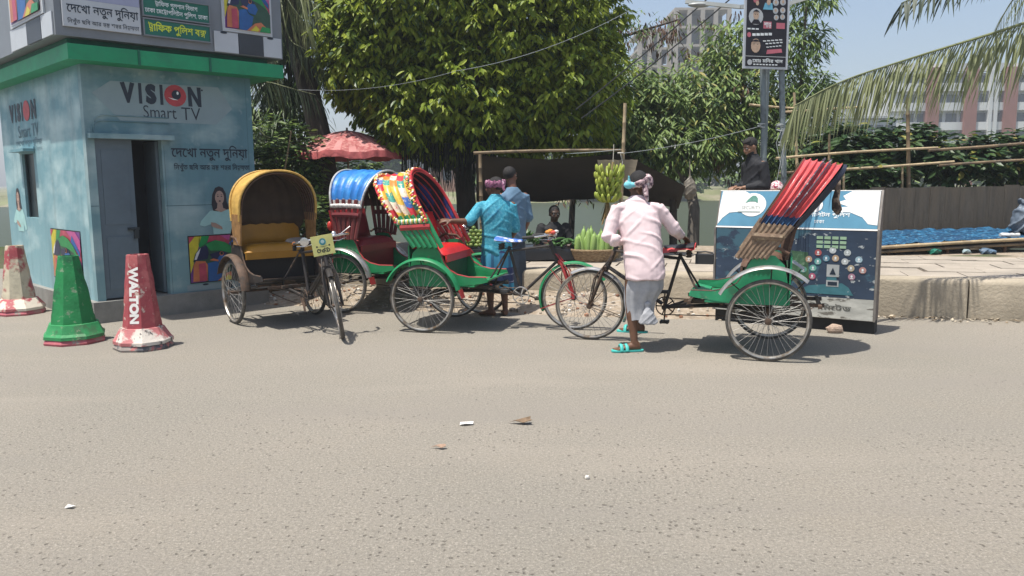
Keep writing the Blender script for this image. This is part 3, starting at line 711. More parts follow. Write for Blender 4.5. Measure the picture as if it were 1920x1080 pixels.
M_CCREAM = paint('cone_cream', (.50, .45, .33), (.36, .07, .08), .47, 3.2, (.30, .28, .2), .2)
M_CPATCH = paint('cone_patch_skirt', (.42, .10, .11), (.62, .56, .46), .5, 5)
cone(141, 640, R(22.5 + 4), .86, M_CGRN, M_CGRN2, M_CPINK, 'plain green painted cone with a pink foot, nearest the kiosk corner', rb=.205, sk=1.3)
cone(270, 651, R(0), .895, M_CRED, M_CWORN, M_CWFOOT, 'worn red cone with big white upright lettering, right of the green cone', 'WALTON', rb=.165, sk=1.5)
cone(38, 587, R(22.5), .83, M_CCREAM, M_CPATCH, M_CPINK, 'peeling cream and red cone at the left edge of the road', rb=.175, sk=1.5)

# ================================================================== blue steel street box
BA, BB_ = gnd(1338, 601), gnd(1637, 628)
BU = (BB_ - BA).normalized(); BN = V((-BU.y, BU.x, 0)); BN = BN if BN.y > 0 else -BN
BW = (BB_ - BA).length; BH, BT, BDp, BZ = 1.04, 1.43, .24, .13
box_o = empty('street_box', (0, 0, 0), 0, 'scratched navy steel box with sloping sky blue lid behind the rickshaw', 'steel box')
def bq(u, d, z): return BA + BU * u + BN * d + UP * z
M_NAVYB = mat('box_scratched_navy', (.03, .05, .085), .6, var=.35, vs=2.5, col2=(.42, .45, .45), s2=11.0, amt=.24, edge=.02, det=14, col3=(.05, .12, .16), s3=2.2, amt3=.45, stretch=(1, 1, 1.6))
M_SKYB = mat('box_sky_blue', (.10, .25, .36), .8, var=.15, vs=3, spec=.12)
M_WBARE = mat('box_bare_white', (.74, .74, .72), .8, var=.08, vs=4, spec=.12)
M_BOXSIDE = mat('box_side_rust', (.16, .13, .11), .7, var=.3, vs=6)
mb = MB(); mb.prism([bq(0, .05, 0), bq(BW, .05, 0), bq(BW, BDp - .03, 0), bq(0, BDp - .03, 0)], (0, 0, BZ)); mb.build('box_base', mat('box_base_black', (.022, .022, .022), .7, var=.3), box_o, 0)
mb = MB(); mb.prism([bq(0, 0, BZ), bq(0, BDp, BZ), bq(0, BDp, BT), bq(0, .13, BT), bq(0, 0, BH)], BU * BW); mb.build('box_body', M_BOXSIDE, box_o, 0)
BF = Sheet(bq(0, 0, 0), BU, UP); BF.n = -BN
sl = (V((0, 0, 0)) + BN * .13 + UP * (BT - BH)); SLH = sl.length
BLD = Sheet(bq(0, 0, BH), BU, sl); BLD.n = BU.cross(sl.normalized())
if BLD.n.z < 0: BLD.n = -BLD.n
def bprint(name, m, fn, label=None, parent=box_o): return kprint(name, m, fn, parent, label)
bprint('front_panel', M_NAVYB, lambda mb: BF.rect(mb, .01, BZ + .22, BW - .01, BH - .012, .003), 'scratched navy printed front panel')
bprint('front_strip', mat('box_bare_strip', (.46, .46, .42), .6, var=.25, vs=6, col2=(.16, .15, .13), s2=7, amt=.34, edge=.03, det=12, stretch=(1, 1, 3)), lambda mb: BF.rect(mb, .01, BZ + .005, BW - .01, BZ + .218, .003), 'bare scraped strip along the foot of the box')
bprint('lid_panel', M_SKYB, lambda mb: BLD.rect(mb, .012, .012, BW - .012, SLH - .01, .003), 'sky blue sloping lid')
bprint('lid_edge', M_WBARE, lambda mb: (BLD.rect(mb, 0, -.006, BW, .010, .0045), BLD.rect(mb, 0, SLH - .008, BW, SLH, .0045)))
for fn_ in (lambda mb: BLD.poly(mb, [(.015, .03), (.06, .10), (.13, .16), (.22, .17), (.30, .22), (.36, .31), (.33, .37), (.28, SLH - .012), (.03, SLH - .012), (.013, .2)], .006), lambda mb: BLD.disc(mb, .37, .25, .145, .13, .0065, 22),
    lambda mb: BLD.poly(mb, [(BW - .015, .05), (BW - .10, .06), (BW - .16, .13), (BW - .28, .18), (BW - .45, .18), (BW - .38, .23), (BW - .30, .24), (BW - .42, .28), (BW - .33, .31), (BW - .36, .35), (BW - .28, SLH - .012), (BW - .013, SLH - .012)], .006), lambda mb: BLD.disc(mb, 1.02, .25, .07, .07, .0065)):
    bprint('lid_bare_patch', M_WBARE, fn_, 'white bare patch where the sky blue print has peeled')
bprint('lid_emblem', mat('emblem_green', (.10, .25, .20), .5, var=.2, vs=20), lambda mb: (BLD.poly(mb, [(.29, .27), (.32, .31), (.36, .35), (.395, .35), (.42, .32), (.425, .27), (.39, .285), (.34, .285)], .009)))
bprint('lettering', mat('emblem_grey', (.30, .34, .32), .5), lambda mb: (BLD.text(mb, 'SECURITY', .26, .20, .46, .235, .009), BLD.rect(mb, .22, .165, .46, .178, .009)))
bprint('lettering', M_TEXTW, lambda mb: (BLD.text(mb, 'েমে{টর}াপিলটন পুিলশ', .80, .115, 1.36, .185, .007, bold=.012), BLD.text(mb, 'ঢাকা', 1.02, .06, 1.12, .095, .007)))
M_TEALB = mat('box_print_teal', (.05, .16, .19), .45, var=.3, vs=6, col2=(.35, .4, .4), s2=12, amt=.12, edge=.02)
bprint('front_motif', M_TEALB, lambda mb: (BF.poly(mb, [(.85, .38), (BW - .2, .38), (BW - .25, .46), (1.32, .50), (1.0, .46)], .006), BF.poly(mb, [(1.16, .40), (1.28, .40), (1.26, .62), (1.18, .62)], .0065)), 'faint teal glow print')
bprint('front_greenery', mat('box_print_leaf', (.06, .13, .07), .5, var=.5, vs=14, col2=(.2, .3, .2), s2=14, amt=.25), lambda mb: BF.poly(mb, [(.62, .52), (1.0, .50), (.98, .80), (.70, .82)], .0055))
cols = [(.40, .10, .10), (.45, .48, .50), (.42, .46, .46), (.45, .30, .20), (.12, .35, .33), (.10, .22, .30), (.42, .30, .2), (.42, .44, .44), (.30, .42, .48), (.13, .33, .27), (.14, .36, .30), (.40, .34, .24), (.40, .22, .20), (.38, .10, .16), (.36, .2, .26)]
spots = [(1.08, .80), (1.22, .83), (1.36, .81), (.99, .73), (1.08, .71), (1.16, .745), (1.25, .75), (1.34, .72), (1.47, .745), (.94, .62), (1.035, .64), (1.40, .655), (1.51, .64), (1.03, .555), (1.41, .57)]
for i, ((a, b), c) in enumerate(zip(spots, cols)):
    o = bprint('round_icon', mat('icon_colour_%s' % 'abcdefghijklmno'[i], c, .4), lambda mb: BF.disc(mb, a, b, .034, .034, .007, 14))
bprint('icon_mark', M_TEXTW, lambda mb: [BF.disc(mb, a, b + .004, .011, .014, .0095, 6) for a, b in spots] + [BF.rect(mb, a - .014, b - .02, a + .014, b - .013, .0095) for a, b in spots])
bprint('front_tile', mat('tile_grey', (.38, .40, .40), .4), lambda mb: (BF.rect(mb, 1.17, .56, 1.29, .685, .0085), BF.rect(mb, 1.17, .46, 1.29, .525, .0085)))
bprint('tile_mark', M_NAVY, lambda mb: (BF.poly(mb, [(1.20, .585), (1.26, .585), (1.23, .655)], .011), BF.rect(mb, 1.185, .475, 1.275, .51, .011)))
bprint('print_stripes', mat('print_pale_green', (.30, .45, .30), .5), lambda mb: [BF.rect(mb, 1.06 + j * .075, z, 1.06 + j * .075 + .06, z + .03, .007) for z in (.94, .895, .85) for j in range(4)])
bprint('lettering', mat('print_box_dark', (.10, .10, .09), .6), lambda mb: BF.text(mb, '{বয}াংক িলিমেটড', .72, BZ + .08, 1.42, BZ + .155, .006, bold=.012))
bprint('box_handle', mat('worn_steel', (.3, .3, .29), .5, .6), lambda mb: [mb.tube([bq(u - .05, -.005, BZ + .44), bq(u - .05, -.035, BZ + .44), bq(u + .05, -.035, BZ + .44), bq(u + .05, -.005, BZ + .44)], .006, 6) for u in (.36,)])
mb = MB(); mb.bar(bq(BW + .004, -.004, BZ), bq(BW + .004, -.004, BH), .02, .02, BU); mb.bar(bq(BW + .004, -.004, BH), bq(BW + .004, .126, BT), .02, .02, BU); mb.bar(bq(-.004, -.004, BZ), bq(-.004, -.004, BH), .02, .02, BU); mb.build('corner_angle', mat('angle_steel', (.22, .20, .18), .6, .4, var=.3, vs=10), box_o, 0)
# ================================================================== cycle rickshaws
# local axes: x forward, y to the left, z up; origin on the ground between the rear wheels
M_TYRE = mat('tyre_rubber', (.075, .07, .062), .85, var=.35, vs=14, col2=(.17, .15, .125), s2=9, amt=.3, edge=.1)
M_RIM = mat('rim_steel', (.42, .40, .37), .35, .75, var=.25, vs=9, col2=(.22, .15, .09), s2=11, amt=.3, edge=.1)
M_SPOKE = mat('spoke_steel', (.26, .25, .235), .5, .3)
M_BLACKT = mat('frame_black', (.03, .026, .024), .5, .1, var=.4, vs=9, col2=(.14, .09, .06), s2=10, amt=.25, edge=.06)
M_RUST = mat('rusty_iron', (.10, .065, .045), .75, .25, var=.4, vs=12, col2=(.05, .045, .04), s2=9, amt=.4)
M_CHROME = mat('chrome', (.62, .62, .62), .22, .9, var=.1, col2=(.3, .25, .2), s2=14, amt=.2)
M_MGREY = mat('mudguard_steel', (.46, .45, .43), .32, .7, var=.2, vs=7, col2=(.24, .18, .13), s2=9, amt=.3, edge=.08)
M_RGREEN = mat('rickshaw_green', (.015, .20, .075), .42, var=.2, vs=6, col2=(.03, .11, .05), s2=7, amt=.25, edge=.05, col3=(.16, .12, .08), s3=12, amt3=.12)
M_RRED = mat('rickshaw_red', (.34, .035, .035), .4, var=.2, vs=6, col2=(.2, .03, .03), s2=6, amt=.3)
M_RIMW = mat('wood_dark', (.10, .055, .035), .7, var=.35, vs=8, stretch=(1, 1, 6))
M_SLAT = mat('weathered_bamboo', (.17, .115, .075), .7, var=.4, vs=10, col2=(.30, .23, .15), s2=12, amt=.3, stretch=(2, 2, 2))
M_PEDAL = mat('pedal_rubber', (.04, .04, .04), .8)

def wheel(name, parent, c, axis, Rw=.355, spokes=36, tw=.021):
    """tyre, rim, hub and spokes under one wheel"""
    x, y, z = frame(axis); c = V(c)
    mb = MB(); mb.torus(c, Rw - tw, tw, axis, 56, 10, .95); w_ = mb.build('wheel', M_TYRE, parent, 60)
    mb = MB()
    rs = []
    for i in range(57):
        a = 2 * PI * i / 56; d = x * math.cos(a) + y * math.sin(a)
        rs.append([c + d * (Rw - tw * 1.75) + z * .019, c + d * (Rw - tw * 1.2) + z * .021, c + d * (Rw - tw * 1.2) - z * .021, c + d * (Rw - tw * 1.75) - z * .019, c + d * (Rw - tw * 2.1) - z * .008, c + d * (Rw - tw * 2.1) + z * .008])
    mb.rings(rs, True, False); mb.build('rim', M_RIM, w_, 40)
    mb = MB(); mb.lathe([(.012, -.06), (.030, -.055), (.030, -.045), (.017, -.04), (.017, .04), (.030, .045), (.030, .055), (.012, .06)], c, axis, 14)
    mb.build('hub', M_RUST, w_)
    mb = MB()
    for k in range(spokes):
        a = 2 * PI * k / spokes; sgn = 1 if k % 2 else -1; a2 = a + (.42 if (k // 2) % 2 else -.42)
        p0 = c + (x * math.cos(a2) + y * math.sin(a2)) * .028 + z * (.05 * sgn)
        p1 = c + (x * math.cos(a) + y * math.sin(a)) * (Rw - tw * 2.0) + z * (.006 * sgn)
        mb.tube([p0, p1], .0018, 4, False)
    mb.build('spokes', M_SPOKE, w_)
    return w_
def arcguard(mb, c, r, a0, a1, width, axis=(0, 1, 0), drop=.02, n=22):
    """curved mudguard: c centre, angles in the x-z plane"""
    c = V(c); rs = []
    for i in range(n + 1):
        a = a0 + (a1 - a0) * i / n; d = V((math.cos(a), 0, math.sin(a)))
        out = []
        for yy, dr in ((-1, -drop), (-.7, -.004), (0, .004), (.7, -.004), (1, -drop)): out.append(c + d * (r + dr) + V((0, yy * width / 2, 0)))
        for yy, dr in ((1, -drop - .004), (.7, -.010), (0, -.003), (-.7, -.010), (-1, -drop - .004)): out.append(c + d * (r + dr) + V((0, yy * width / 2, 0)))
        rs.append(out)
    mb.rings(rs)

LEGF = [.5]
def frame_m(z):
    return Matrix(frame(z)).transposed()
def hoop(t, hw, H, n_side=7, n_top=15):
    """inverted U: straight legs then a flattened arch; returns (y, h) at arc fraction t in 0..1"""
    leg = H * LEGF[0]; arch = 1.0
    Ltot = 2 * leg + 2.6 * hw
    s = t * Ltot
    if s < leg: return (hw, s)
    if s > Ltot - leg: return (-hw, Ltot - s)
    a = (s - leg) / (Ltot - 2 * leg) * PI
    ca, sa = math.cos(a), math.sin(a)
    return (hw * math.copysign(abs(ca) ** .92, ca), leg + (H - leg) * abs(sa) ** .92)

def rickshaw(loc, rz, cfg):
    root = empty('cycle_rickshaw', (loc[0], loc[1], 0), rz, cfg['label'], 'rickshaw', 'cycle rickshaws waiting at the roadside')
    WB, TR, ZA = cfg.get('wb', 1.62), cfg.get('tr', .50), .355
    B = lambda mb, name, m, par=root, sm=35: mb.build(name, m, par, sm)
    # wheels
    for sy in (1, -1): wheel('wheel', root, (0, TR * sy, ZA), (0, 1, 0))
    mb = MB(); mb.tube([(0, -TR + .06, ZA), (0, TR - .06, ZA)], .014, 8); mb.tube([(0, -.06, ZA), (0, .06, ZA)], .035, 12)
    B(mb, 'axle', M_RUST)
    # steering group, turned about the sloping head tube
    H0, H1 = V((WB - .26, 0, .93)), V((WB - .16, 0, .70)); FA = V((WB, 0, .345))
    ax = (H0 - H1).normalized(); T = Matrix.Translation(H1) @ Matrix.Rotation(cfg.get('steer', 0), 4, ax) @ Matrix.Translation(-H1)
    axis_f = (T.to_3x3() @ V((0, 1, 0)))
    fw = wheel('wheel', root, T @ FA, axis_f, .345, 32, .019)
    fc = cfg['fork']
    mb = MB(); mb.M = T
    for sy in (1, -1):
        mb.tube([(H1.x + .01, .032 * sy, .72), (WB - .125, .055 * sy, .68), (WB - .07, .06 * sy, .53), (WB - .02, .06 * sy, .40), (WB, .062 * sy, .345)], [.014, .014, .013, .011, .010], 8)
        mb.tube([(H1.x - .03, .04 * sy, .80), (WB - .05, .075 * sy, .62), (WB + .01, .07 * sy, .345)], .007, 6)
        mb.lathe([(.016, -.006), (.016, .006)], (WB, .07 * sy, .345), (0, 1, 0), 8)
    mb.bar((H1.x + .01, -.05, .715), (H1.x + .01, .05, .715), .03, .03)
    mb.tube([H0 + ax * .02, H1 - ax * .03], .021, 10)
    B(mb, 'fork', fc)
    mb = MB(); mb.M = T
    arcguard(mb, FA, .375, R(30) if cfg.get('fg') else R(60), R(205), .07)
    B(mb, 'front_mudguard', cfg['fguard'])
    mb = MB(); mb.M = T
    for sy in (1, -1): mb.tube([FA + V((.375 * math.cos(a), .033 * sy, .375 * math.sin(a))) for a in (R(200),)] + [FA + V((0, .07 * sy, 0))], .004, 5); mb.tube([FA + V((.375 * math.cos(R(130)), .033 * sy, .375 * math.sin(R(130)))), FA + V((0, .07 * sy, 0))], .004, 5)
    B(mb, 'mudguard_stay', M_RUST if not cfg.get('staycol') else cfg['staycol'])
    # handlebar
    hz = .985; hx = WB - .28
    mb = MB(); mb.M = T
    mb.tube([H0, V((hx, 0, hz + .01)), V((hx + .05, 0, hz + .02))], .014, 8)
    bar_ = [V((hx - .20, .27, hz - .01)), V((hx - .07, .275, hz)), V((hx + .03, .22, hz + .015)), V((hx + .06, .08, hz + .02)), V((hx + .06, -.08, hz + .02)), V((hx + .03, -.22, hz + .015)), V((hx - .07, -.275, hz)), V((hx - .20, -.27, hz - .01))]
    mb.tube(bar_, .0115, 8)
    for sy in (1, -1): mb.tube([(hx - .04, .25 * sy, hz - .03), (hx + .06, .17 * sy, hz - .035), (hx + .07, .06 * sy, hz - .02)], .005, 6)
    hb = B(mb, 'handlebar', M_CHROME)
    for sy in (1, -1):
        mb = MB(); mb.M = T; mb.tube([V((hx - .215, .269 * sy, hz - .012)), V((hx - .09, .275 * sy, hz - .001))], .017, 10); B(mb, 'grip', cfg.get('grip', M_PEDAL), hb)
    mb = MB(); mb.M = T; mb.lathe([(.028, 0), (.03, .006), (.024, .02), (.012, .03), (.003, .034)], (hx + .01, .13, hz + .03), (0, 0, 1), 14); B(mb, 'bell', M_CHROME, hb)
    if cfg.get('plastic'):      # coloured plastic wrapped round the bars
        mb = MB(); mb.M = T
        for k in range(14): mb.cur = k % 3; mb.ell((hx + .03 + random.uniform(-.03, .05), random.uniform(-.13, .16), hz + .03 + random.uniform(-.02, .03)), (.03, .035, .02), None, 7, 5)
        B(mb, 'handlebar_wrap', [mat('wrap_silver', (.6, .58, .55), .3), mat('wrap_orange', (.6, .25, .05), .4), mat('wrap_red', (.5, .08, .06), .4)], hb)
    # frame
    BBk = V((.94, 0, .355)); ST = V((.80, 0, .865)); hA, hB = H0 - ax * .05, H1 + ax * .03
    mb = MB()
    for sy in (1, -1):
        mb.tube([hA + V((0, .02 * sy, 0)), ST + V((.01, .02 * sy, -.045))], .0125, 8)
        mb.tube([hB + V((0, .022 * sy, 0)), BBk + V((.02, .022 * sy, .03))], .0145, 8)
        mb.tube([ST + V((0, .015 * sy, -.02)), V((.62, .14 * sy, .52)), V((.60, .15 * sy, .44))], .0105, 8)
        mb.tube([BBk + V((0, .03 * sy, 0)), V((.5, .05 * sy, .39)), V((0, .07 * sy, .37))], .0125, 8)
        mb.tube([BBk + V((-.02, .03 * sy, .0)), V((.72, .10 * sy, .42)), V((.55, .19 * sy, .445))], .012, 8)
    mb.tube([BBk, ST], .0155, 10); mb.tube([BBk + V((0, -.045, 0)), BBk + V((0, .045, 0))], .024, 10)
    mb.tube([H0, H1], .022, 10)
    B(mb, 'frame', cfg.get('framec', M_BLACKT))
    # chassis rails, cross bars and leaf springs
    mb = MB()
    for sy in (1, -1):
        mb.bar((-.46, .21 * sy, .455), (.74, .19 * sy, .455), .028, .032)
        for zz, L_ in ((.395, .36), (.41, .27), (.424, .18)):
            mb.tube([V((-L_, .30 * sy, .46 - .02)), V((-L_ * .5, .30 * sy, zz + .006)), V((0, .30 * sy, zz - .015)), V((L_ * .5, .30 * sy, zz + .006)), V((L_, .30 * sy, .46 - .02))], .011, 6, True, .5)
        mb.tube([(.0, .30 * sy, .365), (.0, .30 * sy, .43)], .02, 8)
    for xx in (-.42, .02, .40, .68): mb.bar((xx, -.34, .456), (xx, .34, .456), .03, .026)
    B(mb, 'chassis', M_RUST if cfg.get('rusty') else M_BLACKT)
    # crank, chain ring, pedals, chain
    mb = MB(); mb.torus(BBk + V((0, -.055, 0)), .088, .006, (0, 1, 0), 32, 6)
    for k in range(5):
        a = k * 2 * PI / 5; mb.bar(BBk + V((0, -.055, 0)), BBk + V((.088 * math.cos(a), -.055, .088 * math.sin(a))), .012, .005, (0, 1, 0))
    cr = B(mb, 'chainring', M_CHROME if cfg.get('ringc') else M_RUST)
    ca = cfg.get('crank', R(-80))
    for sy, a in ((-1, ca), (1, ca + PI)):
        mb = MB(); mb.bar(BBk + V((0, .075 * sy, 0)), BBk + V((.165 * math.cos(a), .085 * sy, .165 * math.sin(a))), .012, .02, (0, 1, 0)); B(mb, 'crank', M_RUST)
    for sy, a in ((-1, ca), (1, ca + PI)):
        mb = MB(); q = BBk + V((.165 * math.cos(a), .13 * sy, .165 * math.sin(a))); mb.box(q, (.085, .09, .022)); mb.box(q + V((.03, 0, 0)), (.014, .095, .028)); mb.box(q - V((.03, 0, 0)), (.014, .095, .028)); B(mb, 'pedal', M_PEDAL, root, 0)
    mb = MB()
    for dz in (.082, -.082): mb.tube([BBk + V((0, -.055, dz)), V((.45, -.055, .36 + dz * .72 - (.02 if dz < 0 else .005))), V((0, -.055, ZA + dz * .5))], .0055, 5)
    mb.torus((0, -.055, ZA), .042, .006, (0, 1, 0), 20, 6)
    B(mb, 'chain', M_RUST)
    # saddle
    mb = MB(); sx, sz = ST.x, ST.z + .055
    def sad(a, b):
        u = a * 2 - 1; L_ = -.13 + .28 * b; wd = .10 * (1 - b) ** .6 + .028 if b < .98 else .02
        return V((sx + L_, u * wd, sz + .035 * (1 - u * u) ** .5 * (1 - .35 * b) + .02 * (1 - b) ** 2 - .0))
    mb.grid(sad, 10, 14)
    mb.grid(lambda a, b: sad(a, b) + V((0, 0, -.001 - .05 * (1 - abs(a * 2 - 1) ** 3) ** .5 * 0)) + V((0, 0, -.045 * (1 - .4 * b) * (1 - abs(2 * a - 1) ** 6))), 10, 14)
    sd_ = B(mb, 'saddle', cfg['saddle'], root, 60)
    mb = MB()
    for sy in (1, -1):
        mb.lathe([(.022 + .006 * math.sin(k * 2.2), k * .009) for k in range(8)], (sx - .08, .045 * sy, sz - .085), (0, 0, 1), 8)
    mb.tube([(sx + .13, 0, sz), (sx + .04, 0, sz - .06), (sx - .10, 0, sz - .085)], .006, 6); mb.tube([ST, (sx, 0, sz - .05)], .013, 8)
    B(mb, 'saddle_springs', M_RUST, sd_)
    # rear mudguards
    gm = cfg['guard']
    for sy in (1, -1):
        mb = MB(); arcguard(mb, (0, TR * sy, ZA), cfg.get('gr', .425), R(cfg.get('ga0', 20)), R(cfg.get('ga1', 155)), .105); g_ = B(mb, 'mudguard', gm)
        mb = MB()
        for a in (R(45), R(92), R(130)): mb.tube([V(((cfg.get('gr', .425) - .006) * math.cos(a), TR * sy, ZA + (cfg.get('gr', .425) - .006) * math.sin(a))), V((.2 * math.cos(a), .36 * sy, .50))], .006, 5)
        B(mb, 'mudguard_stay', M_BLACKT, g_)
        if cfg.get('flap'):
            mb = MB(); a = R(cfg.get('ga0', 20)); d = V((math.cos(a), 0, math.sin(a))); c = V((0, TR * sy, ZA)) + d * cfg.get('gr', .425); tn = V((math.sin(a), 0, -math.cos(a)))
            mb.prism([c + V((0, -.052, 0)), c + V((0, .052, 0)), c + V((0, .045, 0)) + tn * .09 + d * .01, c + V((0, -.045, 0)) + tn * .09 + d * .01], d * .012); B(mb, 'mudguard_flap', cfg['flap'], g_, 0)
    # body: seat box, footboard, side panels, back
    bc, fl = cfg['body'], cfg['floor']
    prof = [(-.15, .475), (-.15, .66), (-.12, .82), (-.04, .90), (.06, .91), (.13, .90), (.18, .82), (.215, .73), (.27, .65), (.36, .60), (.48, .575), (.66, .575), (.68, .53), (.62, .515), (.3, .475)]
    for sy in (1, -1):
        mb = MB(); mb.prism([V((x_, (.415 - .05 * max(x_ - .15, 0)) * sy, z_)) for x_, z_ in prof], (0, .018 * sy, 0)); o = B(mb, 'side_panel', bc, root, 0)
        mb = MB(); pth = [V((x_, (.424 - .05 * max(x_ - .15, 0)) * sy, z_ + .004)) for x_, z_ in prof[4:12]]; mb.tube(pth, .009, 6); B(mb, 'panel_edge', cfg['edge'], o)
    mb = MB(); mb.box((.19, 0, .487), (.70, .826, .02)); mb.prism([(.53, -.38, .50), (.53, .38, .50), (.68, .375, .535), (.68, -.375, .535)], (0, 0, .016)); fb = B(mb, 'footboard', bc, root, 0)
    mb = MB(); mb.box((.39, 0, .5005), (.27, .46, .006)); B(mb, 'foot_mat', fl, fb, 0)
    mb = MB(); mb.box((.03, 0, .645), (.34, .80, .29)); B(mb, 'seat_box', cfg.get('boxc', M_RIMW), root, 0)
    mb = MB(); mb.grid(lambda a, b: V((-.14 + .38 * a, -.40 + .80 * b, .80 + .085 * (1 - abs(2 * a - 1) ** 5) * (1 - abs(2 * b - 1) ** 8) ** .7)), 14, 14)
    mb.rings([[V((x_, y_, z_)) for x_, y_ in ((-.14, -.40), (.24, -.40), (.24, .40), (-.14, .40))] for z_ in (.795, .80)]); mb.box((.235, 0, .765), (.02, .80, .08))
    B(mb, 'seat', cfg['seat'], root, 50)
    mb = MB(); mb.grid(lambda a, b: V((-.115 - .08 * a + .05 * (1 - abs(2 * a - 1) ** 4) * (1 - abs(2 * b - 1) ** 8), -.38 + .76 * b, .86 + .36 * a)), 10, 12); mb.prism([(-.117, -.38, .86), (-.117, .38, .86), (-.197, .38, 1.22), (-.197, -.38, 1.22)], (-.03, 0, 0))
    B(mb, 'backrest', cfg['seat'], root, 50)
    mb = MB(); mb.prism([(-.155, -.415, .475), (-.155, .415, .475), (-.165, .415, .90), (-.165, -.415, .90)], (-.015, 0, 0)); B(mb, 'back_panel', cfg.get('backc', bc), root, 0)
    for sy in (1, -1):
        mb = MB(); mb.tube([(-.15, .43 * sy, .92), (-.07, .44 * sy, .965), (.07, .44 * sy, .95), (.14, .435 * sy, .88)], .014, 8); B(mb, 'armrest', cfg.get('armc', M_RIMW))
    # ---------------- hood
    h = cfg['hood']; LEGF[0] = h.get('leg', .5); hw, H, NR = h.get('hw', .46), h['H'], h.get('ribs', 6); PX, PZ_ = h.get('px', .02), h.get('pz', .88)
    def hp(i, t, off=0.0):
        """rib index i (0 rear .. NR-1 front, fractional), arc fraction t"""
        f = i / (NR - 1); th = h['lr'] + (h['lf'] - h['lr']) * f; y, hh = hoop(t, hw + off, H + off)
        bx = PX + h['bs'] * (f - .5)
        return V((bx - math.sin(th) * hh, y, PZ_ + math.cos(th) * hh))
    NT = 44; t0 = h['t0']
    zones = h['zones']       # (t threshold, material index) by fraction of the half arc
    hm = h['mats']
    nsub = 4
    def zone(t):
        q = min(t, 1 - t) / .5
        for lim, mi in zones:
            if q < lim: return mi
        return zones[-1][1]
    for skin, off, nm, ms in ((0, .012, 'hood', hm), (1, -.002, 'hood_lining', [h['lining']])):
        mb = MB(); nI = (NR - 1) * nsub; idx = []
        for i in range(nI + 1):
            f = i / nsub; sag = (abs(math.sin(PI * f)) ** .7) * h.get('pleat', .012)
            row = []
            for j in range(NT + 1):
                t = t0 + (1 - 2 * t0) * j / NT
                wob = .004 * noise.noise(V((f * 2.3, t * 9, loc[0])))
                row.append(mb.av(hp(f, t, off - (sag if not skin else sag * .6) + wob)))
            idx.append(row)
        for i in range(nI):
            for j in range(NT):
                t = t0 + (1 - 2 * t0) * (j + .5) / NT; mb.cur = zone(t) if not skin else 0
                if not skin and 'patch' in h and zone(t) == 0: mb.cur = h['patch'][random.Random((i // nsub) * 131 + ((j + (i // nsub) * 2) // 3) * 17 + 5).randrange(len(h['patch']))]
                mb.af(idx[i][j], idx[i + 1][j], idx[i + 1][j + 1], idx[i][j + 1])
        o = B(mb, nm, ms, root, 70)
        if not skin: hood = o
        else: o.parent = hood
    for i in range(NR):      # ribs: bamboo slats on both legs, bare below the cover
        for s_ in (0, 1):
            mb = MB(); pts = [hp(i, (tt if s_ == 0 else 1 - tt), .004) for tt in [k * (t0 + .04) / 5 for k in range(6)]]
            mb.tube(pts, [.016] * 6, 6, True, 1.6); B(mb, 'hood_rib', h.get('ribc2', h['ribc']) if s_ == 0 else h['ribc'], hood)
        mb = MB(); mb.tube([hp(i, t0 + (1 - 2 * t0) * k / 30, -.012) for k in range(31)], .008, 5); B(mb, 'hood_bow', h.get('bowc', M_RIMW), hood)
    if h.get('slatband'):
        for s_ in (0, 1):
            mb = MB(); tt = t0 * h['slatband']; tt = tt if s_ == 0 else 1 - tt
            mb.tube([hp(i * (NR - 1) / 6, tt, .018) for i in range(7)], .018, 6, True, 1.8); B(mb, 'hood_strip', h['stripc'], hood)
    if h.get('back'):        # rear curtain closing the last bow
        mb = MB(); n = 14
        L_ = [hp(0, t0 + (.5 - t0) * k / n, -.004) for k in range(n + 1)]; R_ = [hp(0, 1 - t0 - (.5 - t0) * k / n, -.004) for k in range(n + 1)]
        if h.get('low'): L_ = [V((-.26, .40, .92))] + L_; R_ = [V((-.26, -.40, .92))] + R_
        def cur(a, b):
            k = a * (len(L_) - 1); i = min(int(k), len(L_) - 2); f = k - i
            p = L_[i].lerp(L_[i + 1], f); q = R_[i].lerp(R_[i + 1], f); m_ = p.lerp(q, b)
            return m_ + V((-.018 - (.03 * (1 - a) * .7 + cfg.get('bulge', 0) * (.35 + .65 * math.sin(PI * min(a * 1.1, 1)))) * min(1, math.sin(PI * b) * 2.2) + .008 * math.sin(b * 40), 0, 0))
        mb.grid(cur, 18, 24); B(mb, 'hood_curtain', h['back'], hood, 60)
    if h.get('trim'):        # edge piping and rosettes along the front and rear bows
        for i_ in ((NR - 1), 0):
            mb = MB(); mb.tube([hp(i_, t0 + (1 - 2 * t0) * k / 40, .016) for k in range(41)], h.get('tr', .012), 7); tr = B(mb, 'hood_trim', h['trim'], hood)
            if h.get('ros'):
                mb = MB()
                for k in range(96):
                    t = t0 + (1 - 2 * t0) * (k + .5) / 96; p = hp(i_ + (random.uniform(-.55, .1) if i_ else random.uniform(-.1, .4)), t, .026); mb.cur = k % len(h['ros'])
                    out = (hp(i_, t, .2) - hp(i_, t, 0)).normalized(); s_ = random.uniform(.011, .021)
                    mb.ell(p + out * .004, (s_, s_, s_ * .55), frame_m(out + V((random.uniform(-.6, .6), random.uniform(-.6, .6), random.uniform(-.6, .6)))), 7, 5)
                B(mb, 'hood_rosettes', h['ros'], tr)
    if h.get('hem'):         # frill where the cover ends on each leg
        for s_ in (0, 1):
            mb = MB()
            for k in range(22):
                f = k / 21 * (NR - 1); tt = t0 + .004; tt = tt if s_ == 0 else 1 - tt
                p = hp(f, tt, .02); mb.cur = k % len(h['hem']); mb.ell(p, (.018, .012, .026), None, 6, 4)
            B(mb, 'hood_frill', h['hem'], hood)
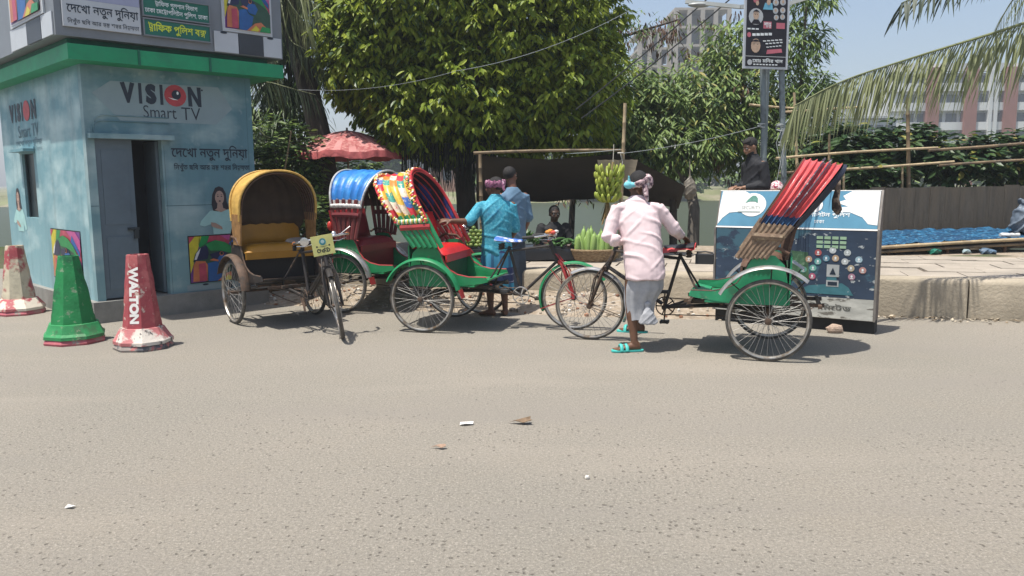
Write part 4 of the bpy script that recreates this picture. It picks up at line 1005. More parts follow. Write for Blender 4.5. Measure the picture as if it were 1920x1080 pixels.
    if h.get('bands'):       # dark appliqué bands running over the pleats
        mb = MB()
        for i_ in h['bands']: 
            pts = [hp(i_, t0 + .06 + (.5 - t0 - .06) * 2 * k / 40 * .96, .020) for k in range(41)]
            mb.tube(pts, [.011 + .006 * (k % 2) for k in range(41)], 6, True, .5)
        B(mb, 'hood_band', h['bandc'], hood)
    return root, T

M_MUST = mat('hood_mustard', (.54, .34, .085), .55, var=.2, vs=5, col2=(.42, .24, .055), s2=6, amt=.35, edge=.15, bump=.7, bs=16)
M_MUSTSEAT = mat('seat_mustard', (.36, .17, .015), .5, var=.15, vs=5, bump=.2, bs=30)
M_BLUEH = mat('hood_blue', (.025, .16, .46), .4, var=.2, vs=6, col2=(.05, .26, .6), s2=7, amt=.3, edge=.1, bump=.3, bs=14)
M_REDSEAT = mat('seat_red', (.50, .018, .018), .32, var=.12, vs=6)
M_DREDSEAT = mat('seat_dark_red', (.22, .015, .02), .4, var=.2, vs=6)
M_PINKH = mat('hood_coral', (.60, .105, .105), .28, var=.2, vs=6, col2=(.45, .06, .07), s2=7, amt=.3, edge=.15, bump=.3, bs=18)
M_NAVYH = mat('hood_navy', (.025, .055, .13), .5, var=.3, vs=8, col2=(.06, .14, .26), s2=6, amt=.35, edge=.1)
M_DNAVY = mat('curtain_navy', (.014, .018, .035), .7, var=.3, vs=4)
M_BROWNL = mat('lining_brown', (.055, .035, .022), .85, var=.3, vs=5)
M_DKL = mat('lining_dark', (.018, .014, .020), .85, var=.3)
M_FLOR = floral('hood_patchwork', [(.55, .05, .05), (.62, .42, .05), (.66, .58, .40), (.55, .10, .08), (.05, .13, .42), (.62, .28, .05), (.05, .28, .12), (.6, .07, .12)], 32)
M_GOLD = mat('rosette_gold', (.62, .46, .10), .4, var=.2, vs=20); M_ROSEW = mat('rosette_white', (.70, .66, .60), .4); M_ROSER = mat('rosette_red', (.55, .04, .05), .4); M_ROSEG = mat('rosette_green', (.05, .3, .1), .4)
M_SILVT = mat('tinsel_silver', (.58, .58, .57), .3, .3, var=.3, vs=30)
M_CHECK = mat('floor_red', (.30, .05, .045), .6, var=.25, vs=9, col2=(.22, .10, .06), s2=8, amt=.3)
M_BLUES = mat('saddle_blue', (.05, .14, .45), .45, var=.2, vs=14, col2=(.6, .6, .62), s2=9, amt=.4, edge=.04)
M_BLKS = mat('saddle_black', (.02, .02, .024), .4)

# yellow hooded one, facing the camera
yr, yT = rickshaw((-2.72, 9.10), R(-52), dict(label='rickshaw with plain mustard yellow hood and yellow number plate, beside the kiosk', steer=R(-24), wb=1.58, tr=.475, fork=M_BLACKT, fguard=M_BLACKT, saddle=M_BLKS, guard=M_RUST,
    ga0=8, body=M_BLACKT, floor=M_RUST, edge=M_RUST, seat=M_MUSTSEAT, boxc=mat('seat_box_black', (.018, .016, .014), .7), grip=mat('grip_orange', (.5, .16, .04), .5), crank=R(-60), rusty=True, armc=M_RIMW,
    hood=dict(H=.80, hw=.425, ribs=6, lr=R(7), lf=R(-8), bs=.17, px=.08, t0=.135, zones=[(1.1, 0)], mats=[M_MUST], lining=M_BROWNL, ribc=mat('rib_yellow_wood', (.26, .14, .05), .6, var=.45, vs=12), back=M_BROWNL, low=True, trim=M_MUST, tr=.014, pleat=.004)))
# blue hooded one
br, bT = rickshaw((-1.86, 9.98), R(-22), dict(label='rickshaw with shiny blue hood and silver tinsel hem, between yellow and patchwork ones', steer=R(6), fork=M_RRED, fguard=M_RGREEN, saddle=M_BLKS, guard=M_MGREY, ga0=12, flap=M_RRED,
    body=M_RGREEN, floor=M_CHECK, edge=M_RRED, seat=M_DREDSEAT, boxc=M_DREDSEAT, backc=M_DREDSEAT,
    hood=dict(H=.82, hw=.45, ribs=6, lr=R(8), lf=R(-14), bs=.26, px=.06, t0=.19, zones=[(.47, 1), (1.1, 0)], mats=[M_BLUEH, M_SILVT], lining=M_BROWNL, ribc=mat('rib_dark_red', (.14, .03, .03), .6, var=.3, vs=9), back=mat('curtain_brown', (.07, .03, .025), .8, var=.3), trim=M_SILVT, tr=.013, pleat=.022, hem=[M_SILVT, mat('tinsel_white', (.66, .64, .6), .35, var=.3, vs=30), M_SILVT], slatband=.75, stripc=mat('strip_maroon', (.16, .03, .035), .5))))
mb = MB(); mb.ell((-.14, -.49, 1.04), (.03, .025, .055), None, 10, 8); mb.tube([(-.14, -.43, .98), (-.14, -.49, 1.0)], .008, 6); o = mb.build('tail_lamp', mat('lamp_red', (.55, .05, .04), .25), br); 
# patchwork one
rr, rT = rickshaw((-.80, 8.66), R(-15), dict(label='rickshaw with patchwork red and gold hood folded back, held by the man', steer=R(3), wb=1.50, fork=M_RRED, fguard=M_RGREEN, staycol=M_RRED, saddle=M_BLUES, guard=M_RGREEN, ga0=14, flap=M_RRED, plastic=True, ringc=True,
    body=M_RGREEN, floor=M_CHECK, edge=M_RRED, seat=M_REDSEAT, boxc=mat('seat_box_green', (.012, .085, .04), .6, var=.3, vs=8), crank=R(160), fg=True,
    hood=dict(H=.90, hw=.45, ribs=6, lr=R(36), lf=R(28), bs=.30, px=.06, t0=.145, zones=[(.30, 1), (1.1, 0)], patch=[0, 2, 3, 4, 5, 2, 6, 0, 3], ribc2=M_RRED, mats=[mat('patch_red', (.52, .04, .05), .35, var=.2, vs=30), M_ROSEG, mat('patch_gold', (.62, .40, .06), .35, var=.3, vs=40), mat('patch_cream', (.66, .56, .42), .4, var=.25, vs=40, col2=(.5, .06, .08), s2=30, amt=.3, edge=.05), mat('patch_blue', (.05, .13, .40), .35, var=.2, vs=30, col2=(.6, .55, .5), s2=34, amt=.3, edge=.05), mat('patch_orange', (.60, .20, .04), .35, var=.2, vs=30), mat('patch_teal', (.06, .28, .22), .35, var=.2, vs=30, col2=(.62, .5, .2), s2=34, amt=.3, edge=.05)], lining=mat('lining_blue_black', (.02, .018, .03), .8, col2=(.03, .06, .28), s2=5, amt=.35, edge=.05, stretch=(1, 1, .3)), ribc=M_RGREEN, bowc=mat('bow_red', (.45, .03, .03), .4), back=mat('curtain_plum', (.03, .014, .02), .8), trim=M_ROSER, tr=.016, pleat=.02, ros=[M_GOLD, M_ROSEW, M_GOLD, M_ROSER], hem=[M_ROSEG, M_ROSEW, M_GOLD], slatband=.80, stripc=M_RRED)))
# coral one in front
pr, pT = rickshaw((2.34, 7.21), R(162), dict(label='rickshaw with coral pink and navy hood leaning back, in front of the steel box', bulge=.06, steer=R(4), wb=1.66, tr=.52, fork=M_RUST, fguard=M_MGREY, saddle=M_BLKS, guard=M_MGREY, ga0=28, ga1=132, gr=.47, rusty=True,
    body=mat('faded_green', (.02, .24, .11), .45, var=.18, vs=5, col2=(.03, .15, .08), s2=6, amt=.25, col3=(.2, .17, .12), s3=10, amt3=.14), floor=M_CHECK, edge=M_RUST, seat=M_RIMW, crank=R(-85),
    hood=dict(leg=.34, H=1.0, hw=.45, ribs=7, lr=R(37.5), lf=R(32), bs=.23, px=.16, t0=.145, zones=[(.27, 2), (.42, 1), (1.1, 0)], mats=[M_PINKH, M_NAVYH, mat('frayed_hem', (.28, .24, .13), .7, var=.4, vs=14)], lining=M_DNAVY, ribc=M_SLAT, back=M_DNAVY, pleat=.026, slatband=.82, stripc=M_SLAT, bands=(2.0, 3.0), bandc=mat('band_dark', (.04, .03, .05), .4, var=.4, vs=25, col2=(.5, .45, .42), s2=30, amt=.3, edge=.03))))
# red cloth over its saddle, tools under the saddle
mb = MB(); mb.grid(lambda a, b: V((.66 + .30 * a, -.12 + .24 * b, .965 - .05 * abs(2 * b - 1) ** 2 + .012 * noise.noise(V((a * 6, b * 6, 1))) - .05 * a * a)), 14, 12); mb.build('saddle_cloth', mat('cloth_red', (.50, .06, .06), .7, var=.2, vs=9), pr, 60)
mb = MB(); mb.box((.58, -.02, .82), (.16, .13, .09)); mb.tube([(.51, -.09, .87), (.58, -.1, .88), (.66, -.09, .87)], .008, 6); mb.build('tool_pouch', mat('pouch_black', (.025, .025, .028), .6), pr, 20)
# number plate and lamp on the yellow one
mb = MB(); mb.M = yT; X0 = 1.58 - .19
mb.box((X0, 0, .935), (.008, .215, .20)); plate = mb.build('number_plate', mat('plate_yellow', (.62, .60, .22), .5, var=.1, vs=9), yr, 0)
M_PLK = mat('plate_ink', (.05, .06, .045), .5); M_PLE = mat('plate_emblem', (.05, .26, .30), .5, var=.2, vs=40)
T3 = yT.to_3x3(); PS = Sheet(yT @ V((X0 + .004, .1075, .835)), T3 @ V((0, -1, 0)), T3 @ V((0, 0, 1))); PS.n = T3 @ V((1, 0, 0))
kprint('lettering', M_PLK, lambda mb: PS.text(mb, '৫৯৩', .045, .025, .175, .075, .002, bold=.03), plate)
kprint('plate_emblem', M_PLE, lambda mb: PS.disc(mb, .105, .135, .034, .036, .002, 12), plate)
kprint('plate_emblem', mat('emblem_pale', (.4, .55, .55), .5), lambda mb: PS.disc(mb, .105, .137, .018, .019, .0035, 10), plate)
kprint('plate_ornament', M_PLK, lambda mb: (PS.poly(mb, [(.04, .09), (.105, .083), (.175, .09), (.105, .088)], .002), PS.disc(mb, .045, .092, .010, .010, .002, 7), PS.disc(mb, .168, .092, .010, .010, .002, 7)), plate)
mb = MB(); mb.M = yT; mb.lathe([(.008, -.05), (.03, -.04), (.042, 0), (.044, .006), (.03, .008)], (1.58 - .2, -.17, 1.0), (1, 0, 0), 14); mb.build('head_lamp', M_CHROME, yr)
mb = MB(); mb.M = yT; mb.tube([(1.58 - .22, .12, 1.0), (1.58 - .18, .20, 1.02), (1.58 - .20, .30, 1.07)], .005, 6); mb.build('brake_lever', M_CHROME, yr)

# cloth strap hanging from the back of the coral hood
q = V((-.56, -.30, 1.60)); mb = MB(); rs = []
for z_, w_ in ((0, .018), (-.12, .022), (-.24, .032), (-.33, .045), (-.38, .012)): rs.append([q + V((.012 * math.sin(z_ * 20) + w_ * math.cos(a), w_ * .35 * math.sin(a), z_)) for a in [2 * PI * k / 8 for k in range(8)]])
mb.rings(rs); mb.build('hanging_strap', mat('strap_dark', (.05, .035, .03), .7, var=.4, vs=12, col2=(.4, .3, .22), s2=9, amt=.35), pr, 50)
# ================================================================== people
def skinmat(n, c): return mat('skin_' + n, c, .5, var=.12, vs=12, spec=.35)
def hand(mb, wr, d, nrm, curl=.5, side=1, k=1.0, spread=.12, grip=0.0):
    """palm, four unequal bent fingers and a thumb; d = fingers, nrm = back of the hand, side = +1 thumb towards d x nrm"""
    d = V(d).normalized(); nrm = V(nrm); nrm = (nrm - d * nrm.dot(d)).normalized(); sx = d.cross(nrm) * side
    wr = V(wr)
    Rm = Matrix((sx, d, nrm)).transposed()
    mb.ell(wr + d * .045 * k, (.040 * k, .052 * k, .016 * k), Rm, 12, 8)
    for j, (off, L_, r_) in enumerate(((.030, .072, .0092), (.010, .080, .0096), (-.010, .074, .0092), (-.028, .058, .0082))):
        p = wr + d * .080 * k + sx * off * k; pts = [p - d * .02 * k, p]; dd = (d + sx * off * spread / .03).normalized(); a = 0
        for q, sg in enumerate((.42, .32, .26)):
            a += curl * (.75, 1.0, .8)[q] + grip * .25
            e = dd * math.cos(a) - nrm * math.sin(a); p = p + e * L_ * sg * k; pts.append(p)
        mb.capsule(pts, [r_ * k * f for f in (1.05, 1.0, .95, .88, .78)], 8)
    p = wr + d * .025 * k + sx * .030 * k
    t1 = p + (sx * .75 + d * .55 - nrm * .25) .normalized() * .034 * k; t2 = t1 + (sx * .30 + d * .85 - nrm * (.3 + curl * .4)).normalized() * .030 * k; t3 = t2 + (d * .9 - nrm * (.3 + curl * .6) - sx * .1).normalized() * .022 * k
    mb.capsule([p - sx * .01 * k, p, t1, t2, t3], [.011 * k, .0125 * k, .011 * k, .010 * k, .0085 * k], 8)
def foot(mb, an, d, k=1.0):
    """ankle point, toe direction; sole at ankle.z-.075"""
    d = V(d); d.z = 0; d.normalize(); sx = d.cross(UP); an = V(an); zf = an.z - .075 * k
    mb.capsule([an, V((an.x, an.y, zf + .045)) - d * .025], [.034 * k, .034 * k], 10)
    rs = [(-.055, .028, .030), (-.02, .034, .036), (.05, .036, .034), (.11, .042, .022), (.15, .040, .016)]
    mb.rings([[V((an.x, an.y, zf)) + d * a * k + sx * (w_ * k * math.cos(2 * PI * j / 12)) + UP * (h_ * k * (1 + math.sin(2 * PI * j / 12))) for j in range(12)] for a, w_, h_ in rs])
    for j in range(5):
        o = .030 - j * .0155; L_ = .19 - j * .009 - (.006 if j == 0 else 0); r_ = .013 if j == 0 else .0095
        mb.capsule([V((an.x, an.y, zf + r_)) + d * .125 * k + sx * o * k, V((an.x, an.y, zf + r_ * .9)) + d * L_ * k + sx * o * k], [r_ * k, r_ * .9 * k], 8)
def head(mb, c, fwd, up=(0, 0, 1), k=1.0):
    """skull, jaw, nose, brow, lips, ears; returns rotation (x right, y forward, z up)"""
    f = V(fwd).normalized(); u = V(up); u = (u - f * u.dot(f)).normalized(); x = f.cross(u)
    Rm = Matrix((x, f, u)).transposed(); c = V(c); L = lambda a, b, d_: c + Rm @ V((a * k, b * k, d_ * k))
    mb.ell(L(0, -.012, .022), (.074 * k, .092 * k, .092 * k), Rm, 18, 14)
    mb.ell(L(0, .020, -.045), (.056 * k, .068 * k, .072 * k), Rm, 16, 12)
    mb.ell(L(0, .050, -.092), (.030 * k, .026 * k, .022 * k), Rm, 10, 8)
    mb.capsule([L(0, .086, .012), L(0, .104, -.022), L(0, .100, -.034)], [.009 * k, .014 * k, .015 * k], 8)
    for s in (1, -1):
        mb.ell(L(.016 * s, .094, -.035), (.010 * k, .011 * k, .009 * k), Rm, 8, 6)
        mb.ell(L(.076 * s, -.006, -.012), (.010 * k, .020 * k, .032 * k), Rm, 10, 8)
        mb.ell(L(.040 * s, .058, -.030), (.024 * k, .022 * k, .022 * k), Rm, 10, 8)
        mb.capsule([L(.012 * s, .083, .030), L(.050 * s, .068, .026)], [.010 * k, .009 * k], 8)
    mb.capsule([L(-.020, .083, -.063), L(0, .090, -.061), L(.020, .083, -.063)], [.006 * k, .0085 * k, .006 * k], 8)
    mb.capsule([L(-.018, .080, -.072), L(0, .087, -.073), L(.018, .080, -.072)], [.006 * k, .008 * k, .006 * k], 8)
    return Rm
def face_parts(root, c, Rm, k=1.0, hairm=None):
    c = V(c); L = lambda a, b, d_: c + Rm @ V((a * k, b * k, d_ * k))
    for s in (1, -1):
        mb = MB(); mb.ell(L(.030 * s, .0745, .004), (.0125 * k, .010 * k, .0105 * k), Rm, 10, 8); e = mb.build('eye', mat('eye_white', (.55, .52, .48), .3), root)
        mb = MB(); mb.ell(L(.030 * s, .081, .004), (.0055 * k, .0045 * k, .0058 * k), Rm, 8, 6); mb.build('iris', mat('eye_dark', (.02, .012, .01), .2), e)
        if hairm:
            mb = MB(); mb.capsule([L(.014 * s, .089, .024), L(.034 * s, .086, .030), L(.052 * s, .068, .024)], [.0045 * k, .005 * k, .003 * k], 6); mb.build('eyebrow', hairm, root)
def torso(mb, rings_, n=22):
    """rings_: (centre, half width, half depth, side axis)"""
    rs = []
    for c, a, b, sx in rings_:
        sx = V(sx).normalized(); f = UP.cross(sx).normalized()
        rs.append([V(c) + sx * (a * math.copysign(abs(math.cos(2 * PI * k / n)) ** .85, math.cos(2 * PI * k / n))) + f * (b * math.sin(2 * PI * k / n)) for k in range(n)])
    mb.rings(rs)
M_HAIR = mat('hair_black', (.012, .010, .010), .6, var=.4, vs=60, bump=.6, bs=160)

# ---- man in the pale pink shirt, seen from behind, one foot on the road, other on the pedal side
MP = V((1.14, 7.17, 0)); p1 = empty('person', MP, 0, 'man from behind in pale pink shirt and grey lungi holding the coral rickshaw', 'person')
skP = skinmat('brown', (.125, .062, .036))
mb = MB()
SX = (1, -.08, 0)
torso(mb, [((.05, .0, .66), .15, .11, SX), ((.05, .02, .78), .165, .12, SX), ((.04, .03, .90), .145, .105, SX), ((.025, .06, 1.05), .15, .105, SX), ((.01, .10, 1.20), .175, .11, SX), ((.0, .125, 1.28), .16, .09, SX), ((.0, .145, 1.34), .065, .06, SX)])
hc = V((.015, .195, 1.515))
mb.capsule([(.0, .14, 1.33), (.0, .168, 1.40), (.01, .19, 1.47)], [.055, .054, .055], 12)
HR = head(mb, hc, (-.42, .80, -.34), (-.05, .35, 1), 1.0)
LS_, LE, LW = V((-.185, .10, 1.295)), V((-.265, .06, 1.045)), V((-.145, .17, .985))
RS_, RE, RW_ = V((.195, .10, 1.295)), V((.345, .12, 1.10)), V((.425, .22, 1.035))
for a, b, c in ((LS_, LE, LW), (RS_, RE, RW_)):
    mb.capsule([a, a.lerp(b, .5), b], [.050, .046, .040], 12); mb.capsule([b, b.lerp(c, .35), c], [.040, .039, .027], 12)
hand(mb, LW, (.55, .62, -.25), (.2, .1, 1), .75, 1)
hand(mb, RW_, (.62, .45, -.35), (.15, .1, 1), .55, -1)
LH, LK, LA = V((-.03, .02, .78)), V((-.055, .045, .435)), V((-.03, -.01, .088))
mb.capsule([LH, LH.lerp(LK, .5), LK], [.085, .075, .055], 12); mb.capsule([LK, LK.lerp(LA, .3), LK.lerp(LA, .75), LA], [.052, .055, .038, .032], 12)
foot(mb, V((LA.x, LA.y, LA.z)), (-.93, -.10, 0))
RH, RK, RA = V((.12, .05, .78)), V((.14, .30, .50)), V((.06, .30, .20))
mb.capsule([RH, RH.lerp(RK, .5), RK], [.085, .075, .055], 12); mb.capsule([RK, RK.lerp(RA, .3), RA], [.052, .053, .033], 12); foot(mb, RA, (-.9, .3, 0))
body = remesh(mb.build('body', skP, p1), .0075, 2)
mb = MB()   # shirt
torso(mb, [((.066, .0, .665), .172, .137, SX), ((.062, .008, .72), .182, .143, SX), ((.055, .02, .80), .188, .142, SX), ((.045, .035, .92), .178, .132, SX), ((.03, .065, 1.05), .182, .128, SX), ((.01, .10, 1.18), .203, .128, SX), ((.0, .120, 1.265), .205, .118, SX), ((.0, .130, 1.315), .165, .100, SX), ((.0, .142, 1.355), .105, .085, SX), ((.0, .150, 1.395), .072, .072, SX)])
for a, b, c in ((LS_, LE, LW), (RS_, RE, RW_)):
    a2 = a + V((-.06 if a.x > 0 else .06, .0, .012)); mb.capsule([a2, a, a.lerp(b, .5), b], [.052, .064, .063, .060], 14); mb.capsule([b, b.lerp(c, .5), b.lerp(c, .86)], [.060, .054, .046], 14)
mb.torus((.002, .152, 1.385), .062, .014, (0, .35, 1), 24, 8)
mb.capsule([V((-.20, -.02, 1.03)), V((-.22, .02, 1.0)), V((-.19, .10, 1.0))], [.04, .05, .05], 10)
M_PINK = mat('shirt_pale_pink', (.69, .55, .56), .8, var=.03, vs=40)
shirt = remesh(mb.build('shirt', M_PINK, p1), .008, 1, (.013, 8, 8.0))
# lungi: tucked up, gathered into a knot below the right knee
def lungi(name, m, par, rings_, folds, amp, n=72, seed=0, par_smooth=70):
    mb = MB(); rs = []
    N_ = len(rings_)
    for i, (c, a, b, sx) in enumerate(rings_):
        sx = V(sx).normalized(); f = UP.cross(sx); w_ = i / (N_ - 1); row = []
        for k in range(n):
            th = 2 * PI * k / n
            r = 1 + amp * w_ * (math.sin(folds * th + seed + 1.2 * math.sin(th * 2)) * .6 + .8 * noise.noise(V((math.cos(th) * 2.2, math.sin(th) * 2.2, w_ * 1.5 + seed))))
            row.append(V(c) + sx * a * r * math.cos(th) + f * b * r * math.sin(th) + UP * (.03 * w_ * noise.noise(V((th * 1.3, seed, 3)))))
        rs.append(row)
    # an inner layer so the cloth has thickness at the hem
    inner = [[p.lerp(sum(r, V()) / len(r), .05) for p in r] for r in reversed(rs)]
    mb.rings(rs + inner, True, True)
    return mb.build(name, m, par, par_smooth)
M_LUNG = mat('lungi_grey', (.30, .31, .33), .85, var=.08, vs=4, col2=(.36, .365, .38), s2=30, amt=.5, edge=.15, stretch=(1, 1, 1))
def fine(c0, c1, f, n): return [(V(a).lerp(V(b), f), x + (y - x) * f, p + (q - p) * f, V(s).lerp(V(t), f)) for (a, x, p, s), (b, y, q, t) in ((c0, c1),)]
ks = [((.06, .01, .80), .15, .11, SX), ((.065, .025, .70), .168, .128, SX), ((.06, .05, .58), .178, .155, SX), ((.03, .06, .46), .145, .13, SX), ((.025, .05, .36), .125, .105, SX), ((.03, .04, .29), .12, .095, SX)]
full = []
for a, b in zip(ks, ks[1:]):
    for q in range(3): full += fine(a, b, q / 3, 3)
full.append((V(ks[-1][0]), ks[-1][1], ks[-1][2], V(ks[-1][3])))
lg = lungi('lungi', M_LUNG, p1, full, 12, .12, seed=.7)
mb = MB()   # knotted, gathered hem hanging behind the right knee
for k in range(9):
    a = -1.0 + k * .25; base = V((.075, -.055, .445)); tip = V((.085 + .09 * math.sin(a), -.075 - .02 * math.cos(a * 2), .285 - .022 * math.cos(a)))
    mb.tube([base, base.lerp(tip, .5) + V((0, -.016, 0)), tip], [.016, .022, .029], 8, True, .6)
mb.ell((.075, -.062, .445), (.035, .025, .028), None, 10, 8)
remesh(mb.build('lungi_knot', M_LUNG, lg), .008, 1, (.006, 22, 12))
# head cloth: a ring round the crown with a cyan knot, hair showing above
mb = MB(); mb.ell(hc + HR @ V((0, -.016, .030)), (.081, .098, .090), HR, 20, 14); hr = mb.build('hair', M_HAIR, p1)
M_CHK = mat('headcloth_check', (.42, .30, .31), .85, var=.2, vs=14, col2=(.10, .06, .08), s2=38, amt=.42, edge=.05, det=2, col3=(.62, .58, .56), s3=24, amt3=.35)
mb = MB()
pts = []
for k in range(36):
    a = 2 * PI * k / 36; lift = .050 * math.cos(a - R(20)) + .004 * math.sin(3 * a)
    pts.append(hc + HR @ V((.086 * math.cos(a), -.016 + .105 * math.sin(a), .020 + lift + .02 * math.sin(a))))
mb.tube(pts, [.022 + .004 * math.sin(5 * a_) for a_ in range(36)], 10, False, 1.5, True)
mb.ell(hc + HR @ V((.055, -.075, .0)), (.055, .055, .075), HR, 14, 10)
mb.capsule([hc + V((.05, -.10, -.02)), hc + V((.06, -.13, -.10)), hc + V((.07, -.13, -.15))], [.028, .024, .012], 8)
cl = remesh(mb.build('head_cloth', M_CHK, p1), .007, 1, (.005, 30, 40))
mb = MB(); mb.ell(hc + V((-.095, -.085, -.008)), (.045, .038, .034), None, 12, 9); mb.capsule([hc + V((-.09, -.09, .01)), hc + V((-.095, -.095, .07))], [.016, .008], 8); mb.capsule([hc + V((-.06, -.10, -.008)), hc + V((.0, -.115, .0))], [.024, .016], 8)
o = remesh(mb.build('cloth_knot', mat('knot_cyan', (.16, .48, .55), .8, var=.15, vs=20), cl), .006, 1, (.004, 40, 40)); o['label'] = 'cyan knot of the head cloth'
# sandals
M_SAND = mat('sandal_turquoise', (.06, .45, .40), .6, var=.1, vs=20)
def sandal(par, an, d):
    d = V(d); d.z = 0; d.normalize(); sx = d.cross(UP); an = V(an); zf = an.z - .082
    mb = MB(); out = [(-.085, .012), (-.075, .030), (-.03, .036), (.04, .038), (.11, .050), (.17, .046), (.205, .028), (.212, .008)]
    L_ = [V((an.x, an.y, zf)) + d * a + sx * w_ for a, w_ in out] + [V((an.x, an.y, zf)) + d * a - sx * w_ for a, w_ in reversed(out)]
    mb.prism(L_, (0, 0, .014)); o = mb.build('sandal', M_SAND, par, 0)
    mb = MB()
    for a in (.075, .125):
        mb.tube([V((an.x, an.y, zf + .010)) + d * a + sx * (.047 * math.cos(t)) + UP * (.052 * math.sin(t)) for t in [PI * k / 8 for k in range(9)]], .010, 6, True, 1.7)
    mb.build('sandal_strap', M_SAND, o)
sandal(p1, LA, (-.93, -.10, 0)); sandal(p1, RA, (-.9, .3, 0))

# ---- man in the turquoise shirt, reaching to the patchwork hood
MBp = V((-.17, 9.20, 0)); rzB = R(20)
p2 = empty('person', MBp, 0, 'man in turquoise shirt and blue plaid lungi reaching out to the patchwork hood', 'person')
skB = skinmat('deep', (.13, .065, .04))
SB = V((.94, .30, 0)); FB_ = V((-.30, .94, 0))
mb = MB()
def b2(x, y, z): return SB * x + FB_ * y + V((0, 0, z))
torso(mb, [(b2(0, 0, .80), .155, .11, SB), (b2(0, 0, .92), .15, .105, SB), (b2(0, 0, 1.05), .15, .105, SB), (b2(0, .01, 1.18), .165, .10, SB), (b2(0, .01, 1.27), .13, .08, SB), (b2(0, .015, 1.33), .055, .055, SB)])
hB = b2(-.005, .05, 1.49)
mb.capsule([b2(0, .01, 1.33), b2(0, .03, 1.40), b2(0, .04, 1.46)], [.06, .054, .054], 12); HRB = head(mb, hB, FB_ * .55 + SB * -.8 + V((0, 0, -.1)), (0, 0, 1), .98)
S1, E1, W1_ = b2(-.195, .02, 1.27), b2(-.30, -.02, 1.10) + V((-.03, -.06, -.0)), V((-.50, -.235, 1.115))
S2_, E2, W2 = b2(.195, .01, 1.27), b2(.235, .02, 1.0), b2(.20, .18, .84)
for a, b, c in ((S1, E1, W1_), (S2_, E2, W2)):
    mb.capsule([a, a.lerp(b, .5), b], [.050, .044, .040], 12); mb.capsule([b, b.lerp(c, .35), c], [.040, .039, .027], 12)
hand(mb, W1_, (-.95, -.10, .10), (.1, -.5, .8), .3, -1, 1.0, .3)
hand(mb, W2, (0, .6, -.8), (1, 0, 0), .5, -1)
for s, tx in ((-1, -.08), (1, .08)):
    H_, K_, A_ = b2(tx, 0, .84), b2(tx * 1.05, .03, .46), b2(tx * 1.1 , -.02, .083)
    mb.capsule([H_, H_.lerp(K_, .5), K_], [.085, .075, .055], 12); mb.capsule([K_, K_.lerp(A_, .3), K_.lerp(A_, .75), A_], [.052, .056, .038, .033], 12)
    foot(mb, A_, FB_ + SB * (.5 * s - .3))
remesh(mb.build('body', skB, p2), .009, 2)
mb = MB()
torso(mb, [(b2(0, 0, .70), .185, .135, SB), (b2(0, 0, .82), .182, .135, SB), (b2(0, 0, .95), .175, .128, SB), (b2(0, 0, 1.08), .178, .125, SB), (b2(0, .005, 1.17), .198, .125, SB), (b2(0, .01, 1.25), .198, .112, SB), (b2(0, .015, 1.30), .155, .10, SB), (b2(0, .015, 1.345), .10, .08, SB), (b2(0, .02, 1.385), .066, .066, SB)])
for a, b in ((S1, E1), (S2_, E2)): mb.capsule([a + SB * (.06 if a is S1 else -.06) + V((0, 0, .012)), a, a.lerp(b, .55), a.lerp(b, .95)], [.050, .060, .062, .064], 14)
mb.torus(b2(0, .022, 1.385), .058, .013, (0, .2, 1), 20, 8)
remesh(mb.build('shirt', mat('shirt_turquoise', (.035, .27, .38), .75, var=.15, vs=20, col2=(.10, .40, .50), s2=45, amt=.38, edge=.08, det=3, col3=(.02, .12, .24), s3=4, amt3=.25), p2), .011, 2, (.010, 9, 9))
M_PLAID = bpy.data.materials.new('lungi_plaid'); M_PLAID.use_nodes = True
def plaid(m):
    t = m.node_tree; N = t.nodes; L = t.links; b = N['Principled BSDF']; b.inputs['Roughness'].default_value = .8
    tc = N.new('ShaderNodeTexCoord'); xyz = N.new('ShaderNodeSeparateXYZ'); L.new(tc.outputs['Object'], xyz.inputs[0])
    cr = N.new('ShaderNodeValToRGB'); cr.color_ramp.interpolation = 'CONSTANT'; mrn = N.new('ShaderNodeMapRange'); mrn.inputs[1].default_value = .25; mrn.inputs[2].default_value = .86; L.new(xyz.outputs[2], mrn.inputs[0]); L.new(mrn.outputs[0], cr.inputs[0])
    e = cr.color_ramp.elements; e[0].color = (.04, .30, .46, 1); e[0].position = 0; e[1].position = .22; e[1].color = (.018, .03, .10, 1)
    for p, c in ((.24, (.32, .36, .45, 1)), (.26, (.018, .03, .10, 1)), (.38, (.30, .33, .42, 1)), (.40, (.02, .035, .12, 1)), (.52, (.05, .28, .45, 1)), (.80, (.02, .04, .12, 1)), (.9, (.05, .25, .42, 1))):
        q = e.new(p); q.color = c
    wv = N.new('ShaderNodeTexWave'); wv.inputs['Scale'].default_value = 3.2; L.new(tc.outputs['Object'], wv.inputs[0])
    mx = N.new('ShaderNodeMix'); mx.data_type = 'RGBA'; mm = N.new('ShaderNodeMapRange'); mm.inputs[1].default_value = .7; mm.inputs[2].default_value = .8; mm.inputs[4].default_value = .6; L.new(wv.outputs['Fac'], mm.inputs[0]); L.new(mm.outputs[0], mx.inputs[0])
    L.new(cr.outputs[0], mx.inputs[6]); mx.inputs[7].default_value = (.02, .04, .12, 1); L.new(mx.outputs[2], b.inputs['Base Color'])
plaid(M_PLAID)
kb = [(b2(0, 0, .86), .165, .12, SB), (b2(0, 0, .7), .185, .14, SB), (b2(0, .01, .5), .19, .15, SB), (b2(0, .01, .30), .20, .15, SB)]
full = []
for a, b in zip(kb, kb[1:]):
    for q in range(4): full += fine(a, b, q / 4, 3)
full.append((V(kb[-1][0]), kb[-1][1], kb[-1][2], V(kb[-1][3])))
lungi('lungi', M_PLAID, p2, full, 9, .13, seed=2.1)
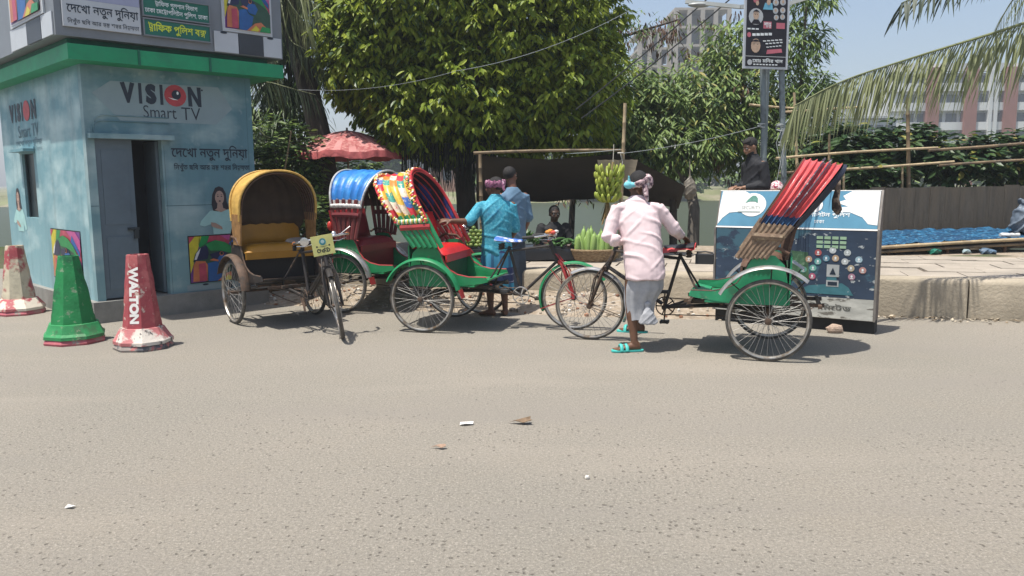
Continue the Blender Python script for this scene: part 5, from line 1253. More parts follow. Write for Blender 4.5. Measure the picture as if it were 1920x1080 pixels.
mb = MB(); mb.ell(hB + HRB @ V((0, -.018, .026)), (.078, .094, .088), HRB, 18, 12); mb.build('hair', M_HAIR, p2)
mb = MB()
mb.tube([hB + HRB @ V((.084 * math.cos(a), -.014 + .102 * math.sin(a), .034 + .012 * math.sin(a + .6))) for a in [2 * PI * k / 30 for k in range(30)]], [.021 + .005 * math.sin(4 * k) for k in range(30)], 9, False, 2.0, True)
mb.capsule([hB + HRB @ V((-.04, -.115, .02)), hB + HRB @ V((-.05, -.125, -.05))], [.024, .018], 8)
remesh(mb.build('head_cloth', mat('headcloth_plum', (.30, .12, .20), .85, var=.2, vs=20, col2=(.10, .03, .07), s2=22, amt=.4, edge=.06, col3=(.55, .45, .48), s3=30, amt3=.25), p2), .007, 1, (.005, 30, 40))
face_parts(p2, hB, HRB, .98)

# ---- man standing behind him in a grey blue shirt
p3 = empty('person', (.02, 10.05, 0), 0, 'man in slate blue shirt standing behind the turquoise shirted man, head in shade', 'person')
skC = skinmat('reddish', (.16, .075, .05)); S3 = V((.8, .6, 0)); F3 = V((-.6, .8, 0))
def b3_(x, y, z): return S3 * x + F3 * y + V((0, 0, z))
mb = MB()
torso(mb, [(b3_(0, 0, .85), .155, .11, S3), (b3_(0, 0, 1.0), .15, .105, S3), (b3_(0, 0, 1.2), .155, .10, S3), (b3_(0, 0, 1.34), .14, .08, S3), (b3_(0, 0, 1.43), .055, .055, S3)])
h3 = b3_(.0, .05, 1.62); mb.capsule([b3_(0, .0, 1.43), b3_(0, .02, 1.52), b3_(0, .03, 1.57)], [.06, .055, .055], 12); HR3 = head(mb, h3, F3 * .3 + S3 * .9, (0, 0, 1))
for s in (-1, 1):
    a, b, c = b3_(.19 * s, 0, 1.36), b3_(.23 * s, -.02, 1.08), b3_(.21 * s, .08, .86)
    mb.capsule([a, a.lerp(b, .5), b], [.05, .044, .04], 10); mb.capsule([b, c], [.04, .028], 10); hand(mb, c, (0, .1, -1), (s, 0, 0), .4, 1)
    H_, K_, A_ = b3_(.085 * s, 0, .88), b3_(.09 * s, .02, .47), b3_(.09 * s, -.01, .083)
    mb.capsule([H_, K_], [.085, .056], 10); mb.capsule([K_, K_.lerp(A_, .3), A_], [.053, .055, .033], 10); foot(mb, A_, F3)
remesh(mb.build('body', skC, p3), .011, 2)
mb = MB(); torso(mb, [(b3_(0, 0, .80), .18, .135, S3), (b3_(0, 0, 1.0), .172, .125, S3), (b3_(0, 0, 1.2), .178, .122, S3), (b3_(0, 0, 1.34), .19, .11, S3), (b3_(0, 0, 1.40), .14, .095, S3), (b3_(0, .0, 1.445), .095, .08, S3), (b3_(0, .01, 1.48), .065, .065, S3)])
for s in (-1, 1): a, b = b3_(.19 * s, 0, 1.36), b3_(.23 * s, -.02, 1.08); mb.capsule([a - S3 * (.06 * s), a, a.lerp(b, .95)], [.058, .068, .068], 12)
remesh(mb.build('shirt', mat('shirt_slate_blue', (.10, .18, .27), .8, var=.1, vs=5), p3), .013, 2, (.010, 8, 9))
k3 = [(b3_(0, 0, .86), .165, .12, S3), (b3_(0, 0, .6), .17, .14, S3), (b3_(0, 0, .30), .18, .14, S3), (b3_(0, 0, .20), .18, .14, S3)]
lungi('lungi', mat('lungi_dark', (.035, .05, .07), .85, var=.3, vs=9), p3, [(V(a), b, c, V(d)) for a, b, c, d in k3], 9, .1, seed=4)
mb = MB(); mb.ell(h3 + HR3 @ V((0, -.02, .028)), (.079, .095, .088), HR3, 16, 10); mb.build('hair', M_HAIR, p3); face_parts(p3, h3, HR3, 1.0, M_HAIR)

# ---- young man in black on the pavement, looking down
q = at(1414, 330, 10.75); p4 = empty('person', (q.x, q.y, KZ), 0, 'bearded young man in black shirt looking down behind the steel box', 'person')
skD = skinmat('tan', (.25, .14, .09)); S4 = V((.30, -.95, 0)); F4 = V((-.95, -.30, 0))
def b4_(x, y, z): return S4 * x + F4 * y + V((0, 0, z))
mb = MB()
torso(mb, [(b4_(0, 0, .85), .155, .11, S4), (b4_(0, -.01, 1.0), .15, .11, S4), (b4_(0, -.015, 1.16), .16, .105, S4), (b4_(0, .0, 1.28), .13, .08, S4), (b4_(0, .02, 1.37), .055, .055, S4)])
h4 = b4_(0, .075, 1.535); mb.capsule([b4_(0, .0, 1.36), b4_(0, .03, 1.43), b4_(0, .05, 1.50)], [.062, .056, .056], 12); HR4 = head(mb, h4, F4 + V((0, 0, -.42)), (0, 0, 1))
for s in (-1, 1):
    a, b, c = b4_(.19 * s, 0, 1.30), b4_(.23 * s, -.03, 1.03), b4_(.10 * s, .22, 1.0)
    mb.capsule([a, a.lerp(b, .5), b], [.05, .046, .04], 10); mb.capsule([b, c], [.04, .028], 10); hand(mb, c, F4 * .8 + S4 * -.4 * s, (0, 0, 1), .5, -s)
    H_, K_, A_ = b4_(.085 * s, 0, .88), b4_(.09 * s, .02, .47), b4_(.09 * s, -.01, .083)
    mb.capsule([H_, K_], [.085, .056], 10); mb.capsule([K_, K_.lerp(A_, .3), A_], [.053, .055, .033], 10); foot(mb, A_, F4)
remesh(mb.build('body', skD, p4), .010, 2)
mb = MB(); torso(mb, [(b4_(0, 0, .76), .18, .135, S4), (b4_(0, 0, 1.0), .172, .128, S4), (b4_(0, -.015, 1.18), .185, .13, S4), (b4_(0, 0, 1.29), .188, .115, S4), (b4_(0, .005, 1.35), .145, .10, S4), (b4_(0, .015, 1.39), .095, .085, S4), (b4_(0, .03, 1.44), .068, .068, S4)])
for s in (-1, 1):
    a, b, c = b4_(.19 * s, 0, 1.30), b4_(.23 * s, -.03, 1.03), b4_(.10 * s, .22, 1.0)
    mb.capsule([a - S4 * (.06 * s), a, a.lerp(b, .5), b], [.062, .074, .070, .066], 12); mb.capsule([b, b.lerp(c, .8)], [.066, .05], 12)
remesh(mb.build('shirt', mat('shirt_black', (.014, .015, .019), .8, var=.2, vs=6), p4), .012, 2, (.009, 8, 9))
mb = MB()
for s in (-1, 1):
    H_, K_, A_ = b4_(.085 * s, 0, .88), b4_(.09 * s, .02, .47), b4_(.09 * s, -.01, .10); mb.capsule([H_, K_, A_], [.105, .078, .062], 12)
remesh(mb.build('trousers', mat('trousers_dark', (.03, .035, .05), .8), p4), .013, 1)
mb = MB(); mb.ell(h4 + HR4 @ V((0, -.022, .036)), (.080, .096, .088), HR4, 18, 12); mb.ell(h4 + HR4 @ V((0, .015, .085)), (.068, .075, .035), HR4, 14, 8); mb.build('hair', M_HAIR, p4)
mb = MB(); mb.ell(h4 + HR4 @ V((0, .026, -.078)), (.058, .062, .050), HR4, 14, 10); mb.build('beard', M_HAIR, p4); face_parts(p4, h4, HR4, 1.0, M_HAIR)

# ---- seated vendor, and a woman in a spotted scarf half hidden by the box
def seated(name_lab, P0, S_, F_, skin_m, cloth_m, hairm, scarf=None, hs=1.0):
    p = empty('person', P0, 0, name_lab, 'person')
    bb = lambda x, y, z: S_ * x + F_ * y + V((0, 0, z))
    mb = MB()
    torso(mb, [(bb(0, 0, .02), .17, .14, S_), (bb(0, 0, .12), .16, .12, S_), (bb(0, .03, .28), .165, .11, S_), (bb(0, .05, .40), .16, .10, S_), (bb(0, .06, .48), .07, .07, S_)])
    hh = bb(0, .09, .62); mb.capsule([bb(0, .05, .44), bb(0, .07, .52), bb(0, .08, .57)], [.06, .055, .055], 12); Hm = head(mb, hh, F_ + V((0, 0, -.15)), (0, 0, 1))
    for s in (-1, 1):
        a, b, c = bb(.19 * s, .04, .40), bb(.25 * s, .10, .17), bb(.16 * s, .33, .20)
        mb.capsule([a, b], [.05, .04], 10); mb.capsule([b, c], [.04, .028], 10); hand(mb, c, F_ * .8 - S_ * .3 * s, (0, 0, 1), .5, -s)
        H_, K_, A_ = bb(.10 * s, .02, .10), bb(.30 * s, .30, .16), bb(-.02 * s, .36 + .08 * s, .075)
        mb.capsule([H_, K_], [.09, .06], 10); mb.capsule([K_, A_], [.055, .035], 10); foot(mb, A_, S_ * -s + F_ * .2)
    remesh(mb.build('body', skin_m, p), .011, 2)
    mb = MB(); torso(mb, [(bb(0, 0, .02), .20, .165, S_), (bb(0, 0, .12), .185, .145, S_), (bb(0, .03, .28), .185, .13, S_), (bb(0, .05, .40), .178, .115, S_), (bb(0, .06, .46), .10, .085, S_), (bb(0, .065, .50), .066, .066, S_)])
    for s in (-1, 1): a, b = bb(.19 * s, .04, .40), bb(.25 * s, .10, .17); mb.capsule([a - (b - a) * .1, a, b], [.065, .075, .06], 12)
    remesh(mb.build('shirt', cloth_m, p), .013, 2, (.009, 8, 9))
    mb = MB()
    for s in (-1, 1): mb.capsule([bb(.10 * s, .02, .10), bb(.30 * s, .30, .16), bb(.08 * s, .36, .10)], [.115, .085, .06], 12)
    remesh(mb.build('lungi', cloth_m, p), .014, 2, (.008, 8, 8))
    if scarf:
        mb = MB(); mb.ell(hh + Hm @ V((0, -.025, .01)), (.098, .108, .125), Hm, 18, 12); mb.capsule([hh + V((0, 0, -.08)), bb(0, .0, .38)], [.09, .16], 14); remesh(mb.build('head_scarf', scarf, p), .009, 2, (.006, 20, 12))
    else:
        mb = MB(); mb.ell(hh + Hm @ V((0, -.02, .03)), (.080, .096, .090), Hm, 16, 10); mb.build('hair', hairm, p)
    face_parts(p, hh, Hm, 1.0, M_HAIR); return p
q = at(1037, 470, 11.75)
seated('seated vendor with silhouette shade coloured into skin and clothes, between the produce and the lake', (q.x, q.y, KZ + .02), V((.97, .2, 0)), V((.2, -.97, 0)), skinmat('shade', (.06, .035, .025)), mat('cloth_silhouette', (.018, .018, .02), .85), M_HAIR)  # backlit darkness is put into the skin and cloth colours
q = at(1455, 400, 10.6)
seated('seated woman in white and maroon spotted scarf behind the steel box', (q.x, q.y, KZ + .33), V((-.9, .4, 0)), V((-.4, -.9, 0)), skinmat('warm', (.22, .12, .08)), mat('dress_maroon', (.2, .04, .07), .8, var=.2, vs=9), M_HAIR,
       scarf=mat('scarf_spotted', (.62, .52, .52), .8, var=.1, vs=9, col2=(.30, .03, .07), s2=42, amt=.42, edge=.04, det=1))
mb = MB(); mb.box((0, 0, .15), (.34, .30, .03)); 
for sx_ in (-1, 1):
    for sy_ in (-1, 1): mb.box((.14 * sx_, .12 * sy_, .067), (.03, .03, .134))
o = mb.build('stool', M_RIMW, None, 0); o.location = (q.x, q.y, KZ + .16)
o.location.z = KZ + .155; tag(o, 'small wooden stool under the woman in the spotted scarf', 'stool')
# ================================================================== foliage helpers
def leaf_mesh(name, pos, d, nr, L, W, mats, parent=None, midx=None, droop=.12):
    pos = np.asarray(pos, float); d = np.asarray(d, float); nr = np.asarray(nr, float); L = np.asarray(L)[:, None]; W = np.asarray(W)[:, None]
    d /= np.linalg.norm(d, axis=1, keepdims=True) + 1e-9
    s = np.cross(d, nr); s /= np.linalg.norm(s, axis=1, keepdims=True) + 1e-9; n = np.cross(s, d)
    b = pos; m = pos + d * L * .5 - n * W * .10; t = pos + d * L; t[:, 2] -= (L * droop)[:, 0]
    l1, r1, l2, r2 = [pos + d * L * f + s * W * sg + n * W * .10 for f, sg in ((.26, .42), (.26, -.42), (.64, .44), (.64, -.44))]
    l2[:, 2] -= (L * droop)[:, 0] * .35; r2[:, 2] -= (L * droop)[:, 0] * .35
    N = len(pos); v = np.stack([b, l1, r1, m, l2, r2, t], 1).reshape(-1, 3)
    k = np.arange(N)[:, None] * 7
    f = np.concatenate([k + np.array([q]) for q in ([0, 2, 3], [0, 3, 1], [1, 3, 4], [2, 5, 3], [3, 5, 6], [3, 6, 4])], 1).reshape(-1, 3)
    me = bpy.data.meshes.new(name); me.from_pydata(v.tolist(), [], f.tolist())
    for q in mats: me.materials.append(q)
    if midx is not None: me.polygons.foreach_set('material_index', np.repeat(np.asarray(midx, dtype=np.int32), 6))
    me.update(); o = bpy.data.objects.new(name, me); C.objects.link(o)
    if parent: o.parent = parent
    return o
def blob_points(n, blobs, inner=.45):
    vol = np.array([b[1][0] * b[1][1] * b[1][2] for b in blobs]) ** .8; pr = vol / vol.sum()
    w_ = rng.choice(len(blobs), n, p=pr); u = rng.normal(size=(n, 3)); u /= np.linalg.norm(u, axis=1, keepdims=True)
    rr = inner + (1 - inner) * rng.random(n) ** .5
    c = np.array([b[0] for b in blobs])[w_]; ra = np.array([b[1] for b in blobs])[w_]
    return c + u * ra * rr[:, None], u
def clusters(pts, out, k, L, W, down=.8, spread=.9, jit=.05, up=0.0):
    n = len(pts) * k; P_ = np.repeat(pts, k, 0); O = np.repeat(out, k, 0)
    a = rng.random(n) * 2 * PI; rad = np.stack([np.cos(a), np.sin(a), np.zeros(n)], 1)
    d = O * .45 + rad * spread; d[:, 2] += -down * (.5 + rng.random(n)) + up
    d /= np.linalg.norm(d, axis=1, keepdims=True)
    P_ = P_ + rad * jit * rng.random((n, 1)) + rng.normal(size=(n, 3)) * jit * .7
    nr = O * .6 + rng.normal(size=(n, 3)) * .35 + np.array([0, 0, .8])
    return P_, d, nr, L * (.7 + .6 * rng.random(n)), W * (.7 + .6 * rng.random(n))
M_BARK = mat('bark_dark', (.045, .038, .032), .9, var=.45, vs=6, bump=.8, bs=14, stretch=(1, 1, .3))
M_BARKG = mat('bark_grey', (.11, .095, .08), .9, var=.4, vs=7, bump=.8, bs=14, stretch=(1, 1, .3))
M_LMANGO = leafmat('mango_leaf', (.14, .21, .02), (.34, .40, .045), .48, .42, .32)
M_LDARK = leafmat('deep_leaf', (.022, .055, .014), (.055, .10, .02), .45, .2)
M_LFEATH = leafmat('feathery_leaf', (.09, .16, .035), (.21, .29, .07), .55, .3)
M_LYEL = leafmat('yellowing_leaf', (.20, .22, .04), (.30, .26, .06), .5, .3)
M_LBROAD = leafmat('broad_leaf', (.022, .055, .02), (.06, .11, .035), .4, .2)
M_LPALM = leafmat('palm_leaflet', (.15, .175, .075), (.24, .26, .12), .5, .25)
M_LPALMD = leafmat('palm_leaflet_dark', (.02, .035, .02), (.05, .07, .035), .5, .15)
M_POD = mat('dry_pod', (.10, .055, .035), .8, var=.4, vs=30)
def limb_tree(root, base, pts_list, r0, bark, name='trunk'):
    mb = MB()
    for pts, ra, rb in pts_list:
        n = len(pts); sm = []
        for i in range(n - 1):
            for q in range(5): sm.append(V(pts[i]).lerp(V(pts[i + 1]), q / 5) + V((noise.noise(V((i + q * .2, ra * 9, 1))), noise.noise(V((i + q * .2, ra * 9, 7))), 0)) * ra * .35)
        sm.append(V(pts[-1])); N_ = len(sm)
        mb.tube(sm, [ra + (rb - ra) * k / (N_ - 1) for k in range(N_)], 10)
    return mb.build(name, bark, root, 60)

# ---- the big mango tree behind the stall
TC = V((-.78, 14.2, 0)); big = empty('mango_tree', TC, 0, 'big dense mango tree with drooping glossy leaves filling the top centre', 'tree')
limb_tree(big, 0, [([(.05, -.5, .1), (.0, -.4, 1.2), (-.1, -.1, 2.4), (0, 0, 4.2)], .21, .10), ([(-.05, -.35, 1.7), (-.9, -.5, 2.7), (-1.8, -.3, 3.8)], .11, .05), ([(-.0, -.3, 1.9), (.9, -.5, 2.8), (1.9, -.2, 3.7)], .12, .05), ([(-.05, -.3, 1.8), (.2, -1.2, 2.7), (.3, -1.6, 3.6)], .09, .04), ([(-.1, -.1, 2.4), (-.6, .7, 3.4), (-.8, 1.2, 4.5)], .09, .04)], .2, M_BARK)
BL = [((-1.9, -1.25, 3.7), (.7, .7, 1.0)), ((-1.0, -1.5, 2.5), (.5, .45, .5)), ((.1, 0, 4.2), (2.25, 1.8, 2.2)), ((-1.6, -.5, 3.55), (1.0, 1.4, 1.1)), ((-1.8, -.9, 4.3), (.7, .9, .9)), ((1.6, -.5, 3.1), (1.2, 1.4, 1.25)), ((-.2, -1.1, 2.95), (1.7, 1.0, 1.1)), ((1.0, -1.0, 4.3), (1.4, 1.2, 1.3)), ((-.9, -1.0, 4.5), (1.5, 1.2, 1.3)), ((0, 0, 5.8), (1.8, 1.6, 1.2)), ((2.05, -.2, 4.4), (.75, 1.0, 1.3)), ((.9, -.9, 2.6), (1.3, .8, .75)), ((-.9, -.8, 2.75), (.9, .8, .7)), ((0, .4, 3.4), (2.3, 1.2, 1.5))]
pts, out = blob_points(11500, BL, .48)
P_, d, nr, L_, W_ = clusters(pts, out, 8, .135, .058, .70, .85, .05); P_[:, 0] = np.where(P_[:, 0] < 0, P_[:, 0] * .88, P_[:, 0])
kp_ = P_[:, 2] > np.where(P_[:, 0] < -1.5, 2.42, 1.93) + .10 * np.sin(P_[:, 0] * 5) ; P_, d, nr, L_, W_ = P_[kp_], d[kp_], nr[kp_], L_[kp_], W_[kp_]
leaf_mesh('crown', P_, d, nr, L_, W_, [M_LMANGO, M_LDARK], big, (rng.random(len(P_)) < .12).astype(int), .18)
mb = MB()
for k in range(170):
    x = random.uniform(-.92, .55) ; y = random.uniform(-1.7, -1.2); z0 = 2.15; L_2 = random.uniform(.55, .95) * (1 if x < .3 else .7)
    p = V((x, y, z0)); mb.tube([p, p + V((random.uniform(-.03, .03), 0, -L_2 * .5)), p + V((random.uniform(-.07, .07), 0, -L_2))], [.012, .015, .004], 5, False, .5)
mb.build('hanging_roots', mat('root_dark', (.014, .016, .010), .9, var=.4, vs=9), big)

# ---- feathery tree to its right, over the bank
def feather_tree(name, loc, label, blobs, trunk, n, k, L, W, mats, probs, pods=0, bark=M_BARKG, group='trees along the lake bank', down=.75):
    t = empty(name, loc, 0, label, 'tree', group)
    limb_tree(t, 0, trunk, .1, bark)
    pts, out = blob_points(n, blobs, .3)
    P_, d, nr, L_, W_ = clusters(pts, out, k, L, W, down, 1.0, .10)
    leaf_mesh('crown', P_, d, nr, L_, W_, mats, t, rng.choice(len(mats), len(P_), p=probs), .2)
    if pods:
        q, _ = blob_points(pods, [(b[0], [r * 1.12 for r in b[1]]) for b in blobs[-3:]], .8)
        P_, d, nr, L_, W_ = clusters(q, _, 12, .12, .03, 1.4, .25, .07)
        leaf_mesh('seed_pods', P_, d, nr, L_, W_, [M_POD], t, None, .2)
    return t
feather_tree('bank_tree', (3.15, 16.2, 0), 'light green feathery tree beside the poster poles, yellow sprays in it',
    [((-.9, -.2, 2.9), (1.0, .9, 1.1)), ((-1.2, -.3, 2.2), (.8, .7, .6)), ((1.6, -.2, 3.3), (.8, .8, .9)), ((.2, 0, 2.6), (1.7, 1.2, 1.0)), ((-.7, -.2, 2.9), (1.1, 1.0, .8)), ((.8, -.1, 3.15), (1.2, 1.0, .8)), ((0, -.7, 2.2), (1.5, .8, .6)), ((-.9, -.5, 2.3), (.8, .8, .75)), ((1.5, -.3, 2.5), (1.0, .8, 1.0)), ((1.3, 0, 4.1), (.8, .7, .6))],
    [([(.25, -1.2, -.3), (.3, -1.0, 1.0), (.2, -.3, 2.2), (0, 0, 3.6)], .13, .05), ([(.28, -.8, 1.4), (-.7, -.5, 2.6), (-1.0, -.2, 3.6)], .06, .03), ([(.25, -.6, 1.7), (1.1, -.4, 2.7), (1.5, 0, 3.9)], .06, .03)], 2100, 9, .17, .045, [M_LFEATH, M_LDARK, M_LYEL], [.72, .20, .08], 14)
feather_tree('bank_tree', (5.5, 15.5, 0), 'thin feathery tree right of the poster, reaching above it against the sky',
    [((.0, 0, 2.2), (.8, .6, .8)), ((.1, 0, 3.1), (.62, .5, .55)), ((-.1, 0, 4.1), (.55, .4, .5)), ((.2, 0, 4.9), (.5, .4, .35))],
    [([(.1, -.2, -.3), (.1, 0, 1.5), (0, 0, 3), (.05, 0, 4.9)], .07, .02)], 420, 9, .17, .036, [M_LFEATH, M_LDARK], [.75, .25], 0)
feather_tree('bank_tree', (1.25, 17.5, -.3), 'sparse twiggy tree with hanging brown pods between mango tree and tower',
    [((.0, 0, 2.0), (.7, .6, .7)), ((.4, 0, 3.2), (.55, .5, .5)), ((1.0, 0, 4.9), (.85, .5, .35)), ((1.9, 0, 5.15), (.9, .5, .3)), ((2.4, 0, 4.7), (.6, .5, .25))],
    [([(.0, -.2, -.3), (.1, 0, 1.5), (.4, 0, 3), (.9, 0, 4.8), (2.3, 0, 5.2)], .08, .02), ([(.4, 0, 3), (.2, 0, 4.2), (-.1, 0, 5.4)], .04, .02)], 130, 6, .13, .03, [M_LFEATH, M_POD], [.6, .4], 34, M_BARK)

c_ = at(540, 230, 15.2)
feather_tree('bank_tree', (c_.x, 15.2, -.1), 'dark drooping tree filling the gap between kiosk and mango tree',
    [((0, 0, 1.6), (.75, .6, .7)), ((-.1, 0, 2.7), (.85, .6, .9)), ((.0, 0, 3.9), (.8, .6, .9)), ((.2, .1, 5.0), (.7, .6, .8))], [([(.1, 0, -.3), (0, 0, 1.6), (.1, 0, 3.2), (0, 0, 5.0)], .09, .03)], 620, 10, .24, .036, [M_LDARK, M_LFEATH], [.78, .22], 0, M_BARK, 'trees along the lake bank', 1.5)
# ---- palms
def frond(name, parent, path, m, n=46, L0=.7, L1=.35, hang=.9, out=.45, rr=.018, w_=.030, stemm=None):
    """rachis with paired leaflets that hang from it"""
    path = [V(p) for p in path]; N_ = len(path) - 1
    def pt(f):
        k = f * N_; i = min(int(k), N_ - 1); t = k - i
        p0, p1, p2, p3 = path[max(i - 1, 0)], path[i], path[i + 1], path[min(i + 2, N_)]
        return .5 * ((2 * p1) + (p2 - p0) * t + (2 * p0 - 5 * p1 + 4 * p2 - p3) * t * t + (3 * p1 - p0 - 3 * p2 + p3) * t ** 3)
    mb = MB(); mb.cur = 1; mb.tube([pt(k / 24) for k in range(25)], [rr * (1 - .8 * k / 24) for k in range(25)], 6); mb.cur = 0
    for i in range(n):
        f = .10 + .90 * (i + .5) / n; p = pt(f); tg = (pt(min(f + .02, 1)) - pt(max(f - .02, 0))).normalized(); sd_ = tg.cross(UP)
        if sd_.length < .05: sd_ = V((1, 0, 0))
        sd_.normalize()
        L_ = (L0 + (L1 - L0) * f) * (.6 + .4 * min(1, f * 5)) * random.uniform(.78, 1.12)
        for s in (1, -1):
            d0 = (sd_ * s * out + tg * .55 - UP * hang * random.uniform(.5, 1.0) + V((random.uniform(-.2, .2), random.uniform(-.2, .2), 0))).normalized()
            q = [p]; dd = d0
            for k in range(3): dd = (dd - UP * hang * .30).normalized(); q.append(q[-1] + dd * L_ / 3)
            wd = tg.lerp(sd_, .25).normalized(); ws = (w_ * .5, w_ * .95, w_ * .7, w_ * .06)
            ia = [mb.av(a + wd * b / 2) for a, b in zip(q, ws)]; ib = [mb.av(a - wd * b / 2) for a, b in zip(q, ws)]
            for k in range(3): mb.af(ia[k], ib[k], ib[k + 1], ia[k + 1])
    return mb.build(name, [m, stemm or M_LPALM], parent, 60)
def palm_trunk(root, pts, r0, r1):
    mb = MB(); sm = []
    for i in range(len(pts) - 1):
        for q in range(10): sm.append(V(pts[i]).lerp(V(pts[i + 1]), q / 10))
    sm.append(V(pts[-1])); n = len(sm)
    mb.tube(sm, [(r0 + (r1 - r0) * k / n) * (1 + .05 * (k % 2)) * (1.25 if k < 2 else 1) for k in range(n)], 14); return mb.build('trunk', M_BARK, root, 60)
T1 = at(520, -60, 13.6)
pa = empty('palm_tree', (0, 0, 0), 0, 'coconut palm behind the kiosk with a thick dark trunk and hanging fronds', 'palm', 'palms at the roadside')
b0 = at(622, 455, 13.0); palm_trunk(pa, [(b0.x, b0.y, -.1), (b0.x, b0.y, 1.2), (b0.x - .16, b0.y + .2, 2.3), T1], .20, .15)
for k, (dx, dy, dz, L_) in enumerate(((-.75, -.5, -.35, 2.1), (-.9, .1, -.1, 2.2), (-.35, -.8, -.6, 1.9), (.2, -.9, -.3, 2.0), (-1, -.35, .35, 2.3), (.9, -.3, .2, 2.2), (.5, .8, .2, 2.2), (-.5, .8, .1, 2.2), (-.65, -.2, -.75, 2.0), (-.15, -.5, -.85, 1.7), (.75, .35, -.3, 2.0), (-.95, -.15, -.45, 1.7), (.45, -.75, -.5, 2.0), (.1, -.9, -.85, 2.1), (-.3, -.7, -1.0, 2.0), (.35, -.5, -1.1, 1.9), (.05, -.3, -1.3, 2.2), (.6, -.1, -.9, 2.0))):
    d = V((dx, dy, dz)).normalized() ; hd = V((dx, dy, 0)).normalized()
    p0 = T1 + V((0, 0, -.05)); p1 = p0 + (d + UP * .35) * L_ * .33; p2 = p1 + (d - UP * .25) * L_ * .33; p3 = p2 + (hd * .5 - UP * .9).normalized() * L_ * .36
    frond('frond', pa, [p0, p1, p2, p3], M_LPALMD if k % 3 else M_LPALM, 46, .66, .38, .9, .5, .02)
for pth in (((530, 20), (545, 75), (575, 95), (608, 135)), ((470, 60), (472, 140), (520, 158), (592, 178)), ((540, 0), (575, 50), (598, 105)), ((450, 150), (490, 248), (540, 262), (592, 292)), ((500, 10), (510, 90), (525, 180)), ((560, -20), (600, 10), (628, 60)), ((455, 40), (485, 100), (505, 200))):
    frond('frond', pa, [T1] + [at(x_, y_, 13.0 - .1 * k_) for k_, (x_, y_) in enumerate(pth)], M_LPALMD if pth[0][0] % 20 else M_LPALM, 52, .70, .42, 1.0, .35, .02, .026)
pb = empty('palm_tree', (0, 0, 0), 0, 'coconut palm at the right whose long frond sweeps across the picture', 'palm', 'palms at the roadside')
T2 = at(2130, 20, 8.9)
palm_trunk(pb, [(T2.x + .25, T2.y + .3, .3), (T2.x + .2, T2.y + .2, 1.6), (T2.x + .1, T2.y + .1, 2.8), T2], .17, .13)
frond('frond', pb, [T2, at(1990, 25, 8.75), at(1850, 66, 8.6), at(1700, 112, 8.4), at(1580, 152, 8.25), at(1490, 198, 8.1)], M_LPALM, 150, 1.0, .50, 1.0, .20, .022, .021)
frond('frond', pb, [T2, at(2010, -95, 8.8), at(1900, -75, 8.6), at(1790, -40, 8.3), at(1690, 6, 8.1)], M_LPALMD, 52, .52, .36, .8, .5, .022, .03)
for dx, dy, dz in ((.8, -.3, .3), (.5, .8, .2), (-.2, .95, .3), (.9, .4, -.2), (.2, -.9, .1)):
    d = V((dx, dy, dz)).normalized(); p1 = T2 + (d + UP * .3) * .8; p2 = p1 + (d - UP * .2) * .8; p3 = p2 + (d * .6 - UP * .8) * .7
    frond('frond', pb, [T2, p1, p2, p3], M_LPALM, 40, .7, .4, .9, .4, .022)

# ---- shrubs
def shrub(px, py, Y, rad, n, L, W, mats, probs, label, name='shrub', k=6, z0=None, group=None, stems=5):
    c = at(px, py, Y); zg = z0 if z0 is not None else .2
    t = empty(name, (c.x, c.y, zg), 0, label, 'shrub', group); hz_ = c.z - zg
    mb = MB()
    for i in range(stems):
        a = i * 2.4; e = V((math.cos(a) * rad[0] * .6, math.sin(a) * rad[1] * .6, hz_ + rad[2] * .4)); mb.tube([(e.x * .1, e.y * .1, -.25), (e.x * .4, e.y * .4, hz_ * .5), e], [.022, .016, .007], 6)
    mb.build('stems', M_BARKG, t, 60)
    pts, out = blob_points(n, [((0, 0, hz_), rad), ((rad[0] * .45, 0, hz_ + rad[2] * .35), [r * .6 for r in rad]), ((-rad[0] * .5, -.1, hz_ + rad[2] * .1), [r * .65 for r in rad])], .2)
    P_, d, nr, L_, W_ = clusters(pts, out, k, L, W, .25, 1.0, .05, .15)
    leaf_mesh('foliage', P_, d, nr, L_, W_, mats, t, rng.choice(len(mats), len(P_), p=probs), .2); return t
SG = 'shrubs along the lake bank'
for px, py, Y, rad, lab in ((1575, 285, 14.0, (.62, .5, .48), 'broad leaved shrub behind the coral hood, left of the plank wall'), (1690, 280, 14.2, (.7, .5, .52), 'broad leaved shrub rising over the left half of the plank wall'), (1790, 300, 14.0, (.65, .5, .50), 'broad leaved shrub over the middle of the plank wall with yellowish leaves'), (1895, 300, 14.2, (.7, .5, .55), 'dark broad leaved shrub over the plank wall at the right edge'), (1640, 335, 13.5, (.5, .4, .35), 'low broad leaved shrub just above the left end of the plank wall')):
    shrub(px, py, Y, rad, 150, .20, .095, [M_LBROAD, M_LDARK, M_LYEL], [.62, .33, .05], lab, 'broadleaf_shrub', 6, None, SG)
shrub(1520, 175, 16.8, (.5, .4, .5), 90, .15, .045, [M_LFEATH, M_LDARK], [.5, .5], 'leafy bush top behind the poster poles at right', 'shrub', 7, None, SG)
shrub(525, 330, 12.4, (.7, .5, .9), 420, .13, .05, [M_LFEATH, M_LDARK], [.4, .6], 'shrub behind the yellow hood, right of the kiosk', 'shrub', 7, -.1, SG)
shrub(560, 430, 11.9, (.55, .4, .5), 200, .13, .05, [M_LDARK, M_LFEATH], [.6, .4], 'low shrub behind the yellow rickshaw at the palm foot', 'shrub', 6, -.1, SG)
shrub(665, 330, 15.5, (.55, .5, .35), 120, .14, .06, [M_LFEATH, M_LDARK], [.6, .4], 'pale green shrub seen under the red parasol', 'shrub', 6, -.2, SG)
mb = MB(); q0 = at(518, 310, 11.5)
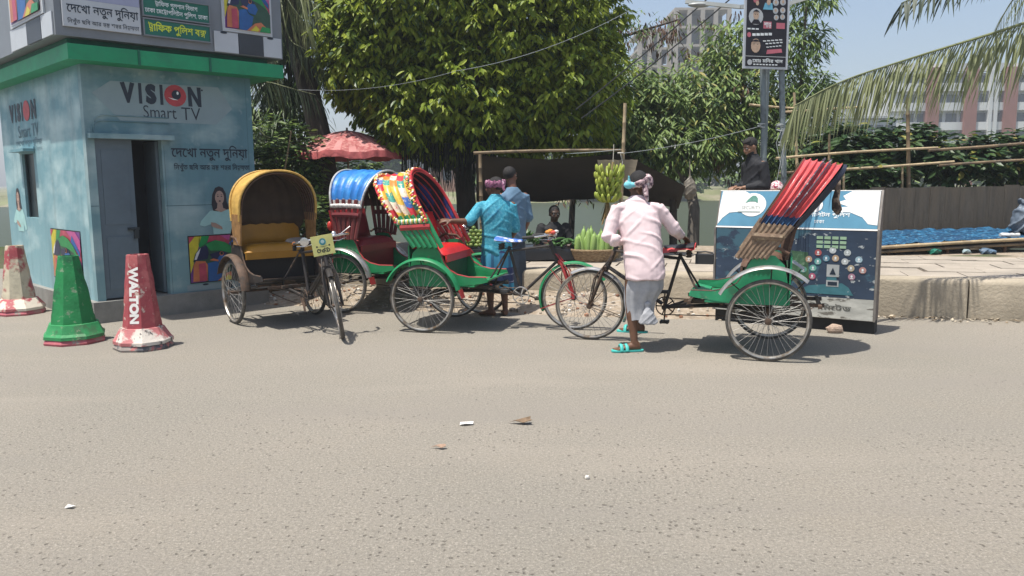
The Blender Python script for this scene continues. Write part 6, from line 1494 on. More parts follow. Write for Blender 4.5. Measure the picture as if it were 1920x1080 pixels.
for p in (((515, 330), (545, 245)), ((575, 345), (625, 320)), ((592, 420), (596, 355)), ((500, 315), (512, 300))):
    a, b = at(*p[0], 11.6), at(*p[1], 11.7); mb.tube([a, a.lerp(b, .5) + V((.02, 0, .01)), b], .013, 6)
mb = MB(); a, b = at(520, 400, 11.5), at(546, 245, 11.5); mb.tube([V((a.x - .05, a.y, 0)), a, b], [.016, .015, .010], 7); tag(mb.build('bamboo_stick', mat('stick_dry', (.24, .18, .10), .7, var=.3, vs=8)), 'thin dry stick leaning up behind the yellow hood', 'stick')

# ================================================================== stall
M_BAMB = mat('bamboo_pale', (.42, .33, .20), .55, var=.25, vs=5, col2=(.25, .19, .12), s2=4, amt=.35, edge=.15)
M_BAMBD = mat('bamboo_weathered', (.20, .145, .085), .65, var=.3, vs=5, col2=(.11, .085, .06), s2=4, amt=.4)
def bamboo(mb, a, b, r0, r1=None, nodes=9, n=9):
    a, b = V(a), V(b); r1 = r1 or r0; path = []; rr = []
    L_ = (b - a).length; bow = V((noise.noise(a * 3.1), 0, noise.noise(a * 2.3 + V((4, 0, 0))))) * .02 * L_
    for k in range(nodes):
        for f, e in ((0, 1.16), (.04, 1.0), (.5, .97), (.96, 1.0)):
            t = min((k + f) / nodes, 1); path.append(a.lerp(b, t) + bow * math.sin(PI * t)); rr.append((r0 + (r1 - r0) * t) * e)
    mb.tube(path, rr, n)
M_TARP = mat('tarp_black', (.020, .018, .016), .75, var=.3, vs=3, col2=(.035, .03, .026), s2=2, amt=.4, edge=.2)
M_TANS = mat('sheet_tan', (.25, .21, .15), .85, var=.2, vs=4, stretch=(1, 1, 4))
stall = empty('stall_canopy', (0, 0, 0), 0, 'dark tarpaulin canopy slung between poles over the fruit sellers', 'canopy')
A_, B_, C_, D_ = at(893, 291, 11.5), at(1167, 287, 11.5), at(1160, 366, 12.9), at(893, 378, 12.9)
def tarpf(a, b):
    p = A_.lerp(B_, a).lerp(D_.lerp(C_, a), b); sag = -.07 * math.sin(PI * a) * (1 - b * .6) - .03 * abs(math.sin(PI * a * 3)) * b + .02 * noise.noise(V((a * 5, b * 4, 2))) - .05 * math.sin(PI * b)
    return p + V((0, 0, sag))
def sheet2(name, fn, nu, nv, m, parent, th=.006):
    mb = MB(); mb.grid(fn, nu, nv); mb.grid(lambda a, b: fn(1 - a, b) + V((0, 0, th)), nu, nv); return mb.build(name, m, parent, 60)
sheet2('tarp', tarpf, 28, 14, M_TARP, stall)
E_, F_, G_ = at(1285, 350, 11.7), at(1272, 392, 12.6), C_
def wingf(a, b):
    p = B_.lerp(E_, a).lerp(C_.lerp(F_, a), b); return p + V((0, 0, -.05 * math.sin(PI * a) * math.sin(PI * b) + .02 * noise.noise(V((a * 4, b * 4, 8)))))
sheet2('tarp', wingf, 16, 12, M_TARP, stall)['label'] = 'right wing of the tarp sloping down from the pole'
h0, h1, h2_, h3_ = at(1120, 300, 11.42), at(1196, 300, 11.42), at(1186, 345, 11.45), at(1128, 352, 11.45)
sheet2('tan_sheet', lambda a, b: h0.lerp(h1, a).lerp(h3_.lerp(h2_, a), b) + V((0, .02 * math.sin(a * 9), .03 * noise.noise(V((a * 5, b * 5, 1))))), 14, 10, M_TANS, stall)
for px0, py0, px1, Y, r_, m in ((1172, 192, 1160, 11.45, .028, M_BAMB), (900, 288, 905, 11.5, .03, M_BAMBD), (1262, 345, 1262, 12.3, .065, M_BARK), (985, 365, 980, 12.8, .02, M_BAMBD)):
    t = at(px0, py0, Y); bt = at(px1, 480, Y); mb = MB(); bamboo(mb, (bt.x, bt.y, KZ - .03), t, r_, r_ * .85, 8); mb.build('canopy_pole', m, stall, 50)
mb = MB(); bamboo(mb, at(888, 291, 11.5) + V((0, 0, .03)), at(1175, 286, 11.5) + V((0, 0, .03)), .022, .02, 8); mb.build('ridge_pole', M_BAMBD, stall, 50)
mb = MB(); k0 = at(1163, 287, 11.40); mb.torus(k0, .032, .012, (0, 0, 1), 16, 6); mb.tube([k0, k0 + V((.03, -.02, -.12)), k0 + V((.01, -.02, -.26))], .006, 5); mb.build('rope_tie', mat('rope_pale', (.45, .43, .40), .8), stall)
# display platform, basket, produce
def ztop(py, Y): return at(960, py, Y).z
pl0, pl1 = at(868, 470, 11.15), at(1088, 470, 11.15); PTZ = KZ + .17
plat = empty('display_platform', ((pl0.x + pl1.x) / 2, 11.45, KZ), 0, 'low wooden platform draped in black plastic under the canopy', 'platform'); pw = (pl1.x - pl0.x) / 2
mb = MB()
for sx_ in (-1, 1):
    for sy_ in (-.28, .28): mb.box((sx_ * (pw - .06), sy_, .055), (.05, .05, .11))
mb.build('leg', M_RIMW, plat, 0)
mb = MB(); mb.box((0, 0, .135), (2 * pw, .70, .05)); mb.build('deck', M_RIMW, plat, 0)
def drape(a, b):
    x = -pw - .02 + (2 * pw + .04) * a; 
    if b < .5: return V((x, -.365 - .02 * noise.noise(V((a * 14, 0, 3))), .02 + .148 * (b / .5) + .015 * noise.noise(V((a * 9, 1, 1)))))
    return V((x, -.36 + .71 * (b - .5) / .5, .172 + .01 * noise.noise(V((a * 9, b * 6, 1)))))
mb = MB(); mb.grid(drape, 40, 12); mb.build('plastic_sheet', mat('sheet_black', (.018, .02, .024), .35, var=.3, vs=6), plat, 50)
FG = 'green mangoes heaped on the platform'
M_MANG = mat('mango_green', (.10, .17, .035), .4, var=.4, vs=9, col2=(.24, .24, .06), s2=5, amt=.3, edge=.2)
mb = MB(); mb.ell((0, 0, 0), (.032, .032, .038), None, 10, 8); mproto = mb.build('mango', M_MANG, None, 60)
def heap(proto, px, Y, nx, nyy, sp, z0, jit, lab, cat, group, maxn=70, tilt=True):
    c = at(px, 465, Y); out = []
    for lay in range(6):
        for i in range(nx - lay):
            for j in range(max(nyy - lay, 1)):
                if len(out) >= maxn: break
                out.append((c.x + (i - (nx - lay - 1) / 2) * sp + random.uniform(-jit, jit), Y + (j - (nyy - lay - 1) / 2) * sp + random.uniform(-jit, jit), z0 + lay * sp * .72 + random.uniform(0, jit)))
    for k, p in enumerate(out):
        o = proto if (k == 0 and not proto.get('label')) else proto.copy()
        if o is not proto: C.objects.link(o)
        o.location = p
        if tilt: o.rotation_euler = (random.random() * 3, random.random() * 3, random.random() * 6)
        tag(o, lab, cat, group)
heap(mproto, 893, 11.35, 7, 4, .066, PTZ + .045, .006, 'green mango in the heap behind the turquoise shirted man', 'mango', FG, 64)
M_LIME = mat('veg_green', (.045, .11, .03), .5, var=.4, vs=9)
mb = MB(); mb.capsule([(-.07, 0, 0), (-.03, 0, .008), (.03, 0, .008), (.08, 0, 0)], [.016, .021, .021, .014], 8); cproto = mb.build('cucumber', M_LIME, None, 60)
c0 = at(1056, 465, 11.3)
for k in range(26):
    o = cproto if k == 0 else cproto.copy()
    if k: C.objects.link(o)
    o.location = (c0.x + random.uniform(-.20, .20), 11.28 + random.uniform(-.16, .16), PTZ + .03 + .035 * (k // 9) + random.uniform(0, .02)); o.rotation_euler = (0, random.uniform(-.2, .2), random.uniform(-.7, .9) + 1.2)
    tag(o, 'slim green cucumber in the pile in front of the seated vendor', 'cucumber', 'cucumbers piled on the platform')
mb = MB()
for k in range(60):
    a = random.random() * 6.28; rr = random.random() * .24
    p = V((math.cos(a) * rr, math.sin(a) * rr * .6, .02 + .14 * (1 - rr / .24) + random.random() * .03)); dd = V((math.cos(a) * .8, math.sin(a) * .8, .4 + random.random() * .6)).normalized()
    sdv = dd.cross(UP).normalized() * .035; mb.poly([p, p + dd * .06 + sdv, p + dd * .13, p + dd * .06 - sdv])
o = mb.build('leafy_greens', leafmat('greens_leaf', (.035, .09, .025), (.07, .14, .04)), None, 0); q = at(985, 465, 11.35); o.location = (q.x, 11.35, PTZ); tag(o, 'heap of dark leafy greens between mangoes and cucumbers', 'greens')
# basket of bottle gourds
q = at(1116, 470, 11.1); BKX, BKY = q.x, 11.1
bas = empty('basket', (BKX, BKY, KZ), 0, 'wide woven cane basket holding the upright pale gourds', 'basket')
M_CANE = mat('cane_woven', (.22, .15, .085), .8, var=.4, vs=16, col2=(.36, .27, .16), s2=24, amt=.4, edge=.05, stretch=(1, 1, 4), bump=.7, bs=60)
mb = MB(); n = 48
rs = []
for h_, r_ in ((0, .27), (.04, .29), (.08, .31), (.12, .325), (.155, .335), (.155, .315), (.12, .305), (.05, .27), (.045, .01)):
    rs.append([V((math.cos(2 * PI * k / n) * (r_ + (.006 if k % 2 else -.006)), .72 * math.sin(2 * PI * k / n) * (r_ + (.006 if k % 2 else -.006)), h_)) for k in range(n)])
mb.rings(rs, True, True); mb.build('weave', M_CANE, bas, 30)
mb = MB(); mb.tube([(math.cos(a) * .33, .72 * math.sin(a) * .33, .158) for a in [2 * PI * k / 40 for k in range(40)]], .016, 7, False, 1, True); mb.build('rim', M_CANE, bas)
mb = MB(); mb.lathe([(.008, -.005), (.026, .0), (.034, .03), (.036, .12), (.033, .20), (.027, .26), (.020, .285), (.007, .30), (.006, .325)], (0, 0, 0), (0, 0, 1), 12); gproto = mb.build('bottle_gourd', mat('gourd_pale', (.30, .42, .13), .45, var=.2, vs=5, col2=(.20, .34, .09), s2=3, amt=.4, edge=.2, stretch=(6, 6, 1)), None, 60)
for k in range(15):
    o = gproto if k == 0 else gproto.copy()
    if k: C.objects.link(o)
    i, j = k % 8, k // 8; s = random.uniform(.95, 1.3)
    o.location = (BKX - .25 + i * .068 + random.uniform(-.01, .01), BKY - .05 + j * .10 + random.uniform(-.02, .02), KZ + .06); o.rotation_euler = (random.uniform(-.14, .10), random.uniform(-.16, .16), random.random() * 6); o.scale = (s, s, s * random.uniform(.75, 1.1))
    tag(o, 'pale green bottle gourd standing upright in the cane basket', 'gourd', 'bottle gourds in the basket')
# hanging banana bunch
q = at(1143, 345, 11.2); bun = empty('banana_bunch', (q.x, q.y, q.z), 0, 'big hanging bunch of green yellow bananas beside the canopy pole', 'bananas')
mb = MB(); mb.tube([(.06, .12, .30), (.03, .04, .18), (0, 0, .02), (-.02, 0, -.2), (-.03, 0, -.40)], [.016, .018, .022, .018, .014], 8); mb.build('stalk', mat('stalk_brown', (.17, .13, .05), .8, var=.3, vs=10), bun)
M_BAN = mat('banana_skin', (.34, .38, .06), .45, var=.25, vs=6, col2=(.20, .29, .04), s2=4, amt=.4, edge=.2)
for t_ in range(5):
    z_ = .12 - t_ * .088; R0 = .060 + .020 * math.sin(t_ * 1.4 + .6) 
    mb = MB(); nb = 11
    for i in range(nb):
        a = 2 * PI * (i + .3 * t_) / nb + random.uniform(-.08, .08); o_ = V((math.cos(a), math.sin(a), 0)); L_ = .185 * random.uniform(.85, 1.15) * (1 - .06 * t_)
        c = V((-.005 * t_, 0, z_)); p = [c + o_ * .015, c + o_ * (R0 + .01) + UP * -.012, c + o_ * (R0 + .07) + UP * (.02), c + o_ * (R0 + .115) + UP * (L_ * .48), c + o_ * (R0 + .12) + UP * (L_ * .72), c + o_ * (R0 + .115) + UP * L_ * .82]
        mb.tube(p, [.010, .016, .025, .025, .017, .007], 7)
    mb.build('banana_hand', M_BAN, bun, 60)
mb = MB()
for k in range(16):
    a = random.random() * 6.28; p = V((-.03 + .02 * math.cos(a), .02 * math.sin(a), -.24 - random.random() * .12)); e = p + V((math.cos(a) * .07, math.sin(a) * .07, -.12 - random.random() * .12)); m_ = V((0, 0, 1)).cross(e - p).normalized() * .02
    mb.poly([p - m_, p + m_, e + m_ * .7, e - m_ * .4])
mb.build('dried_bract', mat('bract_brown', (.22, .15, .06), .85, var=.4, vs=15), bun, 0)
mb = MB(); mb.tube([q + V((.06, .12, .30)), q + V((.08, .2, .55))], .005, 5); tag(mb.build('hanging_cord', mat('cord_pale', (.4, .38, .33), .8)), 'cord holding the banana bunch to the canopy edge', 'cord')
# plastic bag hanging, parasol
q = at(1293, 352, 12.6); mb = MB()
rs = []
for h_, r_ in ((.20, .012), (.15, .03), (.08, .085), (0, .11), (-.10, .105), (-.17, .06), (-.19, .01)):
    rs.append([V((math.cos(2 * PI * k / 18) * r_ * (1 + .18 * noise.noise(V((k * .9, h_ * 9, 3)))), math.sin(2 * PI * k / 18) * r_ * .7, h_ + .012 * math.sin(k * 2))) for k in range(18)])
mb.rings(rs); mb.tube([(0, 0, .18), (0, .02, .45)], .012, 6)
o = remesh(mb.build('plastic_bag', mat('bag_translucent', (.17, .15, .12), .4, var=.4, vs=9), None, 60), .009, 1, (.014, 9, 7)); o.location = q; tag(o, 'greyish plastic bag hanging from a branch right of the canopy', 'bag')
pc = at(652, 287, 13.0); par = empty('parasol', (pc.x, pc.y, KZ - .45), R(20), 'faded red striped parasol with a frilled edge under the mango leaves', 'parasol')
pz = pc.z - (KZ - .45); PR = .93; NP = 48
M_PARR = mat('parasol_red', (.30, .075, .075), .75, var=.2, vs=6, col2=(.46, .22, .20), s2=7, amt=.4, edge=.12, stretch=(3, 3, .6))
def parf(r, th, dz=0):
    fl = .02 * math.cos(8 * th) * (r / PR) ** 2 * -1
    return V((r * math.cos(th) * (1 + .012 * math.cos(24 * th)), r * math.sin(th), pz + .36 * (1 - (r / PR) ** 1.5) + fl + dz + .006 * math.cos(24 * th) * r / PR))
mb = MB(); mb.rings([[parf(r, 2 * PI * k / NP * 1.0) for k in range(NP)] for r in (.01, .2, .4, .6, .78, PR)], True, False)
mb.rings([[parf(r, 2 * PI * k / NP, -.006) for k in range(NP)] for r in (PR, .78, .6, .4, .2, .01)], True, False); mb.m = [1 if (q % NP) % 2 and q % 5 < 4 else 0 for q in range(len(mb.f))]; cp = mb.build('canopy', [M_PARR, mat('parasol_pink', (.46, .20, .19), .75, var=.2, vs=6)], par, 50)
mb = MB(); n2 = 128
mb.rings([[parf(PR, 2 * PI * k / n2) + V((math.cos(2 * PI * k / n2), math.sin(2 * PI * k / n2), 0)) * e * (1 + .8 * math.sin(k * 1.57)) + V((0, 0, -h_)) for k in range(n2)] for h_, e in ((0, 0), (.05, .012), (.10 , .02))], True, False); mb.build('frill', mat('parasol_frill', (.42, .10, .10), .75, var=.3, vs=14), cp, 60)
mb = MB(); mb.tube([(0, 0, .0), (0, 0, pz + .40)], .016, 8); mb.build('pole', M_BAMBD, par)
for k in range(8):
    mb = MB(); th = 2 * PI * k / 8; mb.tube([parf(.03, th, -.02), parf(.45, th, -.02), parf(PR * .98, th, -.015)], .006, 5); mb.build('rib', M_RUST, cp)

# ================================================================== bamboo fence, plank wall, cot
fen = empty('bamboo_fence', (0, 0, 0), 0, 'rough bamboo pole fence in front of the shrubs at right', 'fence')
for a, b, r_, m in (((1500, 460), (1489, 172), .026, M_BAMB), ((1557, 460), (1555, 250), .024, M_BAMBD), ((1706, 460), (1702, 182), .036, M_BAMBD), ((1583, 460), (1582, 316), .022, M_BAMB), ((1693, 460), (1692, 308), .024, M_BAMB)):
    p0, p1 = at(a[0], a[1], 13.1), at(b[0], b[1], 13.1); mb = MB(); bamboo(mb, (p0.x, p0.y, KZ - .1), p1, r_, r_ * .8, 9); mb.build('fence_post', m, fen, 50)
for a, b, r_, m in (((1455, 297), (1760, 277), .022, M_BAMB), ((1740, 282), (1990, 262), .024, M_BAMBD), ((1470, 210), (1625, 200), .020, M_BAMB), ((1405, 196), (1490, 203), .018, M_BAMB), ((1560, 319), (1790, 303), .022, M_BAMB), ((1760, 310), (1990, 296), .022, M_BAMBD), ((1460, 325), (1520, 320), .02, M_BAMBD)):
    mb = MB(); bamboo(mb, at(a[0], a[1], 13.04), at(b[0], b[1], 13.04), r_, r_ * .9, 8); mb.build('fence_rail', m, fen, 50)
W0_, W1__ = at(1600, 450, 12.75), at(2150, 450, 13.0)
pw_o = empty('plank_wall', (0, 0, 0), 0, 'weathered brown plank wall behind the blue covered cot', 'wall')
M_PLANK = mat('plank_shade_brown', (.085, .075, .062), .9, var=.35, vs=4, col2=(.115, .095, .072), s2=2.5, amt=.4, edge=.2, stretch=(4, 4, .5), bump=.5, bs=30)  # planks darkened, the palm's shade is put into their colour
wd = (W1__ - W0_); wd.z = 0; nW = 20
mb = MB()
for k in range(nW):
    a = V((W0_.x, W0_.y, 0)) + wd * (k / nW); b = V((W0_.x, W0_.y, 0)) + wd * ((k + .985) / nW); zt = at(1780, 352, 12.8).z + random.uniform(-.012, .02) + .002 * k; th = V((0, .03, 0)) ; o_ = V((0, random.uniform(-.006, .006), 0))
    mb.prism([a + o_ + V((0, 0, .40)), b + o_ + V((0, 0, .40)), b + o_ + V((0, 0, zt)), a + o_ + V((0, 0, zt))], th)
mb.build('planks', M_PLANK, pw_o, 0)
mb = MB(); mb.bar(V((W0_.x, W0_.y + .06, 1.2)), V((W1__.x, W1__.y + .06, 1.22)), .05, .08); mb.build('batten', M_RIMW, pw_o, 0)
cot = empty('bamboo_cot', (0, 0, 0), 0, 'low bamboo cot covered with a crumpled blue tarpaulin in front of the plank wall', 'cot')
c00, c10 = at(1610, 466, 11.75), at(2060, 441, 12.35); c01, c11 = at(1610, 437, 12.55), at(2060, 425, 12.85)
zc = .60
for p in (c00, c10, c01, c11): pass
def cotp(a, b): return c00.lerp(c10, a).lerp(c01.lerp(c11, a), b)
def tarpb(a, b):
    p = cotp(a, b); return p + V((0, 0, .012 + .030 * noise.noise(V((a * 16, b * 5, 3))) + .06 * (.5 - abs(noise.noise(V((a * 26 + b * 4, b * 9, 9)))))))
mb = MB(); mb.grid(tarpb, 110, 26); mb.build('blue_tarp', mat('tarp_blue', (.010, .045, .10), .4, var=.4, vs=4, col2=(.03, .14, .26), s2=7, amt=.40, edge=.08, stretch=(1.2, 5, 1), col3=(.16, .36, .50), s3=13, amt3=.2), cot, 60)  # paler streaks paint the crease highlights into the tarp colour
for dz, dy, r_, m in ((-.012, -.02, .026, M_BAMB), (-.075, -.01, .022, M_BAMBD)):
    mb = MB(); bamboo(mb, c00 + V((-.1, dy, dz)), c10 + V((.1, dy, dz)), r_, r_, 12); mb.build('cot_rail', m, cot, 50)
for a in (.12, .36, .60, .84):
    for b in (.06, .9):
        p = cotp(a, b); mb = MB(); mb.tube([(p.x, p.y, KZ - .06), (p.x, p.y, p.z - .05)], .026, 8); mb.build('cot_leg', M_RIMW, cot)
mb = MB(); mb.grid(lambda a, b: cotp(a, .3 + .02 * b) + V((0, .02 * noise.noise(V((a * 30, b, 0))), -.06 - .16 * b * (.7 + .5 * noise.noise(V((a * 22, 3, 0)))))), 90, 4); mb.build('under_sheet', mat('under_black', (.02, .021, .024), .5, var=.3, vs=8), cot, 60)
for px, py, m, lab, rad in ((1755, 476, M_SGREEN, 'dark green bundle stuffed under the cot', (.10, .08, .05)), (1812, 478, M_PALE, 'pale folded cloth under the cot', (.07, .06, .04)), (1850, 480, mat('sack_blue', (.08, .13, .19), .5, var=.3, vs=9), 'blue grey sheet bundle under the cot at the right', (.12, .09, .05))):
    p = at(px, py, 11.9); mb = MB(); mb.ell((0, 0, 0), rad, None, 14, 9); o = mb.build('cloth_bundle', m, None, 60)
    for v in o.data.vertices: v.co = V(v.co) * (1 + .6 * noise.noise(V(v.co) * 9 + V((px, 0, 0))))
    remesh(o, .008, 1, (.035, 12, 12)); o.location = (p.x, p.y, KZ + rad[2] * .7 - .02); tag(o, lab, 'bundle')
p = cotp(.655, .42); mb = MB(); rs = []
for h_, r_ in ((0, .17), (.06, .21), (.18, .20), (.30, .16), (.38, .11), (.41, .13), (.43, .12)):
    rs.append([V((math.cos(2 * PI * k / 26) * r_ * 1.15 * (1 + .16 * noise.noise(V((math.cos(2 * PI * k / 26) * 2, math.sin(2 * PI * k / 26) * 2, h_ * 8)))), math.sin(2 * PI * k / 26) * r_ * .8 * (1 + .12 * noise.noise(V((k * .8, h_ * 7, 2)))), h_ + .02 * math.sin(k * 1.1) * (h_ > .35))) for k in range(26)])
mb.rings(rs); o = remesh(mb.build('plastic_sack', mat('sack_grey', (.11, .14, .18), .5, var=.35, vs=6), None, 60), .012, 1, (.05, 9, 8)); o.location = p + V((.12, 0, .04)); o.scale = (1, 1, 1.15); tag(o, 'grey plastic sack standing on the blue tarpaulin at the right edge', 'sack')
mb = MB(); rs = []
for k in range(9):
    t = k / 8; rs.append([V((-.16 + .30 * t, .03 * math.cos(a) * (1 - .3 * t), .035 + .03 * math.sin(a) + .02 * noise.noise(V((k, a, 1))))) for a in [2 * PI * j / 9 for j in range(9)]])
mb.rings(rs); o = mb.build('plastic_wrap', mat('wrap_white', (.55, .56, .55), .35, var=.2, vs=20), None, 50); o.location = cotp(.62, .12) + V((0, 0, .02)); tag(o, 'crumpled clear plastic wrap lying against the grey sack', 'plastic')

# ================================================================== poster on two poles
pos = empty('poster_sign', (0, 0, 0), 0, 'black portrait poster in a white frame on two grey steel poles', 'poster')
M_POLE = mat('pole_galvanised', (.20, .24, .25), .5, .3, var=.2, vs=5, col2=(.12, .14, .15), s2=5, amt=.35)
for px, px1 in ((1428, 1428), (1462, 1464)):
    t = at(px, -20, 11.2); b = at(px1, 480, 11.2); mb = MB(); mb.tube([(b.x, b.y, KZ - .05), (b.x, b.y, 1.6), t], .040, 12); mb.build('pole', M_POLE, pos)
p00, p10, p01 = at(1393, 128, 10.95), at(1477, 118, 11.12), at(1389, -12, 10.95)
pu = (p10 - p00); pu.z = 0; PW = pu.length; PH = (p01 - p00).length; PO = Sheet(p00, pu, UP); PO.n = V((PO.u.y, -PO.u.x, 0))
if PO.n.y > 0: PO.n = -PO.n
mb = MB(); mb.prism([PO.p(0, 0), PO.p(PW, 0), PO.p(PW, PH), PO.p(0, PH)], -PO.n * .02); mb.build('poster_frame', M_WHITE, pos, 0)
M_PBLK = mat('poster_black', (.018, .016, .022), .5); M_PPINK = mat('poster_pink', (.50, .14, .18), .5); M_PSKIN = mat('poster_skin', (.50, .36, .26), .5, var=.15, vs=25); M_PGREY = mat('poster_grey', (.45, .47, .48), .5, var=.15, vs=20)
f_ = lambda name, m, fn: kprint(name, m, fn, pos)
f_('poster_print', M_PBLK, lambda mb: PO.rect(mb, .03, .03, PW - .035, PH, .003))
f_('poster_portrait', M_PGREY, lambda mb: [PO.disc(mb, PW * a, PH * b, PW * r, PW * r, .006, 16) for a, b, r in ((.25, .70, .16), (.68, .90, .065), (.84, .91, .065), (.68, .79, .06), (.84, .80, .06), (.70, .70, .055), (.84, .71, .055), (.14, .085, .055))])
f_('poster_portrait', M_PSKIN, lambda mb: [PO.disc(mb, PW * a, PH * b, PW * r, PW * r * 1.3, .009, 14) for a, b, r in ((.25, .72, .065), (.26, .31, .105), (.68, .905, .026), (.84, .915, .026), (.68, .795, .024), (.84, .805, .024), (.70, .70, .022), (.84, .715, .022), (.27, .88, .035), (.52, .90, .045))])
f_('poster_dark_detail', M_PBLK, lambda mb: [PO.poly(mb, [(PW * (a - r), PH * b), (PW * (a - r * .8), PH * (b + .028)), (PW * a, PH * (b + .05)), (PW * (a + r * .8), PH * (b + .028)), (PW * (a + r), PH * b), (PW * (a + r * .6), PH * (b + .018)), (PW * (a - r * .6), PH * (b + .018))], .012) for a, b, r in ((.25, .745, .075), (.26, .345, .115))] + [PO.poly(mb, [(PW * .14, PH * .60), (PW * .20, PH * .66), (PW * .30, PH * .66), (PW * .37, PH * .60)], .012)] + [PO.disc(mb, PW * a, PH * b, PW * .012, PH * .005, .012, 6) for a, b in ((.22, .33), (.30, .33), (.23, .725), (.275, .725))])
f_('poster_colour_block', M_PPINK, lambda mb: (PO.rect(mb, PW * .42, PH * .545, PW * .60, PH * .64, .006), PO.rect(mb, PW * .71, PH * .55, PW * .90, PH * .63, .006), PO.poly(mb, [(PW * .50, PH * .20), (PW * .86, PH * .23), (PW * .84, PH * .28), (PW * .52, PH * .26)], .006), PO.disc(mb, PW * .24, PH * .91, PW * .06, PH * .028, .006, 10), PO.disc(mb, PW * .11, PH * .455, PW * .045, PH * .035, .006, 10)))
f_('poster_colour_block', mat('poster_cyan', (.14, .40, .55), .5), lambda mb: PO.poly(mb, [(PW * .40, PH * .80), (PW * .62, PH * .80), (PW * .60, PH * .89), (PW * .44, PH * .89)], .006))
f_('lettering', M_TEXTW, lambda mb: (PO.text(mb, 'েমাঃ মিনর খান', PW * .20, PH * .085, PW * .88, PH * .145, .006, bold=.02, rows=30), PO.rect(mb, .03, PH * .165, PW - .035, PH * .17, .006), [PO.rect(mb, PW * (.22 + .07 * k), PH * .05, PW * (.22 + .07 * k + .05), PH * .066, .006) for k in range(8)],
    [PO.rect(mb, PW * (.07 + .09 * k), PH * .525, PW * (.07 + .09 * k + .07), PH * .545, .006) for k in range(3)], [PO.rect(mb, PW * (.18 + .09 * k), PH * (.44 + .004 * k), PW * (.18 + .09 * k + .075), PH * (.475 + .004 * k), .0065) for k in range(5)], [PO.rect(mb, PW * (.42 + .09 * k), PH * (.37 + .006 * k), PW * (.42 + .09 * k + .07), PH * (.385 + .006 * k), .006) for k in range(5)], [PO.rect(mb, PW * (.48 + .08 * k), PH * (.335 + .006 * k), PW * (.48 + .08 * k + .06), PH * (.35 + .006 * k), .006) for k in range(5)], [PO.rect(mb, PW * (.50 + .07 * k), PH * (.29 + .006 * k), PW * (.50 + .07 * k + .055), PH * (.302 + .006 * k), .006) for k in range(5)],
    PO.text(mb, 'শা{নত}', PW * .43, PH * .555, PW * .59, PH * .63, .009, bold=.02, rows=24)))
# cables tied round the poles
mb = MB()
for px, py in ((1428, 235), (1462, 240), (1466, 268)):
    c = at(px, py, 11.2)
    for k in range(4): mb.torus(c + V((0, 0, random.uniform(-.04, .04))), .05, .006, (random.uniform(-.3, .3), random.uniform(-.3, .3), 1), 16, 5)
for k in range(6):
    c = at(1468 + random.uniform(-5, 3), 240, 11.12); mb.tube([c, c + V((random.uniform(-.08, .06), 0, -.2)), c + V((random.uniform(-.08, .08), 0, -.45 - random.random() * .3))], .004, 4, False)
mb.build('cable_ties', mat('cable_pale', (.35, .38, .38), .6), pos)
sl_ = empty('street_lamp', (0, 0, 0), 0, 'street lamp on a flat pale arm behind the top of the poster', 'street lamp')
a, b, c, d_ = at(1285, 3, 11.5), at(1388, 13, 11.35), at(1468, 10, 11.35), at(1540, -12, 11.3)
mb = MB(); mb.bar(a, b, .05, .05); mb.bar(b, c, .05, .05); mb.bar(c, d_, .05, .05); mb.build('lamp_arm', mat('arm_pale', (.42, .44, .42), .5, var=.15), sl_, 0)
mb = MB(); mb.ell(at(1312, 9, 11.48), (.17, .07, .035), None, 14, 8); mb.build('lamp_head', mat('lamp_head_grey', (.30, .32, .32), .4), sl_)
mb = MB(); e = at(1446, 12, 11.37); mb.tube([(e.x, e.y + .12, KZ - .05), (e.x, e.y + .12, e.z + .25)], .045, 10); mb.bar((e.x, e.y + .12, e.z), (e.x, e.y, e.z), .04, .04); mb.build('lamp_post', M_POLE, sl_)
# wires
M_WIRE = mat('wire_dark', (.03, .032, .035), .5); M_WIREP = mat('wire_pale', (.32, .35, .36), .5)
def wire(a, b, sag, m, label, r_=.007):
    a, b = V(a), V(b); mb = MB(); mb.tube([a.lerp(b, k / 24) + V((0, 0, -sag * 4 * (k / 24) * (1 - k / 24))) for k in range(25)], r_, 5); tag(mb.build('overhead_wire', m), label, 'wire', 'overhead wires')
wire(at(1080, 205, 12.1), at(1390, -60, 11.6), .04, M_WIRE, 'upper dark wire running up beside the mango tree towards the lamp', .010)
wire(at(1090, 222, 12.0), at(1395, -25, 11.5), .05, M_WIRE, 'lower dark wire running up beside the mango tree towards the lamp', .010)
wire(at(560, 168, 11.9), at(855, 133, 11.9), .10, M_WIREP, 'pale wire sagging across the left half of the mango leaves', .003)
wire(at(855, 133, 11.9), at(1180, 20, 12.0), .12, M_WIREP, 'pale wire crossing the right half of the mango leaves', .004)
wire(at(1163, 288, 11.4), at(1428, 236, 11.15), .04, M_WIREP, 'thin pale line from canopy pole to poster pole', .0035)
wire(at(1060, 288, 11.5), at(1163, 280, 11.4), .01, M_WIREP, 'thin pale line along the canopy top', .005)
wire(at(1465, 240, 11.2), at(1560, 120, 13.5), .02, M_WIREP, 'thin pale line rising right from the poster pole', .005)

